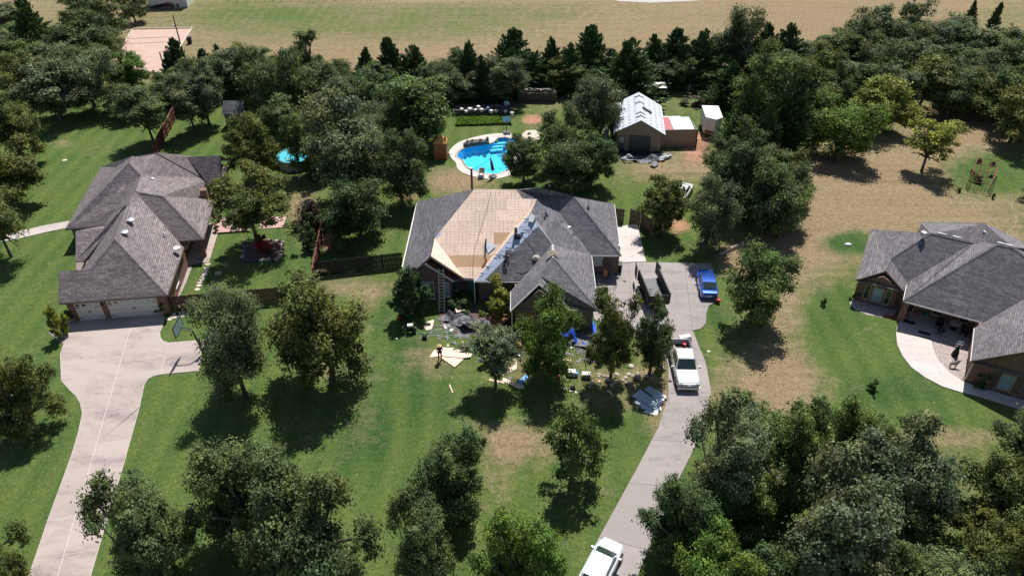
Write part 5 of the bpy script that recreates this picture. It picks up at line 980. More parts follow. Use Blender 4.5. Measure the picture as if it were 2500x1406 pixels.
def far_building():
    a, b = W(374, 20), W(460, 22); a, b = W(366, 22), W(459, 19); R = thing('white_building', 'white metal building at the top edge left of the dry field', 'building', a); d = (b-a).normalized(); n = Vector((-d.y, d.x, 0)); l = (b-a).length; dp = 9
    w = MB().prism([a, b, b+n*dp, a+n*dp], (0, 0, 4.2)).build('wall', 'roof_white', R)
    for i in range(int(l/1.0)): MB().box(a+d*(i+.5)-n*.02+Vector((0, 0, 2.1)), (.06, .04, 4.15), math.atan2(d.y, d.x)).build('siding_rib', 'roof_white', w)
    MB().prism([a-n*.3-d*.3+Vector((0, 0, 4.25)), b-n*.3+d*.3+Vector((0, 0, 4.25)), b+n*dp/2+d*.3+Vector((0, 0, 5.6)), a+n*dp/2-d*.3+Vector((0, 0, 5.6))], (0, 0, .1)).build('roof_slope', 'galv', R); MB().prism([a+n*(dp+.3)-d*.3+Vector((0, 0, 4.25)), b+n*(dp+.3)+d*.3+Vector((0, 0, 4.25)), b+n*dp/2+d*.3+Vector((0, 0, 5.6)), a+n*dp/2-d*.3+Vector((0, 0, 5.6))], (0, 0, .1)).build('roof_slope', 'galv', R)
    MB().bar(b-n*.03, b-n*.03+Vector((0, 0, 4.2)), .25, .1).build('corner_trim', 'white_plastic', R)
    for i, (x, y, s, mt, nm, lab, c) in enumerate(((385,22,2.2,'dark_steel','scrap_beam','dark scrap beams against the white building wall','scrap'),(418,19,1.5,'rust','garden_tractor','rust-red small tractor against the white building wall','tractor'),(430,18,1.4,'rust','rusty_implement','rust-red implement right of the small tractor','implement'),(404,23,1.8,'bark','lumber_heap','low brown heap left of the small tractor','heap'),(448,17,1.6,'dark_steel','storage_bin','dark bin at the right end of the white building wall','bin'))):
        p = W(x, y); m = MB()
        if i in (1, 2): m.box(p+Vector((0, 0, .8)), (s*.9, .9, .7), .2).box(p+Vector((.3, 0, 1.35)), (.5, .7, .6), .2); [m.tube([p+Vector((xx, -.55, .45)), p+Vector((xx, -.35, .45))], .45, 10) for xx in (-.5, .5)]
        elif i == 0: [m.bar(p+Vector((-1.6, -.2*k, .2+.1*k)), p+Vector((1.8, .2*k, .35+.3*k)), .2, .2) for k in range(3)]
        elif i == 3: m.lathe([(1.3, 0), (1.0, .35), (.4, .55), (.05, .6)], p, 9, 1.3, .7)
        else: m.lathe([(.75, 0), (.8, 1.2), (.85, 1.25), (.7, 1.3)], p, 10, 1.3, .8)
        solo(nm, m, mt, p, lab, c)
far_building()
def carport_toy():
    b = W(1606, 240); R = thing('tilted_trailer', 'small dark blue hauler with a raised white lid on grass behind the workshop', 'hauler', b); w = 1.15
    MB().prism([b+Vector((-w, -1.2, .1)), b+Vector((w, -1.2, .1)), b+Vector((w, 1.2, .1)), b+Vector((-w, 1.2, .1))], (0, 0, .12)).build('floor', 'cloth_blue', R)
    for x in (-w, w-.06): MB().box(b+Vector((x+.03, .1, .9)), (.06, 2.2, 1.6)).build('side_wall', 'dark_steel', R)
    MB().box(b+Vector((0, 1.2, .9)), (2*w, .06, 1.6)).build('back_wall', 'cloth_blue', R); MB().box(b+Vector((0, .7, 1.8)), (2*w+.2, 1.5, .1), mat=Matrix.Rotation(.25, 3, 'X')).build('lid', 'roof_white', R); MB().box(b+Vector((0, -1.4, .12)), (1.7, .5, .05), .1).build('ramp', 'white_trim', R)
carport_toy()
def above_pool():
    c = W(725, 400); r = 2.35; R = thing('round_pool', 'round above-ground pool with turquoise water among the oaks', 'pool', c)
    m = MB(); m.lathe([(r, 0.01), (r, 1.25)], c, 40); w = m.build('pool_wall', 'pool_wall', R); MB().poly([c+Vector((r*.98*math.cos(a), r*.98*math.sin(a), 1.252)) for a in np.linspace(0, 2*math.pi, 40, endpoint=False)]).build('water', recalc=False, parent=R, mat=M('turquoise', (.10, .52, .60), .08, .06, .8))
    o = [c+Vector((r*1.04*math.cos(a), r*1.04*math.sin(a), 0)) for a in np.linspace(0, 2*math.pi, 40, endpoint=False)]; i = [c+Vector((r*.93*math.cos(a), r*.93*math.sin(a), 0)) for a in np.linspace(0, 2*math.pi, 40, endpoint=False)]; ring(o, i, 1.255, 1.31).build('top_rail', 'teal_glass', R)
    for a in np.linspace(0, 2*math.pi, 14, endpoint=False): MB().box(c+Vector((r*1.02*math.cos(a), r*1.02*math.sin(a), .63)), (.08, .12, 1.26), a).build('upright', 'white_trim', R)
    b = W(708, 415); R = thing('pool_ladder', 'grey plastic steps leaning on the round pool', 'ladder', b)
    for x in (-.3, .3): MB().bar(b+Vector((x, -.9, 0)), b+Vector((x, .2, 1.5)), .06, .06).build('side_rail', 'gutter', R)
    for k in range(5): MB().box(b+Vector((0, -.9+1.1*(k+.6)/5, 1.5*(k+.6)/5)), (.6, .2, .05)).build('step', 'gutter', R)
above_pool()

# ------------------------------------------------------------------ vehicles (built nose along +X, then turned)
def heading(a, b): d = b-a; return math.atan2(d.y, d.x)
def loft(st, mat, name, R, bev=.0):
    """stations: x, half width low, z low, half width belt, z belt, half width top, z top"""
    m = MB(); v = []; n = 8
    for x, wl, zl, wb, zb, wt, zt in st:
        v += [(x, -wl*.94, zl), (x, -wl, zl+.12), (x, -wb, zb), (x, -wt, zt), (x, wt, zt), (x, wb, zb), (x, wl, zl+.12), (x, wl*.94, zl)]
    f = [(i*n+k, i*n+(k+1) % n, (i+1)*n+(k+1) % n, (i+1)*n+k) for i in range(len(st)-1) for k in range(n)]; f += [tuple(range(n)), tuple(range((len(st)-1)*n, len(st)*n))]
    m.add(v, f); o = m.build(name, mat, R, local=True, smooth=True); md = o.modifiers.new('b', 'BEVEL'); md.width = .045; md.segments = 3; md.limit_method = 'ANGLE'; md.angle_limit = .35; o.modifiers.new('w', 'WEIGHTED_NORMAL'); return o
def wheel(R, x, y, r, w=.24):
    o = MB().tube([(x, y-w/2, r), (x, y+w/2, r)], r, 20).build('wheel', 'rubber', R, local=True); s = 1 if y > 0 else -1
    MB().tube([(x, y+s*(w/2-.02), r), (x, y+s*(w/2+.015), r)], r*.62, 14).build('rim', 'steel', o, local=True)
def glass_quad(R, name, q, mat='car_glass', off=.012, par=None):
    q = [Vector(p) for p in q]; n = (q[1]-q[0]).cross(q[2]-q[0]).normalized(); c = sum(q, Vector())/4
    if n.dot(c-Vector((c.x*.6, 0, .6))) < 0: n = -n
    return MB().prism([p+n*.002 for p in q], n*off).build(name, mat, par or R, local=True)
def passenger_car(label, cat, loc, rz, paint, L, Wd, Ht, kind):
    R = thing('parked_car', label, cat, loc, rz); h = L/2; w = Wd/2
    hood, belt = (.86, .92) if kind == 'sedan' else (1.0, 1.05)
    ws, rf, rr, bk = (.95, .25, -.95, -1.75) if kind == 'sedan' else (1.05, .35, -1.5, -2.05)
    tail = .98 if kind == 'sedan' else 1.08
    loft([(h, w*.50, .30, w*.48, .50, w*.42, .56), (h-.06, w*.68, .26, w*.66, .56, w*.58, .63), (h-.2, w*.84, .22, w*.82, .62, w*.70, .72), (h-.55, w*.96, .2, w*.95, .72, w*.80, hood-.08), (ws+.15, w, .2, w*.98, belt-.08, w*.84, hood+.03), (ws, w, .2, w*.98, belt-.06, w*.86, belt), (0, w, .2, w, belt-.05, w*.88, belt), (bk+.3, w, .2, w*.99, belt-.02, w*.87, belt+.03), (-h+.5, w*.98, .22, w*.96, belt-.04, w*.84, tail), (-h+.1, w*.9, .26, w*.9, .8, w*.78, tail-.06), (-h, w*.80, .32, w*.80, .62, w*.72, tail-.18)], paint, 'body', R)
    t, b = w*.70, w*.86; z0, z1 = belt-.02, Ht
    zb = tail if kind == 'sedan' else tail
    cabin = loft([(ws+.02, b*.98, z0-.1, b*.96, z0+.0, b*.92, z0+.03), (rf+.28, b*.98, z0-.1, b*.93, z0+.30, t*1.04, z1-.16), (rf, b*.98, z0-.1, b*.92, z0+.33, t, z1-.03), ((rf+rr)/2, b*.98, z0-.1, b*.92, z0+.34, t*1.02, z1), (rr, b*.98, z0-.1, b*.92, z0+.32, t, z1-.05), (bk if kind == 'sedan' else bk, b*.95, z0-.1, b*.9, z0+.05, t*1.1, zb+.02 if kind == 'sedan' else z0+.2)], paint, 'cabin', R)
    glass_quad(R, 'windscreen', [(ws-.02, -b*.86, z0+.07), (ws-.02, b*.86, z0+.07), (rf+.02, t*.95, z1-.03), (rf+.02, -t*.95, z1-.03)], off=.03)
    glass_quad(R, 'rear_window', [(bk+.08, -b*.80, zb+.05), (bk+.08, b*.80, zb+.05), (rr-.02, t*.93, z1-.05), (rr-.02, -t*.93, z1-.05)], off=.05)
    for s in (-1, 1):
        for x0, x1, nm in ((rf+.45, -.28, 'side_window'), (-.36, rr-.15, 'side_window')): glass_quad(R, nm, [(x0, s*b*.965, z0+.03), (x1, s*b*.965, z0+.03), (x1+(.0 if x1 < -.3 else 0), s*t*1.06, z1-.12), (x0-.3 if x0 > 0 else x0, s*t*1.06, z1-.12)], off=.03)
        for x in (h-.95, -h+.95): wheel(R, x, s*(w-.08), .33 if kind == 'sedan' else .36)
        MB().box((ws-.25, s*(w+.06), belt+.02), (.12, .2, .12), -s*.2).build('wing_mirror', paint, R, local=True)
        MB().box((h-.30, s*w*.70, .64), (.34, .16, .09), -s*.55).build('headlight', 'pale_glass', R, local=True); MB().box((-h+.10, s*w*.66, .78), (.12, .30, .12), s*.25).build('tail_light', 'red', R, local=True)
    MB().box((-h-.005, 0, .62), (.03, .5, .15)).build('number_plate', 'white_plastic', R, local=True); MB().box((h-.03, 0, .48), (.08, .9, .16)).build('grille', 'black_plastic', R, local=True)
    MB().box((ws-.01, 0, z0+.075), (.1, b*1.7, .03)).build('wiper_cowl', 'black_plastic', R, local=True); return R
a, b = W(1717, 668), W(1731, 737); passenger_car('dark blue saloon car parked at the driveway edge', 'car', (a+b)/2, heading(b, a), 'paint_blue', 4.6, 1.8, 1.43, 'sedan')
a, b = W(1502, 1330), W(1462, 1409); rz = heading(b, a); d = Vector((math.cos(rz), math.sin(rz), 0)); passenger_car('white car with dark windscreen on the driveway, cut by the bottom edge', 'car', W(1497, 1332)-d*2.25, rz, 'paint_pearl', 4.6, 1.84, 1.55, 'suv')
a, b = W(1640, 470), W(1690, 480); passenger_car('white car mostly hidden behind the trees right of the re-roofed house', 'car', W(1664, 478), 1.1, 'paint_white', 4.7, 1.82, 1.5, 'sedan')
def pickup():
    a, b = W(1654, 850), W(1679, 957); rz = heading(a, b); c = (a+b)/2; R = thing('pickup_truck', 'white crew-cab pickup truck with an open bed on the driveway', 'pickup', c, rz); w, h = .98, 2.85; P = 'paint_white'; k = dict(local=True)
    loft([(h, w*.86, .45, w*.84, .70, w*.76, .82), (h-.1, w*.95, .42, w*.93, .86, w*.84, .99), (h-.5, w, .4, w*.98, .98, w*.88, 1.10), (1.35, w, .4, w, 1.06, w*.90, 1.18), (1.25, w, .4, w, 1.08, w*.90, 1.19)], P, 'bonnet', R)
    loft([(1.3, w, .4, w, 1.05, w*.92, 1.14), (-.95, w, .4, w, 1.07, w*.92, 1.16)], P, 'door_shell', R)
    loft([(1.28, w*.92, 1.08, w*.90, 1.16, w*.84, 1.2), (.72, w*.92, 1.08, w*.86, 1.5, w*.74, 1.78), (.5, w*.92, 1.08, w*.85, 1.52, w*.72, 1.88), (-.5, w*.92, 1.08, w*.85, 1.52, w*.73, 1.90), (-.8, w*.92, 1.08, w*.86, 1.5, w*.73, 1.82), (-.95, w*.92, 1.08, w*.88, 1.25, w*.80, 1.3)], P, 'cab', R)
    for s in (-1, 1):
        MB().box((-1.88, s*(w-.07), .84), (1.86, .13, .72)).build('bed_side', P, R, **k); MB().box((-1.88, s*(w-.07), 1.215), (1.86, .15, .03)).build('bed_rail', 'black_plastic', R, **k)
        for x in (h-.95, -1.75): wheel(R, x, s*(w-.12), .39, .27)
        glass_quad(R, 'side_window', [(.95, s*w*.905, 1.17), (.05, s*w*.905, 1.17), (.05, s*w*.79, 1.72), (.62, s*w*.79, 1.72)], off=.03); glass_quad(R, 'side_window', [(-.02, s*w*.905, 1.17), (-.8, s*w*.905, 1.17), (-.72, s*w*.79, 1.70), (-.02, s*w*.79, 1.72)], off=.03)
        MB().box((.98, s*(w+.2), 1.2), (.12, .24, .22)).build('wing_mirror', P, R, **k); MB().box((h-.03, s*.72, .86), (.12, .36, .18)).build('headlight', 'pale_glass', R, **k); MB().box((-2.82, s*.88, .95), (.05, .14, .4)).build('tail_light', 'red', R, **k)
        MB().bar((.6, s*.66, 1.87), (-.6, s*.66, 1.885), .03, .03).build('roof_ditch', 'gutter', R, **k)
    MB().box((-1.9, 0, .56), (1.8, 1.7, .06)).build('bed_floor', 'dark_steel', R, **k); MB().box((-.985, 0, .85), (.06, 1.82, .68)).build('bed_front', 'dark_steel', R, **k); MB().box((-2.80, 0, .84), (.07, 1.82, .72)).build('tailgate', P, R, **k)
    glass_quad(R, 'windscreen', [(1.24, -w*.84, 1.22), (1.24, w*.84, 1.22), (.62, w*.70, 1.82), (.62, -w*.70, 1.82)], off=.04); glass_quad(R, 'rear_window', [(-.97, -w*.7, 1.3), (-.97, w*.7, 1.3), (-.86, w*.64, 1.7), (-.86, -w*.64, 1.7)], off=.05)
    MB().box((h+.0, 0, .84), (.08, 1.05, .24)).build('grille', 'steel', R, **k); MB().box((h+.04, 0, .52), (.18, 1.84, .2)).build('front_bumper', 'alum', R, **k); MB().box((-2.9, 0, .5), (.16, 1.8, .18)).build('rear_bumper', 'alum', R, **k); MB().box((h+.09, 0, .84), (.02, .36, .07)).build('badge', 'alum', R, **k)
    M3 = Matrix.Rotation(rz, 3, 'Z')
    def bed(x, y, z=.59): return c+M3 @ Vector((x, y, z))
    bucket(bed(-2.4, .45), 'red', 'red bucket in the pickup bed'); r = random.Random(3)
    for i, (nm, x, y, dims, mt, lab) in enumerate((('tool_box', -1.5, -.3, (.5, .35, .3), 'steel', 'grey tool box in the pickup bed'), ('folded_tarp', -1.5, .55, (.6, .4, .2), 'tarp_blue', 'folded blue tarp in the pickup bed'), ('hose_coil', -1.35, .1, (.5, .5, .15), 'white_trim', 'pale coiled hose in the pickup bed'), ('scrap_boards', -1.9, -.5, (1.0, .3, .12), 'stone', 'scrap boards along the right side of the pickup bed'))):
        p = bed(x, y); m = MB(); 
        if nm == 'hose_coil': [m.tube([p+Vector((.22*math.cos(t), .22*math.sin(t), .04+.05*k_)) for t in np.linspace(0, 6.2, 14)], .025, 5) for k_ in range(3)]
        elif nm == 'folded_tarp': m.lathe([(.28, 0), (.34, .06), (.3, .14), (.2, .2), (.05, .22)], p, 7, 1.2, .7)
        elif nm == 'scrap_boards': [m.box(p+Vector((.05*k_, .04*k_, .03+.045*k_)), (1.0, .14, .04), rz+.1*k_) for k_ in range(3)]
        else: m.box(p+Vector((0, 0, .14)), (.5, .3, .28), rz).box(p+Vector((0, 0, .3)), (.3, .04, .05), rz)
        solo(nm, m, mt, p, lab, nm.replace('_', ' '))
def bucket(p, mat, label, s=1.0):
    R = thing('bucket', label, 'bucket', p); m = MB(); m.lathe([(.13*s, 0), (.16*s, .36*s), (.175*s, .37*s), (.15*s, .37*s), (.145*s, .3*s)], p, 14); m.build('pail', mat, R); MB().tube([p+Vector((.165*s*math.cos(a), 0, .34*s+.12*s*math.sin(a))) for a in np.linspace(0, math.pi, 9)], .008, 5, False).build('handle', 'steel', R); return R
pickup()
bucket(W(977, 779), 'red', 'red bucket on the grass by the dark evergreen shrub', 1.2); bucket(W(1753, 739), 'red', 'red bucket at the driveway edge behind the blue car', 1.3)
def dump_trailer():
    a, b = W(1577, 690), W(1603, 752); rz = heading(a, b); c = W(1592, 727); R = thing('dump_trailer', 'black steel dump trailer with its tall rear doors swung open', 'trailer', c, rz); w, h = 1.02, 2.15; k = dict(local=True); D = 'dark_steel'
    MB().box((0, 0, .78), (2*h, 2*w, .08)).build('bed_floor', 'door_grey', R, **k)
    for s in (-1, 1):
        sd_ = MB().box((0, s*w, 1.42), (2*h, .06, 1.25)).build('side_wall', D, R, **k)
        for x in np.linspace(-h+.1, h-.1, 8): MB().box((x, s*(w+.07), 1.4), (.09, .07, 1.2)).build('stake', D, sd_, local=True)
        MB().bar((-h, s*w, 2.06), (h, s*w, 2.06), .1, .06).build('top_rail', D, R, **k)
        MB().box((-h-.55, s*(w+.12), 1.5), (1.1, .07, 1.45), s*.12).build('rear_door', D, R, **k)
        for x in (-.55, .3): wheel(R, x, s*(w+.22), .36, .24)
        MB().box((-.12, s*(w+.22), .8), (1.9, .3, .05)).build('mudguard', D, R, **k)
        MB().bar((h, s*.7, .55), (h+1.5, 0, .5), .1, .14).build('tongue', D, R, **k)
    MB().box((h, 0, 1.35), (.06, 2*w, 1.1)).build('front_wall', D, R, **k); MB().box((0, 0, .58), (2*h, .9, .2)).build('chassis', D, R, **k); MB().box((h+.45, 0, .85), (.5, .6, .5)).build('pump_box', D, R, **k)
    for s in (-.3, .3): MB().bar((h+.5, s, .3), (h+.55, s, 2.2), .05, .05).build('rack_post', D, R, **k)
    for z in (.8, 1.3, 1.8): MB().bar((h+.53, -.4, z), (h+.53, .4, z), .04, .04).build('rack_bar', D, R, **k)
    p = W(1590, 712, .83); m = MB(); r = random.Random(8)
    for i in range(9):
        q = p+Vector((r.uniform(-.5, .6), r.uniform(-.8, .3), .1)); pts = [q]
        for _ in range(4): pts.append(pts[-1]+Vector((r.uniform(-.35, .35), r.uniform(-.4, .4), r.uniform(.05, .3))))
        m.tube(pts, [.03, .025, .018, .012, .006], 5)
    m.build('dead_branch', 'bark', None, base=p); o = bpy.context.scene.collection.objects[-1] if False else [x for x in col.objects if x.name.startswith('dead_branch')][-1]; tag(o, 'bare dead branches heaped in the dump trailer bed', 'branches', kind='stuff')
dump_trailer()

# ------------------------------------------------------------------ people (skin-modifier bodies turned into one mesh)
def person(label, loc, rz, J, E_, rad, cloth, parts):
    """J joints in metres (x right, y forward, z up); E_ edges; rad radii; parts: extra pieces"""
    R = thing('person', label, 'person', loc, rz); names = list(J); me = bpy.data.meshes.new('body'); me.from_pydata([J[n] for n in names], [(names.index(a), names.index(b)) for a, b in E_], [])
    o = bpy.data.objects.new('body', me); col.objects.link(o); sk = o.modifiers.new('s', 'SKIN'); sk.use_smooth_shade = True
    for i, n in enumerate(names): r = rad[n]; me.skin_vertices[0].data[i].radius = r if isinstance(r, tuple) else (r, r)
    me.skin_vertices[0].data[0].use_root = True; su = o.modifiers.new('u', 'SUBSURF'); su.levels = 2; su.render_levels = 2
    ev = o.evaluated_get(bpy.context.evaluated_depsgraph_get()); m2 = bpy.data.meshes.new_from_object(ev); bpy.data.objects.remove(o); m2.materials.clear()
    for mm in cloth: m2.materials.append(MATS[mm])
    zw, sk_z = J['pelvis'][2], J['neck'][2]
    hands = [Vector(J[n]) for n in J if n.startswith('hand') or n.startswith('fing')]; head = [Vector(J[n]) for n in J if n in ('head', 'crown')]; feet = [Vector(J[n]) for n in J if n.startswith('foot') or n.startswith('toe')]; legs = [Vector(J[n]) for n in J if n.startswith('knee') or n.startswith('ankle')]
    for p in m2.polygons:
        c = p.center; p.use_smooth = True
        def near(L, d): return any((c-v).length < d for v in L)
        p.material_index = 2 if near(hands, .1) or near(head, .17) else (3 if near(feet, .11) else (1 if near(legs, .30) or (c-Vector(J['pelvis'])).length < .17 else 0))
    b = link('body', m2, R)
    hd = Vector(J['head']); 
    for nm, f, mt in parts: f(hd).build(nm, mt, R, local=True, smooth=True)
    return R
def arm(J, s, sh, el, ha):
    J['sh'+s] = sh; J['elbow'+s] = el; J['hand'+s] = ha; h = Vector(ha); d = (h-Vector(el)).normalized(); side = d.cross(Vector((0, 0, 1))); side = side.normalized() if side.length > .1 else Vector((1, 0, 0))
    out = []
    for k, (o, l) in enumerate(((-.035, .085), (-.012, .10), (.012, .095), (.035, .075))): J[f'fing{s}{k}'] = tuple(h+side*o+d*l+Vector((0, 0, -.02))); out.append(('hand'+s, f'fing{s}{k}'))
    J[f'fing{s}t'] = tuple(h-side*.055+d*.03); out.append(('hand'+s, f'fing{s}t')); return out
BASE_R = dict(pelvis=(.155, .12), waist=(.14, .105), chest=(.17, .115), neck=.055, head=(.085, .10), crown=(.075, .085))
def rads(J):
    r = {}
    for n in J: r[n] = BASE_R.get(n) or (.07 if n.startswith('sh') else .05 if n.startswith('elbow') else .035 if n.startswith('hand') else .011 if n.startswith('fing') else .085 if n.startswith('hip') else .065 if n.startswith('knee') else .045 if n.startswith('ankle') else .045 if n.startswith('foot') else .03)
    return r
def build_person(label, loc, rz, spine, hips, knees, ankles, toes, shs, els, has, cloth, parts):
    J = dict(pelvis=spine[0], waist=spine[1], chest=spine[2], neck=spine[3], head=spine[4], crown=spine[5]); E_ = [('pelvis', 'waist'), ('waist', 'chest'), ('chest', 'neck'), ('neck', 'head'), ('head', 'crown')]
    for s, i in (('L', 0), ('R', 1)):
        J['hip'+s] = hips[i]; J['knee'+s] = knees[i]; J['ankle'+s] = ankles[i]; J['foot'+s] = tuple(Vector(ankles[i])+Vector((0, 0, -.045))); J['toe'+s] = toes[i]
        E_ += [('pelvis', 'hip'+s), ('hip'+s, 'knee'+s), ('knee'+s, 'ankle'+s), ('ankle'+s, 'foot'+s), ('foot'+s, 'toe'+s)]; E_ += [('chest', 'sh'+s)]; f = arm(J, s, shs[i], els[i], has[i]); E_ += [('sh'+s, 'elbow'+s), ('elbow'+s, 'hand'+s)]+f
    return person(label, loc, rz, J, E_, rads(J), cloth, parts)
def face(hd, fy=.095):
    m = MB(); m.lathe([(.002, -.03), (.018, -.02), (.010, .02), (.002, .03)], hd+Vector((0, fy+.012, -.005)), 6)
    return m
def eyes(hd): m = MB(); [m.lathe([(.003, -.008), (.011, 0), (.003, .008)], hd+Vector((x, .092, .025)), 6) for x in (-.033, .033)]; return m
def mouth(hd): return MB().box(hd+Vector((0, .090, -.055)), (.045, .012, .008))
def ears(hd): m = MB(); [m.lathe([(.004, -.03), (.016, 0), (.004, .03)], hd+Vector((x, 0, .0)), 6) for x in (-.092, .092)]; return m
def hat_straw(hd): return MB().lathe([(.21, .085), (.20, .095), (.105, .10), (.095, .17), (.06, .19), (.01, .192)], hd, 18)
def cap(hd): m = MB(); m.lathe([(.102, .035), (.10, .08), (.07, .125), (.01, .14)], hd, 14); m.box(hd+Vector((0, .12, .045)), (.15, .12, .015)); return m
def hair(hd): return MB().lathe([(.085, -.06), (.103, 0), (.098, .07), (.06, .115), (.01, .125)], hd+Vector((0, -.02, .01)), 12)
HEAD = [('nose', face, 'skin'), ('eyes', eyes, 'black_plastic'), ('mouth', mouth, 'cloth_red'), ('ears', ears, 'skin')]
st = dict(hips=[(-.10, 0, .92), (.10, 0, .92)])
build_person('person in black clothes and straw hat standing on the loose boards', W(1075, 878), math.radians(200), [(0, 0, .98), (0, .01, 1.12), (0, .01, 1.34), (0, .02, 1.50), (0, .05, 1.62), (0, .05, 1.70)], st['hips'], [(-.11, .03, .5), (.12, -.02, .5)], [(-.12, .0, .1), (.14, -.05, .1)], [(-.13, .17, .03), (.17, .11, .03)], [(-.19, 0, 1.43), (.19, 0, 1.43)], [(-.27, .02, 1.16), (.26, .03, 1.15)], [(-.16, .2, 1.12), (.18, .2, 1.02)], ['cloth_black', 'cloth_black', 'skin', 'cloth_red'], HEAD+[('straw_hat', hat_straw, 'hair_blond'), ('hair', hair, 'hair_blond')])
build_person('person in dark blue shirt carrying an orange board beside the brick wall', W(1484, 683), math.radians(185), [(0, 0, .98), (0, .01, 1.13), (0, .02, 1.36), (0, .03, 1.51), (0, .05, 1.63), (0, .05, 1.71)], st['hips'], [(-.11, .12, .52), (.11, -.04, .5)], [(-.12, .06, .1), (.13, -.18, .12)], [(-.13, .24, .04), (.14, -.02, .03)], [(-.19, .01, 1.44), (.19, .01, 1.44)], [(-.28, .0, 1.18), (.27, .06, 1.2)], [(-.22, .18, 1.0), (.28, .24, 1.05)], ['cloth_blue', 'jean', 'skin', 'black_plastic'], HEAD+[('hair', hair, 'cloth_black')])
p = W(1484, 683); solo('carried_board', MB().box(p+Vector((-.36, -.16, 1.02)), (.05, .45, .75), .9), 'orange_roof', p+Vector((-.36, -.16, .65)), 'orange board held by the person beside the brick wall', 'board')
F2p, F2n = CH['F2']; F2n = F2n if F2n.z > 0 else -F2n; rp = onplane(1235, 650, F2p, F2n)
def rz_(y): return .78*y   # the slope rises in front of the kneeling person
build_person('person in black clothes kneeling on the shingled slope and nailing shingles', rp+Vector((0, 0, .03)), math.radians(-8), [(0, -.05, .52), (0, .12, .68), (0, .32, .86), (0, .45, .98), (0, .55, 1.04), (0, .62, 1.07)], [(-.11, -.05, .48), (.11, -.05, .48)], [(-.15, .22, .27), (.17, .16, .21)], [(-.15, -.22, .03), (.16, -.26, .02)], [(-.15, -.38, -.12), (.16, -.42, -.14)], [(-.19, .36, .90), (.19, .36, .90)], [(-.28, .52, .72), (.28, .55, .72)], [(-.12, .75, .70), (.16, .80, .72)], ['cloth_black', 'cloth_black', 'skin', 'stone_pale'], HEAD+[('hair', hair, 'cloth_black')])

# ------------------------------------------------------------------ things on the roof
def on_f2(x, y): return onplane(*c4(x, y), F2p, F2n)
def on_m(x, y): return onplane(*c4(x, y), *CH['Mn'])
q = on_f2(1325, 600); R = thing('underlayment_roll', 'upright roll of underlayment on the papered roof slope', 'roll', q)
MB().tube([q+Vector((-.1, .12, .1)), q+Vector((-.1, .12, 1.05))], .14, 16).build('roll', 'roof_white', R); MB().tube([q+Vector((-.1, .12, 1.052)), q+Vector((-.1, .12, 1.06))], .06, 12).build('core', 'fascia_brown', R); MB().tube([q+Vector((-.1, .12, .35)), q+Vector((-.1, .12, .85))], .145, 16, False).build('wrapper', 'door_grey', R)
def nail_gun(p, rz, label):
    R = thing('nail_gun', label, 'nail gun', p, rz); k = dict(local=True); MB().box((0, 0, .22), (.3, .1, .12)).build('barrel', 'black_plastic', R, **k); MB().box((.1, 0, .12), (.07, .07, .2)).build('grip', 'black_plastic', R, **k); MB().lathe([(.08, .0), (.1, .04), (.1, .14), (.06, .16)], (-.08, 0, .06), 10).build('coil_magazine', 'steel', R, **k)
q = on_f2(1330, 628); solo('tool_bag', MB().prism([q+Vector(v) for v in ((-.3, -.12, .02), (.3, -.12, .02), (.3, .15, .2), (-.3, .15, .2))], (0, -.03, .28)).tube([q+Vector((-.2, 0, .4)), q+Vector((0, 0, .55)), q+Vector((.2, 0, .4))], .02, 5), 'cloth_black', q, 'black tool bag beside the upright roll on the roof', 'bag')
nail_gun(on_f2(1380, 585), .6, 'nail gun with its hose right of the upright roll on the roof')
q = on_f2(1490, 420); n = F2n; solo('vent_box', MB().box(q+n*.16, (.5, .75, .22), mat=Matrix.Rotation(-.5, 3, 'Z') @ Matrix.Rotation(.65, 3, 'X')).box(q+n*.02, (.7, .9, .02), mat=Matrix.Rotation(-.5, 3, 'Z') @ Matrix.Rotation(.65, 3, 'X')), 'gutter', q, 'grey metal box vent near the top of the papered slope', 'vent')
q = on_f2(1535, 845); solo('roof_cushion', MB().lathe([(.42, .02), (.42, .06), (.36, .2), (.25, .34), (.1, .42), (.01, .43)], q, 16, 1.05, .8), 'stone_pale', q, 'tan rounded cushion resting in the roof valley', 'cushion')  # tan cushion, modelled as a low rounded dome
q = on_m(1040, 720); nm = CH['Mn'][1].normalized(); pts = [on_m(x, y) for x, y in ((988, 645), (1098, 712), (1020, 788), (990, 700))]
solo('paper_scrap', MB().prism([p+nm*(.08+.04*(i % 2)) for i, p in enumerate(pts)], nm*.02), 'membrane', pts[2], 'triangular scrap of printed underlayment standing on the bare sheathing', 'scrap'); 
pts = [on_m(x, y) for x, y in ((988, 640), (1002, 648), (998, 790), (985, 780))]; solo('felt_scrap', MB().prism([p+nm*.05 for p in pts], nm*.28), 'cloth_black', pts[2], 'black folded felt left of the printed scrap on the bare sheathing', 'scrap')
for k, (x, y, x2, y2) in enumerate(((985, 830, 1003, 862), (1000, 862, 968, 908), (952, 922, 1005, 918))): a, b = on_m(x, y), on_m(x2, y2); solo('wood_offcut', MB().bar(a+nm*.06, b+nm*.06, .16, .06), 'lumber_brown', a, f"{('upper','middle','lower')[k]} of three brown offcuts beside the diagonal valley on the bare roof", 'offcut', 'offcuts on the bare roof')
def hose(pts, mat, r, label, name='air_hose', cat='hose'):
    pts = [Vector(p) for p in pts]; out = []
    for i in range(len(pts)-1):
        p0, p1, p2, p3 = pts[max(i-1, 0)], pts[i], pts[i+1], pts[min(i+2, len(pts)-1)]
        for t in np.linspace(0, 1, 6, endpoint=False): out.append(.5*((2*p1)+(-p0+p2)*t+(2*p0-5*p1+4*p2-p3)*t*t+(-p0+3*p1-3*p2+p3)*t**3))
    out.append(pts[-1]); return solo(name, MB().tube(out, r, 6, False), mat, pts[0], label, cat)
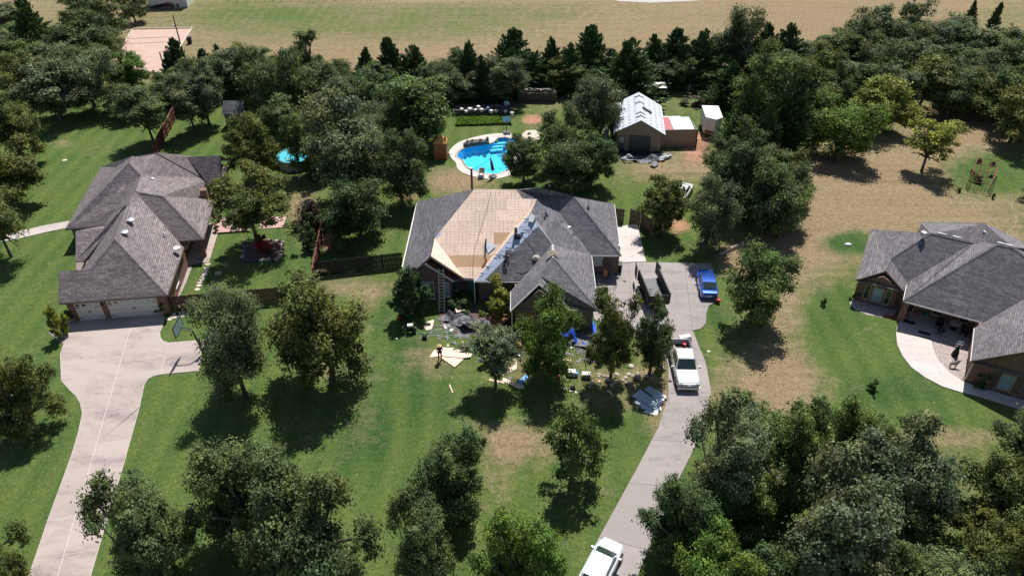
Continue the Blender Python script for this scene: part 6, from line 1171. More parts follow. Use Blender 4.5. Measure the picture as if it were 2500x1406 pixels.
hose([on_m(x, y)+nm*.04 for x, y in ((1050, 120), (1000, 330), (930, 560), (870, 760), (850, 1000), (850, 1045))], 'cord', .018, 'thin dark safety rope running down the bare sheathing', 'safety_rope', 'rope')
hose([on_f2(x, y)+F2n*.04 for x, y in ((1400, 610), (1450, 680), (1510, 770), (1540, 830))], 'cord', .02, 'black air hose from the nail gun to the tan cushion')
hose([on_f2(x, y)+F2n*.05 for x, y in ((1315, 988), (1380, 1000), (1440, 980), (1500, 930))], 'cord', .02, 'black air hose lying across the lower shingled slope')
pts = [on_f2(x, y)+F2n*.03 for x, y in ((1215, 745), (1300, 775), (1275, 805), (1200, 775))]; solo('shingle_sheet', MB().prism(pts, F2n*.03), 'door_grey', pts[0], 'loose shingle sheet above the kneeling person', 'shingle')
# ladder
a = W(1079, 762); b = Vector((a.x, CH['y1']-.25, 3.1)); R = thing('ladder', 'tall aluminium ladder leaning on the front gable wall', 'ladder', a)
for s in (-.24, .24): MB().bar(a+Vector((s*1.15, 0, 0)), b+Vector((s, 0, .9)), .05, .09).build('side_rail', 'alum', R)
bb = b+Vector((0, 0, .9))
for k in range(14): p = a.lerp(bb, (k+.6)/14.3); MB().bar(p-Vector((.25, 0, 0)), p+Vector((.25, 0, 0)), .05, .04).build('rung', 'alum', R)

# ------------------------------------------------------------------ roofing debris on the lawn
def sheet(pts, mat, label, name='plywood_sheet', z=.03, th=.02, cat='board', group=None, uv=(Vector((1, 0, 0)), Vector((0, 1, 0)))):
    q = [W(*p) for p in pts]; return solo(name, MB().prism([Vector((p.x, p.y, z+.012*i/len(q))) for i, p in enumerate(q)], (0, 0, th)), mat, Vector((q[0].x, q[0].y, z)), label, cat, group, uv=uv)
S5 = lambda x, y: (1000+x/7.81, 760+y/7.81)
for k, (pts, lab) in enumerate((([(375,885),(470,735),(640,745),(700,800),(590,860)], 'pale sheathing board under the feet of the person with the straw hat'), ([(530,690),(850,705),(780,800),(600,860)], 'pale sheathing board right behind the person with the straw hat'), ([(580,885),(700,850),(1030,930),(860,1080)], 'diamond-shaped sheathing board nearest the camera in the board pile'), ([(720,795),(1060,705),(1130,745),(940,800),(760,830)], 'upper right sheathing board of the pile by the small grey oak'), ([(720,800),(1195,820),(1165,895),(1005,915),(600,870)], 'long sheathing board pointing right from the board pile'), ([(710,690),(735,630),(755,700)], 'small spike of board at the top of the board pile'))): sheet([S5(*p) for p in pts], 'osb', lab, z=.03+.028*k)
sheet([S5(*p) for p in ((330,205),(450,165),(468,195),(425,340),(325,370),(255,272),(372,278))], 'osb', 'notched sheathing offcut left of the tarp heap')
sheet([S5(*p) for p in ((865,0),(1070,45),(900,100))], 'osb', 'triangular sheathing offcut lying on the tarp heap', z=.45)
sheet([S5(*p) for p in ((1680,900),(1750,910),(1850,970),(2045,900),(2045,1100),(1785,1230),(1770,1200),(1850,1150),(1865,1030),(1700,1010))], 'osb', 'large pale sheathing offcut right of the small grey oak')
sheet([(1192,929),(1196,925),(1231,932),(1231,937)], 'lumber', 'pale plank left of the small grey oak foot', 'plank'); sheet([(1229,923),(1280,942),(1280,951),(1265,950),(1226,930)], 'osb', 'long pale offcut running right from the small grey oak foot', z=.05)
sheet([(1264,934),(1283,915),(1292,920),(1274,940)], 'foam_blue', 'blue foam board in the shade right of the small grey oak', 'foam_board', th=.05)
sheet([(1096,940),(1099,938),(1107,959),(1104,960)], 'lumber', 'single thin plank alone on the lawn', 'plank'); sheet([(1508,858),(1520,868),(1512,872)], 'osb', 'small triangular offcut between the two slender oaks')
sheet([S5(*p) for p in ((955,665),(960,640),(1080,665),(1075,695))], 'lumber', 'short plank above the board pile', 'plank'); sheet([S5(*p) for p in ((995,575),(1005,570),(1050,620),(1040,630))], 'lumber', 'thin short stick above the board pile', 'plank')
sheet([(1372,877),(1394,878),(1394,882),(1372,881)], 'lumber', 'thin white plank under the bright green oak', 'plank'); sheet([(1617,892),(1620,890),(1624,902),(1621,903)], 'white_trim', 'thin white strip beside the driveway by the pickup', 'strip')
def crumple(poly, mat, label, name, cat, h=.4, seed=0, n=34, sub=3.0, stand=None):
    q = [W(*p) for p in poly]; xs = [p.x for p in q]; ys = [p.y for p in q]; g = np.random.default_rng(seed); X, Y = np.meshgrid(np.linspace(min(xs), max(xs), n), np.linspace(min(ys), max(ys), n)); Z = np.zeros_like(X)
    for _ in range(26): cx, cy = g.uniform(min(xs), max(xs)), g.uniform(min(ys), max(ys)); an = g.uniform(0, 3.14); s1, s2 = g.uniform(.15, .4), g.uniform(.4, 1.3); dx, dy = X-cx, Y-cy; u, v = dx*math.cos(an)+dy*math.sin(an), -dx*math.sin(an)+dy*math.cos(an); Z += g.uniform(.1, 1)**2*h*np.exp(-(u/s1)**2-(v/s2)**2)
    Z += g.random(Z.shape)*.05+.03; v = np.stack([X.ravel(), Y.ravel(), Z.ravel()], 1); i = np.arange(n*n).reshape(n, n); f = np.stack([i[:-1, :-1], i[:-1, 1:], i[1:, 1:], i[1:, :-1]], -1).reshape(-1, 4); keep = inside(v[f].mean(1), [(p.x, p.y) for p in q]); f = f[keep]
    used, inv = np.unique(f, return_inverse=True); m = MB(); m.add([tuple(p) for p in v[used]], [tuple(int(a) for a in r) for r in inv.reshape(f.shape)]); c = q[0]; o = solo(name, m, mat, Vector((c.x, c.y, 0)), label, cat, recalc=False); md = o.modifiers.new('t', 'SOLIDIFY'); md.thickness = .02; return o
crumple([(1068,780),(1085,770),(1100,765),(1135,768),(1150,778),(1180,785),(1200,800),(1215,815),(1170,812),(1130,808),(1118,800),(1100,790),(1075,785)], 'tarp_grey', 'heap of dark torn roofing felt and tarp under the ladder and front eave', 'tarp_heap', 'tarp', .75, 3, 52)
crumple([(1185,790),(1215,775),(1250,780),(1250,800),(1215,808),(1190,806)], 'lumber_brown', 'brown sheet folded beside the tarp heap below the light green shrub', 'brown_tarp', 'tarp', .5, 5, 26)
crumple([(1368,826),(1380,823),(1400,828),(1418,840),(1430,843),(1428,848),(1415,846),(1395,838),(1375,840)], 'tarp_blue', 'crumpled bright blue tarp between the oaks in front of the garage', 'blue_tarp', 'tarp', .35, 7, 44)
crumple([(1360,822),(1380,812),(1430,815),(1470,830),(1480,850),(1440,855),(1400,845),(1390,828)], 'tarp_grey', 'grey felt spread under the crumpled blue tarp', 'felt_sheet', 'felt', .22, 9, 34)
crumple([(1440,795),(1450,788),(1456,810),(1455,835),(1446,830),(1444,812)], 'tarp_blue', 'strip of blue tarp hanging by the first slender oak', 'blue_tarp', 'tarp', .2, 11, 22)
crumple([(1168,890),(1185,878),(1200,880),(1198,892),(1180,898),(1170,900)], 'tarp_white', 'crumpled white sheet at the foot of the small grey oak', 'white_sheet', 'sheet', .3, 12, 22)
crumple([(1318,892),(1330,886),(1336,894),(1332,908),(1322,904)], 'foam_blue', 'crumpled light blue plastic under the bright green oak', 'blue_plastic', 'plastic', .4, 13, 20)
crumple([(1512,395-12),(1530,381),(1560,384),(1600,378),(1641,375),(1636,388),(1610,396),(1570,400),(1535,393),(1518,392)], 'tarp_grey', 'grey tarp with white edge spread in front of the workshop door', 'tarp_sheet', 'tarp', .35, 15, 44)
crumple([(1505,372),(1545,368),(1600,371),(1622,373),(1600,383),(1545,386),(1512,384)], 'cloth_black', 'black felt heaped right at the workshop door', 'felt_sheet', 'felt', .25, 16, 34)
crumple([(1588,398),(1602,396),(1607,405),(1598,412),(1588,408)], 'tarp_grey', 'small grey tarp piece on the grass before the workshop', 'tarp_piece', 'tarp', .15, 17, 16)
crumple([(1518,392),(1542,394),(1545,396),(1525,397)], 'tarp_white', 'white plastic edge left of the workshop tarp', 'white_sheet', 'sheet', .2, 18, 16)
crumple([(1600,392),(1636,380),(1640,384),(1618,396)], 'tarp_white', 'white plastic edge right of the workshop tarp', 'white_sheet', 'sheet', .2, 19, 18)
crumple([(1470,325),(1485,318),(1488,330),(1482,345),(1485,360),(1478,360)], 'tarp_white', 'white plastic sheeting beside the left wall of the workshop', 'white_sheet', 'sheet', .8, 20, 22)
def metal_sheets():
    S6 = lambda x, y: (1300+x/5.858, 780+y/5.858)
    for k, (pts, lab) in enumerate((([(1580,1330),(1640,1270),(1800,1310),(1775,1370)], 'lowest sheet of the galvanised stack, nearest the camera'), ([(1540,1275),(1600,1235),(1840,1250),(1840,1310),(1700,1310)], 'second lowest sheet of the galvanised stack'), ([(1445,1190),(1500,1150),(1700,1270),(1680,1300),(1600,1290)], 'galvanised sheet sticking out on the left of the stack'), ([(1700,1150),(1780,1010),(1870,1080),(1840,1240)], 'galvanised sheet at the right rear of the stack'), ([(1600,1010),(1660,960),(1870,1075),(1910,1120),(1840,1225)], 'bright galvanised sheet at the back of the stack'), ([(1425,1115),(1535,1010),(1840,1225),(1745,1300)], 'broad top sheet of the galvanised stack'))):
        sheet([S6(*p) for p in pts], 'galv', lab, 'metal_sheet', .03+.022*k, .012, 'metal sheet', 'galvanised sheets beside the driveway')
metal_sheets()
r = random.Random(21)
SCR = [(1085,797),(1090,825),(1095,795),(1102,806),(1108,838),(1115,822),(1130,800),(1245,850),(1255,855),(1262,868),(1266,856),(1375,868),(1390,848),(1415,880),(1440,880),(1470,870),(1625,878),(1478,866),(1472,760),(1500,706),(1525,688)]
for k, (x, y) in enumerate(SCR):
    p = W(x, y); z = .075 if k > 17 else .02; w, l = r.uniform(.25, .6), r.uniform(.4, .9); lab = f"{ORD[k]} from the left of the torn grey shingle scraps on the lawn" if k not in (16, 18, 19, 20) else {16: 'grey shingle scrap on the grass beside the pickup', 18: 'grey shingle scrap on the concrete nearest the garage wall', 19: 'dark shingle scrap on the concrete left of the dump trailer', 20: 'small dark scrap on the concrete near the brick corner'}[k]
    m = MB(); a = r.uniform(0, 3); e = Vector((math.cos(a), math.sin(a), 0)); f = Vector((-e.y, e.x, 0)); m.prism([p+Vector((0, 0, z))-e*l/2-f*w/2, p+Vector((0, 0, z+.03))+e*l/2-f*w*.4, p+Vector((0, 0, z+.02))+e*l*.4+f*w/2, p+Vector((0, 0, z+.05))-e*l*.2+f*w*.35, p+Vector((0, 0, z))-e*l/2+f*w*.1], (0, 0, .02)); solo('shingle_scrap', m, 'door_grey' if k % 3 else 'steel', p, lab, 'scrap', 'shingle scraps on the ground')
for k, (x, y) in enumerate(((1515,796),(1522,800),(1529,803),(1519,806),(1536,808))): p = W(x, y, .08); solo('white_strip', MB().bar(p-Vector((.6, .1*k, 0)), p+Vector((.5, -.15, .05)), .18, .03), 'white_trim', p, f'{ORD[k]} from the left of the white trim strips at the concrete edge', 'trim', 'white trim strips at the concrete edge')
g = np.random.default_rng(77); px_ = np.concatenate([g.normal(1135, 38, 170), g.normal(1420, 50, 90), g.normal(1270, 60, 40)]); py_ = np.concatenate([g.normal(804, 11, 170), g.normal(842, 20, 90), g.normal(880, 30, 40)]); m = MB()
for x, y in zip(px_, py_): p = W(x, y); a = g.uniform(0, 3.1); w, l = g.uniform(.03, .11), g.uniform(.06, .28); e = Vector((math.cos(a), math.sin(a), 0)); f = Vector((-e.y, e.x, 0)); z = Vector((0, 0, .02)); t = Vector((0, 0, g.uniform(0, .06))); m.prism([p+z-e*l-f*w, p+z+e*l-f*w+t, p+z+e*l*.8+f*w+t, p+z-e*l+f*w*.7], (0, 0, .012))
tag(m.build('roofing_litter', 'litter', base=W(1200, 830)), 'small torn shingle and felt bits scattered over the lawn', 'litter', kind='stuff')
def generator():
    b = W(1004, 812); R = thing('air_compressor', 'black wheeled air compressor with white top on the left of the lawn', 'compressor', b); MB().tube([b+Vector((-.35, 0, .38)), b+Vector((.4, 0, .38))], .2, 14).build('tank', 'cloth_black', R); MB().box(b+Vector((.0, 0, .72)), (.55, .4, .3), .2).build('engine', 'black_plastic', R); MB().box(b+Vector((-.05, .05, .9)), (.5, .35, .08), .2).build('engine_cover', 'white_plastic', R)
    for s in (-.22, .22): MB().tube([b+Vector((.3, s-.03, .2)), b+Vector((.3, s+.03, .2))], .2, 14).build('wheel', 'rubber', R)
    MB().tube([b+Vector((-.4, -.2, .5)), b+Vector((-.75, -.2, .8)), b+Vector((-.75, .2, .8)), b+Vector((-.4, .2, .5))], .02, 6).build('handle', 'steel', R)
generator()
hose([W(1012, 816, .03), W(1030, 812, .03), W(1055, 815, .03), W(1085, 812, .03), W(1110, 815, .03)], 'teal', .022, 'pale green air hose running right from the compressor')
hose([W(1020, 800+26, .03), W(1040, 825, .03), W(1052, 818, .03), W(1080, 820, .03), W(1120, 818, .03)], 'gutter', .02, 'grey air hose looping past the dark tool on the lawn')
p = W(1037, 827); solo('hose_reel', MB().tube([p+Vector((-.15, 0, .2)), p+Vector((.15, 0, .2))], .2, 14).tube([p+Vector((-.2, 0, .2)), p+Vector((-.16, 0, .2))], .27, 14).tube([p+Vector((.16, 0, .2)), p+Vector((.2, 0, .2))], .27, 14), 'cloth_black', p, 'small black hose reel on the lawn right of the compressor', 'reel')
p = W(1012-0-0, 806); 
p = W(1263, 847); R = thing('tool_case', 'yellow-orange tool case on the grass left of the bright green oak', 'case', p); MB().box(p+Vector((0, 0, .18)), (.85, .6, .34), .1).build('case_body', 'yellow', R); MB().box(p+Vector((0, -.33, .2)), (.25, .06, .06), .1).build('handle', 'black_plastic', R); MB().box(p+Vector((0, 0, .365)), (.8, .55, .03), .1).build('lid', 'yellow', R)
def cooler(x, y, body, lid, label):
    p = W(x, y); R = thing('cool_box', label, 'cooler', p); MB().box(p+Vector((0, 0, .22)), (.75, .42, .42), -.1).build('box_body', body, R); MB().box(p+Vector((0, 0, .46)), (.79, .46, .07), -.1).build('lid', lid, R); MB().box(p+Vector((0, -.24, .34)), (.3, .04, .05), -.1).build('handle', body, R)
cooler(1394, 915, 'white_plastic', 'white_plastic', 'white cool box in the shade under the bright green oak'); cooler(1431, 921, 'steel', 'gutter', 'long grey metal tool chest right of the white cool box')
bucket(W(1406, 917), 'foam_blue', 'light blue bucket beside the white cool box', 1.2); p = W(1362, 923); solo('fuel_can', MB().prism([p+Vector(v) for v in ((-.18, -.12, 0), (.18, -.12, 0), (.18, .12, 0), (-.18, .12, 0))], (0, 0, .32)).tube([p+Vector((-.1, 0, .32)), p+Vector((-.18, 0, .46))], .03, 6), 'red', p, 'red fuel can in the shade under the bright green oak', 'can')
for x, y, mt, lab in ((1380,949,'white_plastic','white paper scrap on the lawn below the white cool box'),(1395,955,'white_plastic','second white scrap beside a dark box on the lawn'),(1407,958,'white_plastic','right-hand white scrap on the lawn below the tool chest'),(970-3,827,'white_plastic','white scrap alone on the left of the lawn'),(1730,858,'white_plastic','white scrap on the grass right of the pickup')): p = W(x, y); solo('paper_scrap', MB().prism([p+Vector(v) for v in ((-.15, -.08, .02), (.12, -.1, .05), (.16, .08, .02), (-.1, .1, .06))], (0, 0, .015)), mt, p, lab, 'scrap')
p = W(1398, 949); solo('dark_box', MB().box(p+Vector((0, 0, .12)), (.4, .3, .24), .3).box(p+Vector((0, .05, .25)), (.42, .1, .03), .3), 'cloth_black', p, 'small black box on the lawn among white scraps', 'box')
p = W(1670, 832); R = thing('machine_tool', 'grey upturned machine with legs behind the pickup', 'machine', p); MB().box(p+Vector((0, 0, .45)), (1.1, .45, .3), .25).build('machine_body', 'gutter', R); [MB().bar(p+Vector((x, y, .0)), p+Vector((x*.6, y*.6, .4)), .05, .05).build('leg', 'dark_steel', R) for x in (-.5, .5) for y in (-.25, .25)]; MB().box(p+Vector((.45, -.2, .25)), (.3, .3, .3)).build('motor', 'dark_steel', R)
# bin by the brick corner
p = W(1510, 662); R = thing('wheeled_bin', 'black wheeled cart beside the brick corner near the gate', 'bin', p); MB().prism([p+Vector(v) for v in ((-.26, -.35, .12), (.26, -.35, .12), (.26, .35, .12), (-.26, .35, .12))], (0, 0, .85)).build('bin_body', 'cloth_black', R); MB().box(p+Vector((0, -.02, 1.0)), (.6, .8, .06)).build('lid', 'black_plastic', R); [MB().tube([p+Vector((x-.04, .3, .13)), p+Vector((x+.04, .3, .13))], .13, 10).build('wheel', 'rubber', R) for x in (-.28, .28)]

# ------------------------------------------------------------------ left driveway basketball hoop
def fixed_hoop():
    b = W(497, 866); R = thing('basketball_hoop', 'tall fixed basketball hoop on a bent black pole beside the left driveway', 'hoop', b); top = b+Vector((-.35, .1, 2.75)); bd = b+Vector((-1.55, .15, 3.05))
    MB().tube([b, b+Vector((-.12, .03, 1.4)), top], .075, 8).build('pole', 'dark_steel', R)
    for dz in (.0, .28): MB().bar(top+Vector((0, 0, dz-.1)), bd+Vector((.08, 0, dz-.12)), .06, .06).build('arm', 'dark_steel', R)
    MB().box(bd+Vector((0, 0, .12)), (.05, 1.75, 1.05)).build('backboard', 'pale_glass', R)
    for y, z, sy, sz in ((0, .66, 1.83, .06), (0, -.42, 1.83, .06), (.9, .12, .06, 1.1), (-.9, .12, .06, 1.1)): MB().box(bd+Vector((.0, y, z)), (.07, sy, sz)).build('board_frame', 'dark_steel', R)
    c = bd+Vector((-.38, 0, -.22)); MB().tube([c+Vector((.23*math.cos(a), .23*math.sin(a), 0)) for a in np.linspace(0, 2*math.pi, 19)], .014, 6, False).build('rim', 'red', R)
    m = MB()
    for a in np.linspace(0, 2*math.pi, 12, endpoint=False): m.tube([c+Vector((.23*math.cos(a), .23*math.sin(a), 0)), c+Vector((.14*math.cos(a+.3), .14*math.sin(a+.3), -.4))], .006, 4, False)
    tag(m.build('net', 'white_plastic', R), kind='stuff'); MB().box(b+Vector((0, 0, 1.5)), (.2, .14, .9)).build('pole_pad', 'dark_steel', R)
fixed_hoop()
for x, y, lab in ((178, 785, 'potted plant at the left side of the white garage doors'), (396, 766, 'potted plant at the right side of the white garage doors')): potted(x, y, 1.0, lab, 'g', .07, 1.2)
def stones(L, label, s=.3):
    for k, (x, y) in enumerate(L):
        p = W(x, y); a = (k*1.7) % 3; q = MB().prism([p+Vector((math.cos(t)*s*(1+.2*math.sin(3*t+k)), math.sin(t)*s*.75*(1+.15*math.cos(2*t+k)), .005)) for t in np.linspace(0, 2*math.pi, 9, endpoint=False)], (0, 0, .05)); solo('stepping_stone', q, 'stone_pale', p, f'{ORD[k]} stepping stone {label}', 'stone', 'stepping stones '+label)
stones([(413,780),(423,775),(429,768),(437,766),(444,771),(450,763),(456,766),(459,761),(470,764)], 'from the left in the path beside the garage', .34)
stones([(507,646),(504,656),(503,663),(500,670),(496,677),(493,684),(489,691),(486,698),(482,707)], 'from the far end of the curved garden path', .30)
p = W(533, 667); solo('well_cover', MB().lathe([(.36, .01), (.36, .03), (.1, .04)], p, 12), 'stone', p, 'round tan cover set in the left garden lawn', 'cover')
p = W(158, 392); solo('well_cover', MB().lathe([(.32, .01), (.3, .06), (.1, .08)], p, 12), 'stone_pale', p, 'round white cover in the lawn behind the left house', 'cover')
p = W(463, 752); solo('garden_bench', MB().box(p+Vector((0, 0, .42)), (1.9, .4, .06), .1).box(p+Vector((-.75, 0, .2)), (.1, .36, .4), .1).box(p+Vector((.75, 0, .2)), (.1, .36, .4), .1), 'stone', p, 'low bench against the dark brown fence right of the garage', 'bench')
p = W(786, 668); R = thing('garden_bench', 'small wooden bench against the weathered black fence', 'bench', p); [MB().box(p+Vector((0, -.2+.16*k, .43)), (1.2, .13, .04)).build('slat', 'lumber', R) for k in range(3)]; [MB().box(p+Vector((x, 0, .2)), (.08, .4, .4)).build('leg', 'cedar_fence', R) for x in (-.5, .5)]; MB().box(p+Vector((0, -.3, .2)), (1.2, .04, .1)).build('apron', 'lumber', R)
# planting bed and deck of the left garden
bed = [W(*q) for q in [(592,640),(597,598),(640,590),(690,592),(688,622),(680,636)]]; R = thing('planting_bed', 'stone-edged planting bed under the round oak in the left garden', 'garden bed', bed[0]); MB().prism([Vector((q.x, q.y, .01)) for q in bed], (0, 0, .16)).build('soil', 'mulch', R); r = random.Random(2)
for a, b in zip(bed, bed[1:]+bed[:1]):
    k = int((b-a).length/.42)
    for i in range(k): q = a.lerp(b, (i+.5)/k); MB().lathe([(.2, 0), (.25, .14), (.2, .26), (.06, .3)], q+Vector((r.uniform(-.05, .05), r.uniform(-.05, .05), 0)), 7).build('edge_stone', 'dark_stone' if r.random() < .6 else 'stone', R)
for x, y, s, tt, lab in ((648,612,1.1,'k','leafy rose bush in the middle of the planting bed'),(660,622,.9,'g','low green bush at the front of the planting bed'),(640,596,.9,'p','reddish bush at the back of the planting bed')): o = tree('garden_bush','bush',tt,x,y,s*30,y-34*s,lab,parts=('stem','foliage'),cat='bush')
g = np.random.default_rng(3); n = 260; c = W(643, 600, 1.1); C = np.array(c)+g.normal(size=(n, 3))*np.array([.55, .35, .3]); N = unit(g.normal(size=(n, 3))+np.array([0, 0, 1])); A, B = frame(N, g, g.uniform(.06, .1, n), np.ones(n)); me = quads_mesh('red_blossom', C-np.array([c.x, c.y, 0]), A, B, np.ones((n, 3))*g.uniform(.7, 1.2, (n, 1))); me.materials.append(MATS['leaf']); o = link('red_blossom', me, None, (c.x, c.y, 0)); o.color = (.5, .03, .04, 1); tag(o, 'bright red blossom on the bush in the planting bed', 'flowers', kind='stuff')
dk = [W(*q) for q in [(527,572),(523,536),(606,533),(608,566)]]; R = thing('timber_deck', 'pink-brown timber deck between the left house and the round oak', 'deck', dk[0]); e = dk[3]-dk[0]; f = dk[1]-dk[0]
for i in range(14): MB().prism([dk[0]+e*(i+.04)/14+Vector((0, 0, .16)), dk[0]+e*(i+.97)/14+Vector((0, 0, .16)), dk[1]+(dk[2]-dk[1])*(i+.97)/14+Vector((0, 0, .16)), dk[1]+(dk[2]-dk[1])*(i+.04)/14+Vector((0, 0, .16))], (0, 0, .04)).build('deck_board', 'pink_deck', R)
MB().prism([Vector((q.x, q.y, .01)) for q in dk], (0, 0, .148)).build('deck_frame', 'cedar_fence', R)
potted(535, 540, .6, 'pale pot at the far corner of the timber deck', 's', .2); potted(528, 563, .6, 'pot at the near corner of the timber deck', 'd', .2)
R_ = [W(*q) for q in [(633,560),(690,556),(700,530),(640,530)]]; struct('paved_terrace', MB().prism([Vector((q.x, q.y, .006)) for q in R_], (0, 0, .06)), 'pink_deck')
# ------------------------------------------------------------------ sand court
a = [W(*q) for q in [(302,112),(324,73),(470,70),(436,124),(403,178),(330,182)]]; R = thing('court_edging', 'pale timber edging round the volleyball sand', 'edging', a[0])
for p, q in zip(a[:-1], a[1:]): MB().bar(p+Vector((0, 0, .12)), q+Vector((0, 0, .12)), .22, .24).build('edging_board', 'stone_pale', R)
for bx, by, ty, lab in ((324,73,20,'utility pole at the far left corner of the sand court'),(439,102,38,'tall lamp pole at the right side of the sand court'),(404,178,128,'thin pole at the near right corner of the sand court')):
    b = W(bx, by); h = hsolve(b.x, b.y, ty); R = thing('court_pole', lab, 'pole', b); MB().tube([b, b+Vector((0, 0, h))], [.13, .1], 8).build('pole', 'cedar_fence', R)
    if bx == 439: MB().box(b+Vector((-.2, -.2, h-1.8)), (.3, .3, .3)).build('lamp', 'white_plastic', R)
q = [W(*p) for p in ((296,109),(425,103),(421,91),(303,96))]; R = thing('court_boundary', 'dark boundary tape laid in a rectangle on the sand', 'line', q[0]); [MB().bar(x+Vector((0, 0, .05)), y+Vector((0, 0, .05)), .1, .02).build('tape', 'cloth_black', R) for x, y in zip(q, q[1:]+q[:1])]
p = W(464, 107); R = thing('trash_bin', 'dark bin standing on the grass right of the sand court', 'bin', p); MB().lathe([(.4, 0), (.45, 1.0), (.48, 1.05)], p, 12).build('drum', 'dark_steel', R); MB().box(p+Vector((.1, 0, 1.25)), (.9, .7, .08), .4, ).build('lid', 'door_grey', R)
R = thing('field_fence', 'thin wire fence along the top edge of the dry field', 'fence', W(560, 6)); pa, pb = W(558, 6), W(1100, -4)
for k in range(26): q = pa.lerp(pb, k/25); MB().tube([q, q+Vector((0, 0, 1.4))], .05, 6).build('post', 'door_grey', R)
for z in (.4, .9, 1.35): MB().tube([pa+Vector((0, 0, z)), pb+Vector((0, 0, z))], .02, 5).build('wire', 'door_grey', R)
# ------------------------------------------------------------------ right yard
def metal_frame():
    S8 = lambda x, y: (2330+x/10.04, 370+y/10.04)
    A, B, C, D = W(*S8(285, 900)), W(*S8(825, 1005)), W(*S8(985, 560)), W(*S8(445, 480)); h = 1.9; R = thing('plant_cage', 'open rusty metal cage with round discs on the right lawn', 'cage', A); U = Vector((0, 0, h)); m = 'rust'
    for p in (A, B, C, D): MB().tube([p, p+U], .05, 6).build('corner_post', m, R)
    for p, q in ((A, B), (B, C), (C, D), (D, A)):
        for z in (h, h*.55, .15): MB().tube([p+Vector((0, 0, z)), q+Vector((0, 0, z))], .035, 6).build('rail', m, R)
    for k in (1, 2): 
        MB().tube([A.lerp(B, k/3)+U, D.lerp(C, k/3)+U], .022, 5).build('roof_wire', m, R); MB().tube([A.lerp(D, k/3)+U, B.lerp(C, k/3)+U], .022, 5).build('roof_wire', m, R)
        for p, q in ((A, B), (C, D)): MB().tube([p.lerp(q, k/3), p.lerp(q, k/3)+U], .03, 5).build('stake', m, R)
    for p in (D.lerp(C, .1)+Vector((0, -.05, h*.75)), D.lerp(C, .72)+Vector((0, -.05, h*.7))): MB().tube([p, p+Vector((0, -.05, .02))], .38, 16).build('disc', m, R)
    p = A.lerp(D, .5)+Vector((0, 0, h*.5)); MB().tube([p, p+Vector((.05, 0, 0))], .42, 16).build('disc', m, R)
    c = (A+B+C+D)/4; tree('staked_shrub','bush','s',*pix(c.x-.3, c.y, 0),26,pix(c.x, c.y, 1.5)[1],'small grey-green bush inside the open metal frame',parts=('stem','foliage'),cat='bush')
    p = B.lerp(A, .15); solo('bird_cutout', MB().prism([p+Vector(v) for v in ((-.3, 0, h), (.2, 0, h), (.35, 0, h+.5), (.1, 0, h+.3), (-.05, 0, h+.6), (-.2, 0, h+.25))], (0, .03, 0)), 'cloth_black', p+Vector((0, 0, h)), 'black bird cutout on the near rail of the metal frame', 'cutout')
metal_frame()
for x, y, w, t, tt, lab in ((2012,745,16,724,'d','thin young sapling on the lawn left of the right house'),(2131,952,26,922,'k','small round sapling on the lawn below the curved walk'),(2339,468,11,456,'e','small dark sapling left of the metal frame'),(2423,484,11,474,'e','small dark sapling below the metal frame')): tree('young_sapling','bush',tt,x,y,w,t,lab,parts=('stem','foliage'),cat='sapling')
p = W(2070, 599); solo('garden_rock', MB().lathe([(.32, 0), (.3, .15), (.2, .24), (.05, .28)], p, 9, 1.3, .8), 'white_plastic', p, 'white rock on the green patch of the dry lawn', 'rock')
hose([W(2492,470,.03), W(2470,500,.03), W(2478,525,.03), W(2480,545,.03), W(2462,565,.03), W(2459,575,.03)], 'rope', .018, 'yellow garden hose lying on the lawn behind the right house', 'garden_hose')
R = thing('stone_border', 'low curved stone border above the driveway end', 'border', W(1760, 620)); pts = [W(*q) for q in ((1758,622),(1770,616),(1785,610),(1800,603),(1812,598))]; r = random.Random(5)
for a, b in zip(pts[:-1], pts[1:]):
    for i in range(3):
        q = a.lerp(b, (i+.5)/3)
        for k in range(2): MB().box(q+Vector((0, 0, .1+.18*k)), (.42, .28, .17), heading(a, b)+r.uniform(-.15, .15)).build('stone', 'stone_pale' if r.random() < .5 else 'stone', R)
RL = RH['L']; ru = math.atan2(RH['u'].y, RH['u'].x)
chair(2205, 775, ru+3.6, 'pale-framed chair at the left end of the right house porch', 'dark_stone', .075); chair(2290, 800, ru, 'dark chair on the porch below the left porch window', 'cloth_black', .075); chair(2352, 818, ru+1.2, 'dark chair at the right end of the porch', 'cloth_black', .075)
p = W(2327, 803, .075); R = thing('porch_table', 'small round pale table on the porch between dark chairs', 'table', p); MB().lathe([(.5, .68), (.52, .7), (.5, .73)], p, 16).build('table_top', 'gutter', R); MB().tube([p, p+Vector((0, 0, .68))], .05).build('pedestal', 'dark_steel', R); MB().lathe([(.3, 0), (.28, .04), (.05, .06)], p, 12).build('base', 'dark_steel', R)
p = W(2291, 820, .04); R = thing('kettle_grill', 'black kettle grill at the porch edge', 'grill', p); MB().lathe([(.1, .45), (.28, .55), (.33, .72), (.3, .85), (.15, .98), (.02, 1.0)], p, 14).build('bowl', 'cloth_black', R); [MB().bar(p+Vector((.28*math.cos(a), .28*math.sin(a), 0)), p+Vector((.12*math.cos(a), .12*math.sin(a), .55)), .03, .03).build('leg', 'dark_steel', R) for a in (0, 2.1, 4.2)]
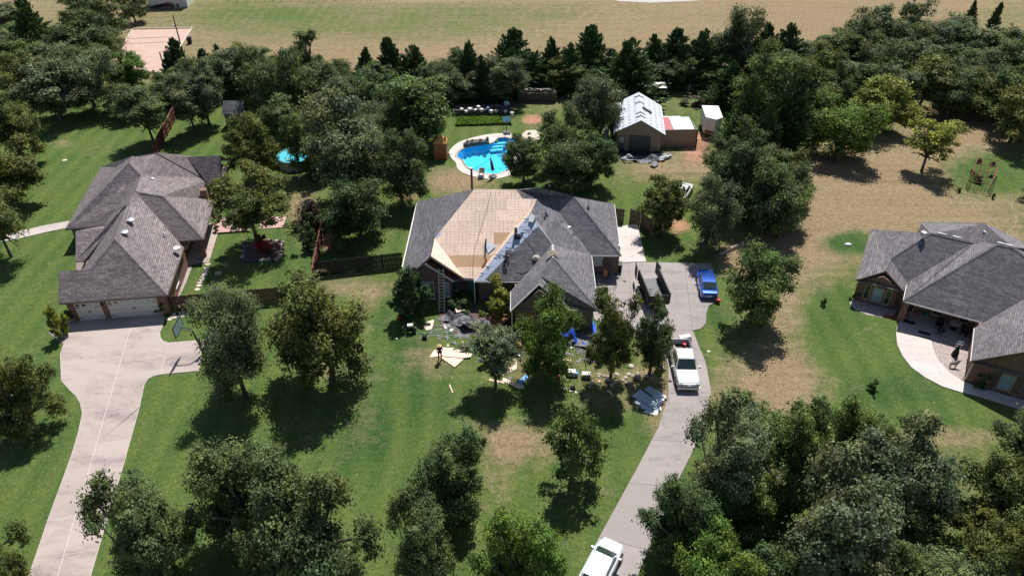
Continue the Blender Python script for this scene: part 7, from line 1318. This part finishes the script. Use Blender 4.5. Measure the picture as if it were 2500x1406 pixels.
p = W(2330, 868, .04); R = thing('windmill_ornament', 'black ornament with a pale wire wheel on the gravel bed', 'ornament', p); MB().lathe([(.3, 0), (.26, .4), (.1, 1.1), (.03, 1.3)], p, 10).build('stand', 'cloth_black', R); [MB().tube([p+Vector((.22*math.cos(k*1.57+.4)+.16*math.cos(a), .0, 1.35+.22*math.sin(k*1.57+.4)+.16*math.sin(a))) for a in np.linspace(0, 6.28, 13)], .02, 5, False).build('wire_ring', 'white_trim', R) for k in range(4)]
p = W(2325, 896, .04); R = thing('deer_statue', 'small dark animal statue on the gravel bed', 'statue', p); MB().tube([p+Vector((-.3, 0, .42)), p+Vector((0, 0, .45)), p+Vector((.28, 0, .48)), p+Vector((.4, 0, .7)), p+Vector((.55, 0, .72))], [.09, .14, .12, .07, .04], 8).build('body', 'dark_stone', R); [MB().tube([p+Vector((x, y, .42)), p+Vector((x, y, 0))], [.04, .025], 6).build('leg', 'dark_stone', R) for x in (-.25, .25) for y in (-.07, .07)]
for s, t, dx in ((1.2, .5, .0), (2.6, -.6, .0)): q = RL(s, t, .072); solo('door_mat', MB().box(q+Vector((0, 0, .01)), (1.0, .45, .02), ru), 'cloth_black', q, 'dark mat beside the porch column' if t > 0 else 'dark patterned mat in the middle of the porch slab', 'mat')
potted(2262, 768, .9, 'leafy green plant in a teal stand on the porch', 'b', .075, 1.2, 'teal'); tree('garden_bush','bush','k',2389,945,34,905,'green bush at the corner of the right house by the walk',parts=('stem','foliage'),cat='bush'); tree('garden_bush','bush','b',2083,728,26,702,'green bush at the left corner of the right house',parts=('stem','foliage'),cat='bush')
c = RL(10.9, -6.08, 1.35); R = thing('wall_star', 'pale round wall ornament with blades on the right house brick', 'ornament', c)
for k in range(14): a = k*2*math.pi/14; u_ = RH['u']; p0, p1 = c+u_*.08*math.cos(a)+Vector((0, 0, .08*math.sin(a))), c+u_*.42*math.cos(a)+Vector((0, 0, .42*math.sin(a))); MB().bar(p0, p1, .03, .09).build('blade', 'stone_pale', R)
for k, (x, y) in enumerate(((2427,951),(2438,946),(2448,950),(2458,955),(2476,948))): p = W(x, y); solo('garden_ornament', MB().lathe([(.12, 0), (.16, .12), (.08, .26), (.1, .34), (.02, .4)], p, 8), 'stone_pale' if k != 4 else 'blue_metal', p, f'{ORD[k]} garden ornament from the left along the right house front wall', 'ornament', 'ornaments along the right house front')
e0, e1 = W(2158, 772), W(2189, 778); R = thing('brick_edging', 'short row of red bricks edging the flower bed by the porch', 'edging', e0); [MB().box(e0.lerp(e1, (k+.5)/5)+Vector((0, 0, .08)), (.3, .2, .14), heading(e0, e1)+.1*(k % 2)).build('brick', 'red_metal', R) for k in range(5)]
p = W(1140, 1258); R = thing('tyre_swing', 'old tyre lying in the shade under the dark spreading oak', 'tyre', p); m = MB(); m.tube([p+Vector((.3*math.cos(a), .3*math.sin(a), .1)) for a in np.linspace(0, 2*math.pi, 19)], .1, 8, False); m.build('tyre', 'rubber', R)
p = W(1535, 935); R = thing('stone_ring', 'ring of loose stones round the feet of the two slender oaks', 'stones', p); r = random.Random(9)
for k in range(34): a = r.uniform(0, 6.28); rr = r.uniform(.4, 2.2); q = p+Vector((rr*1.5*math.cos(a)-1, rr*.8*math.sin(a)+.6, 0)); s = r.uniform(.1, .24); MB().lathe([(s, 0), (s*1.1, s*.5), (s*.6, s*.9), (s*.1, s)], q, 7).build('stone', 'stone' if r.random() < .6 else 'stone_pale', R)
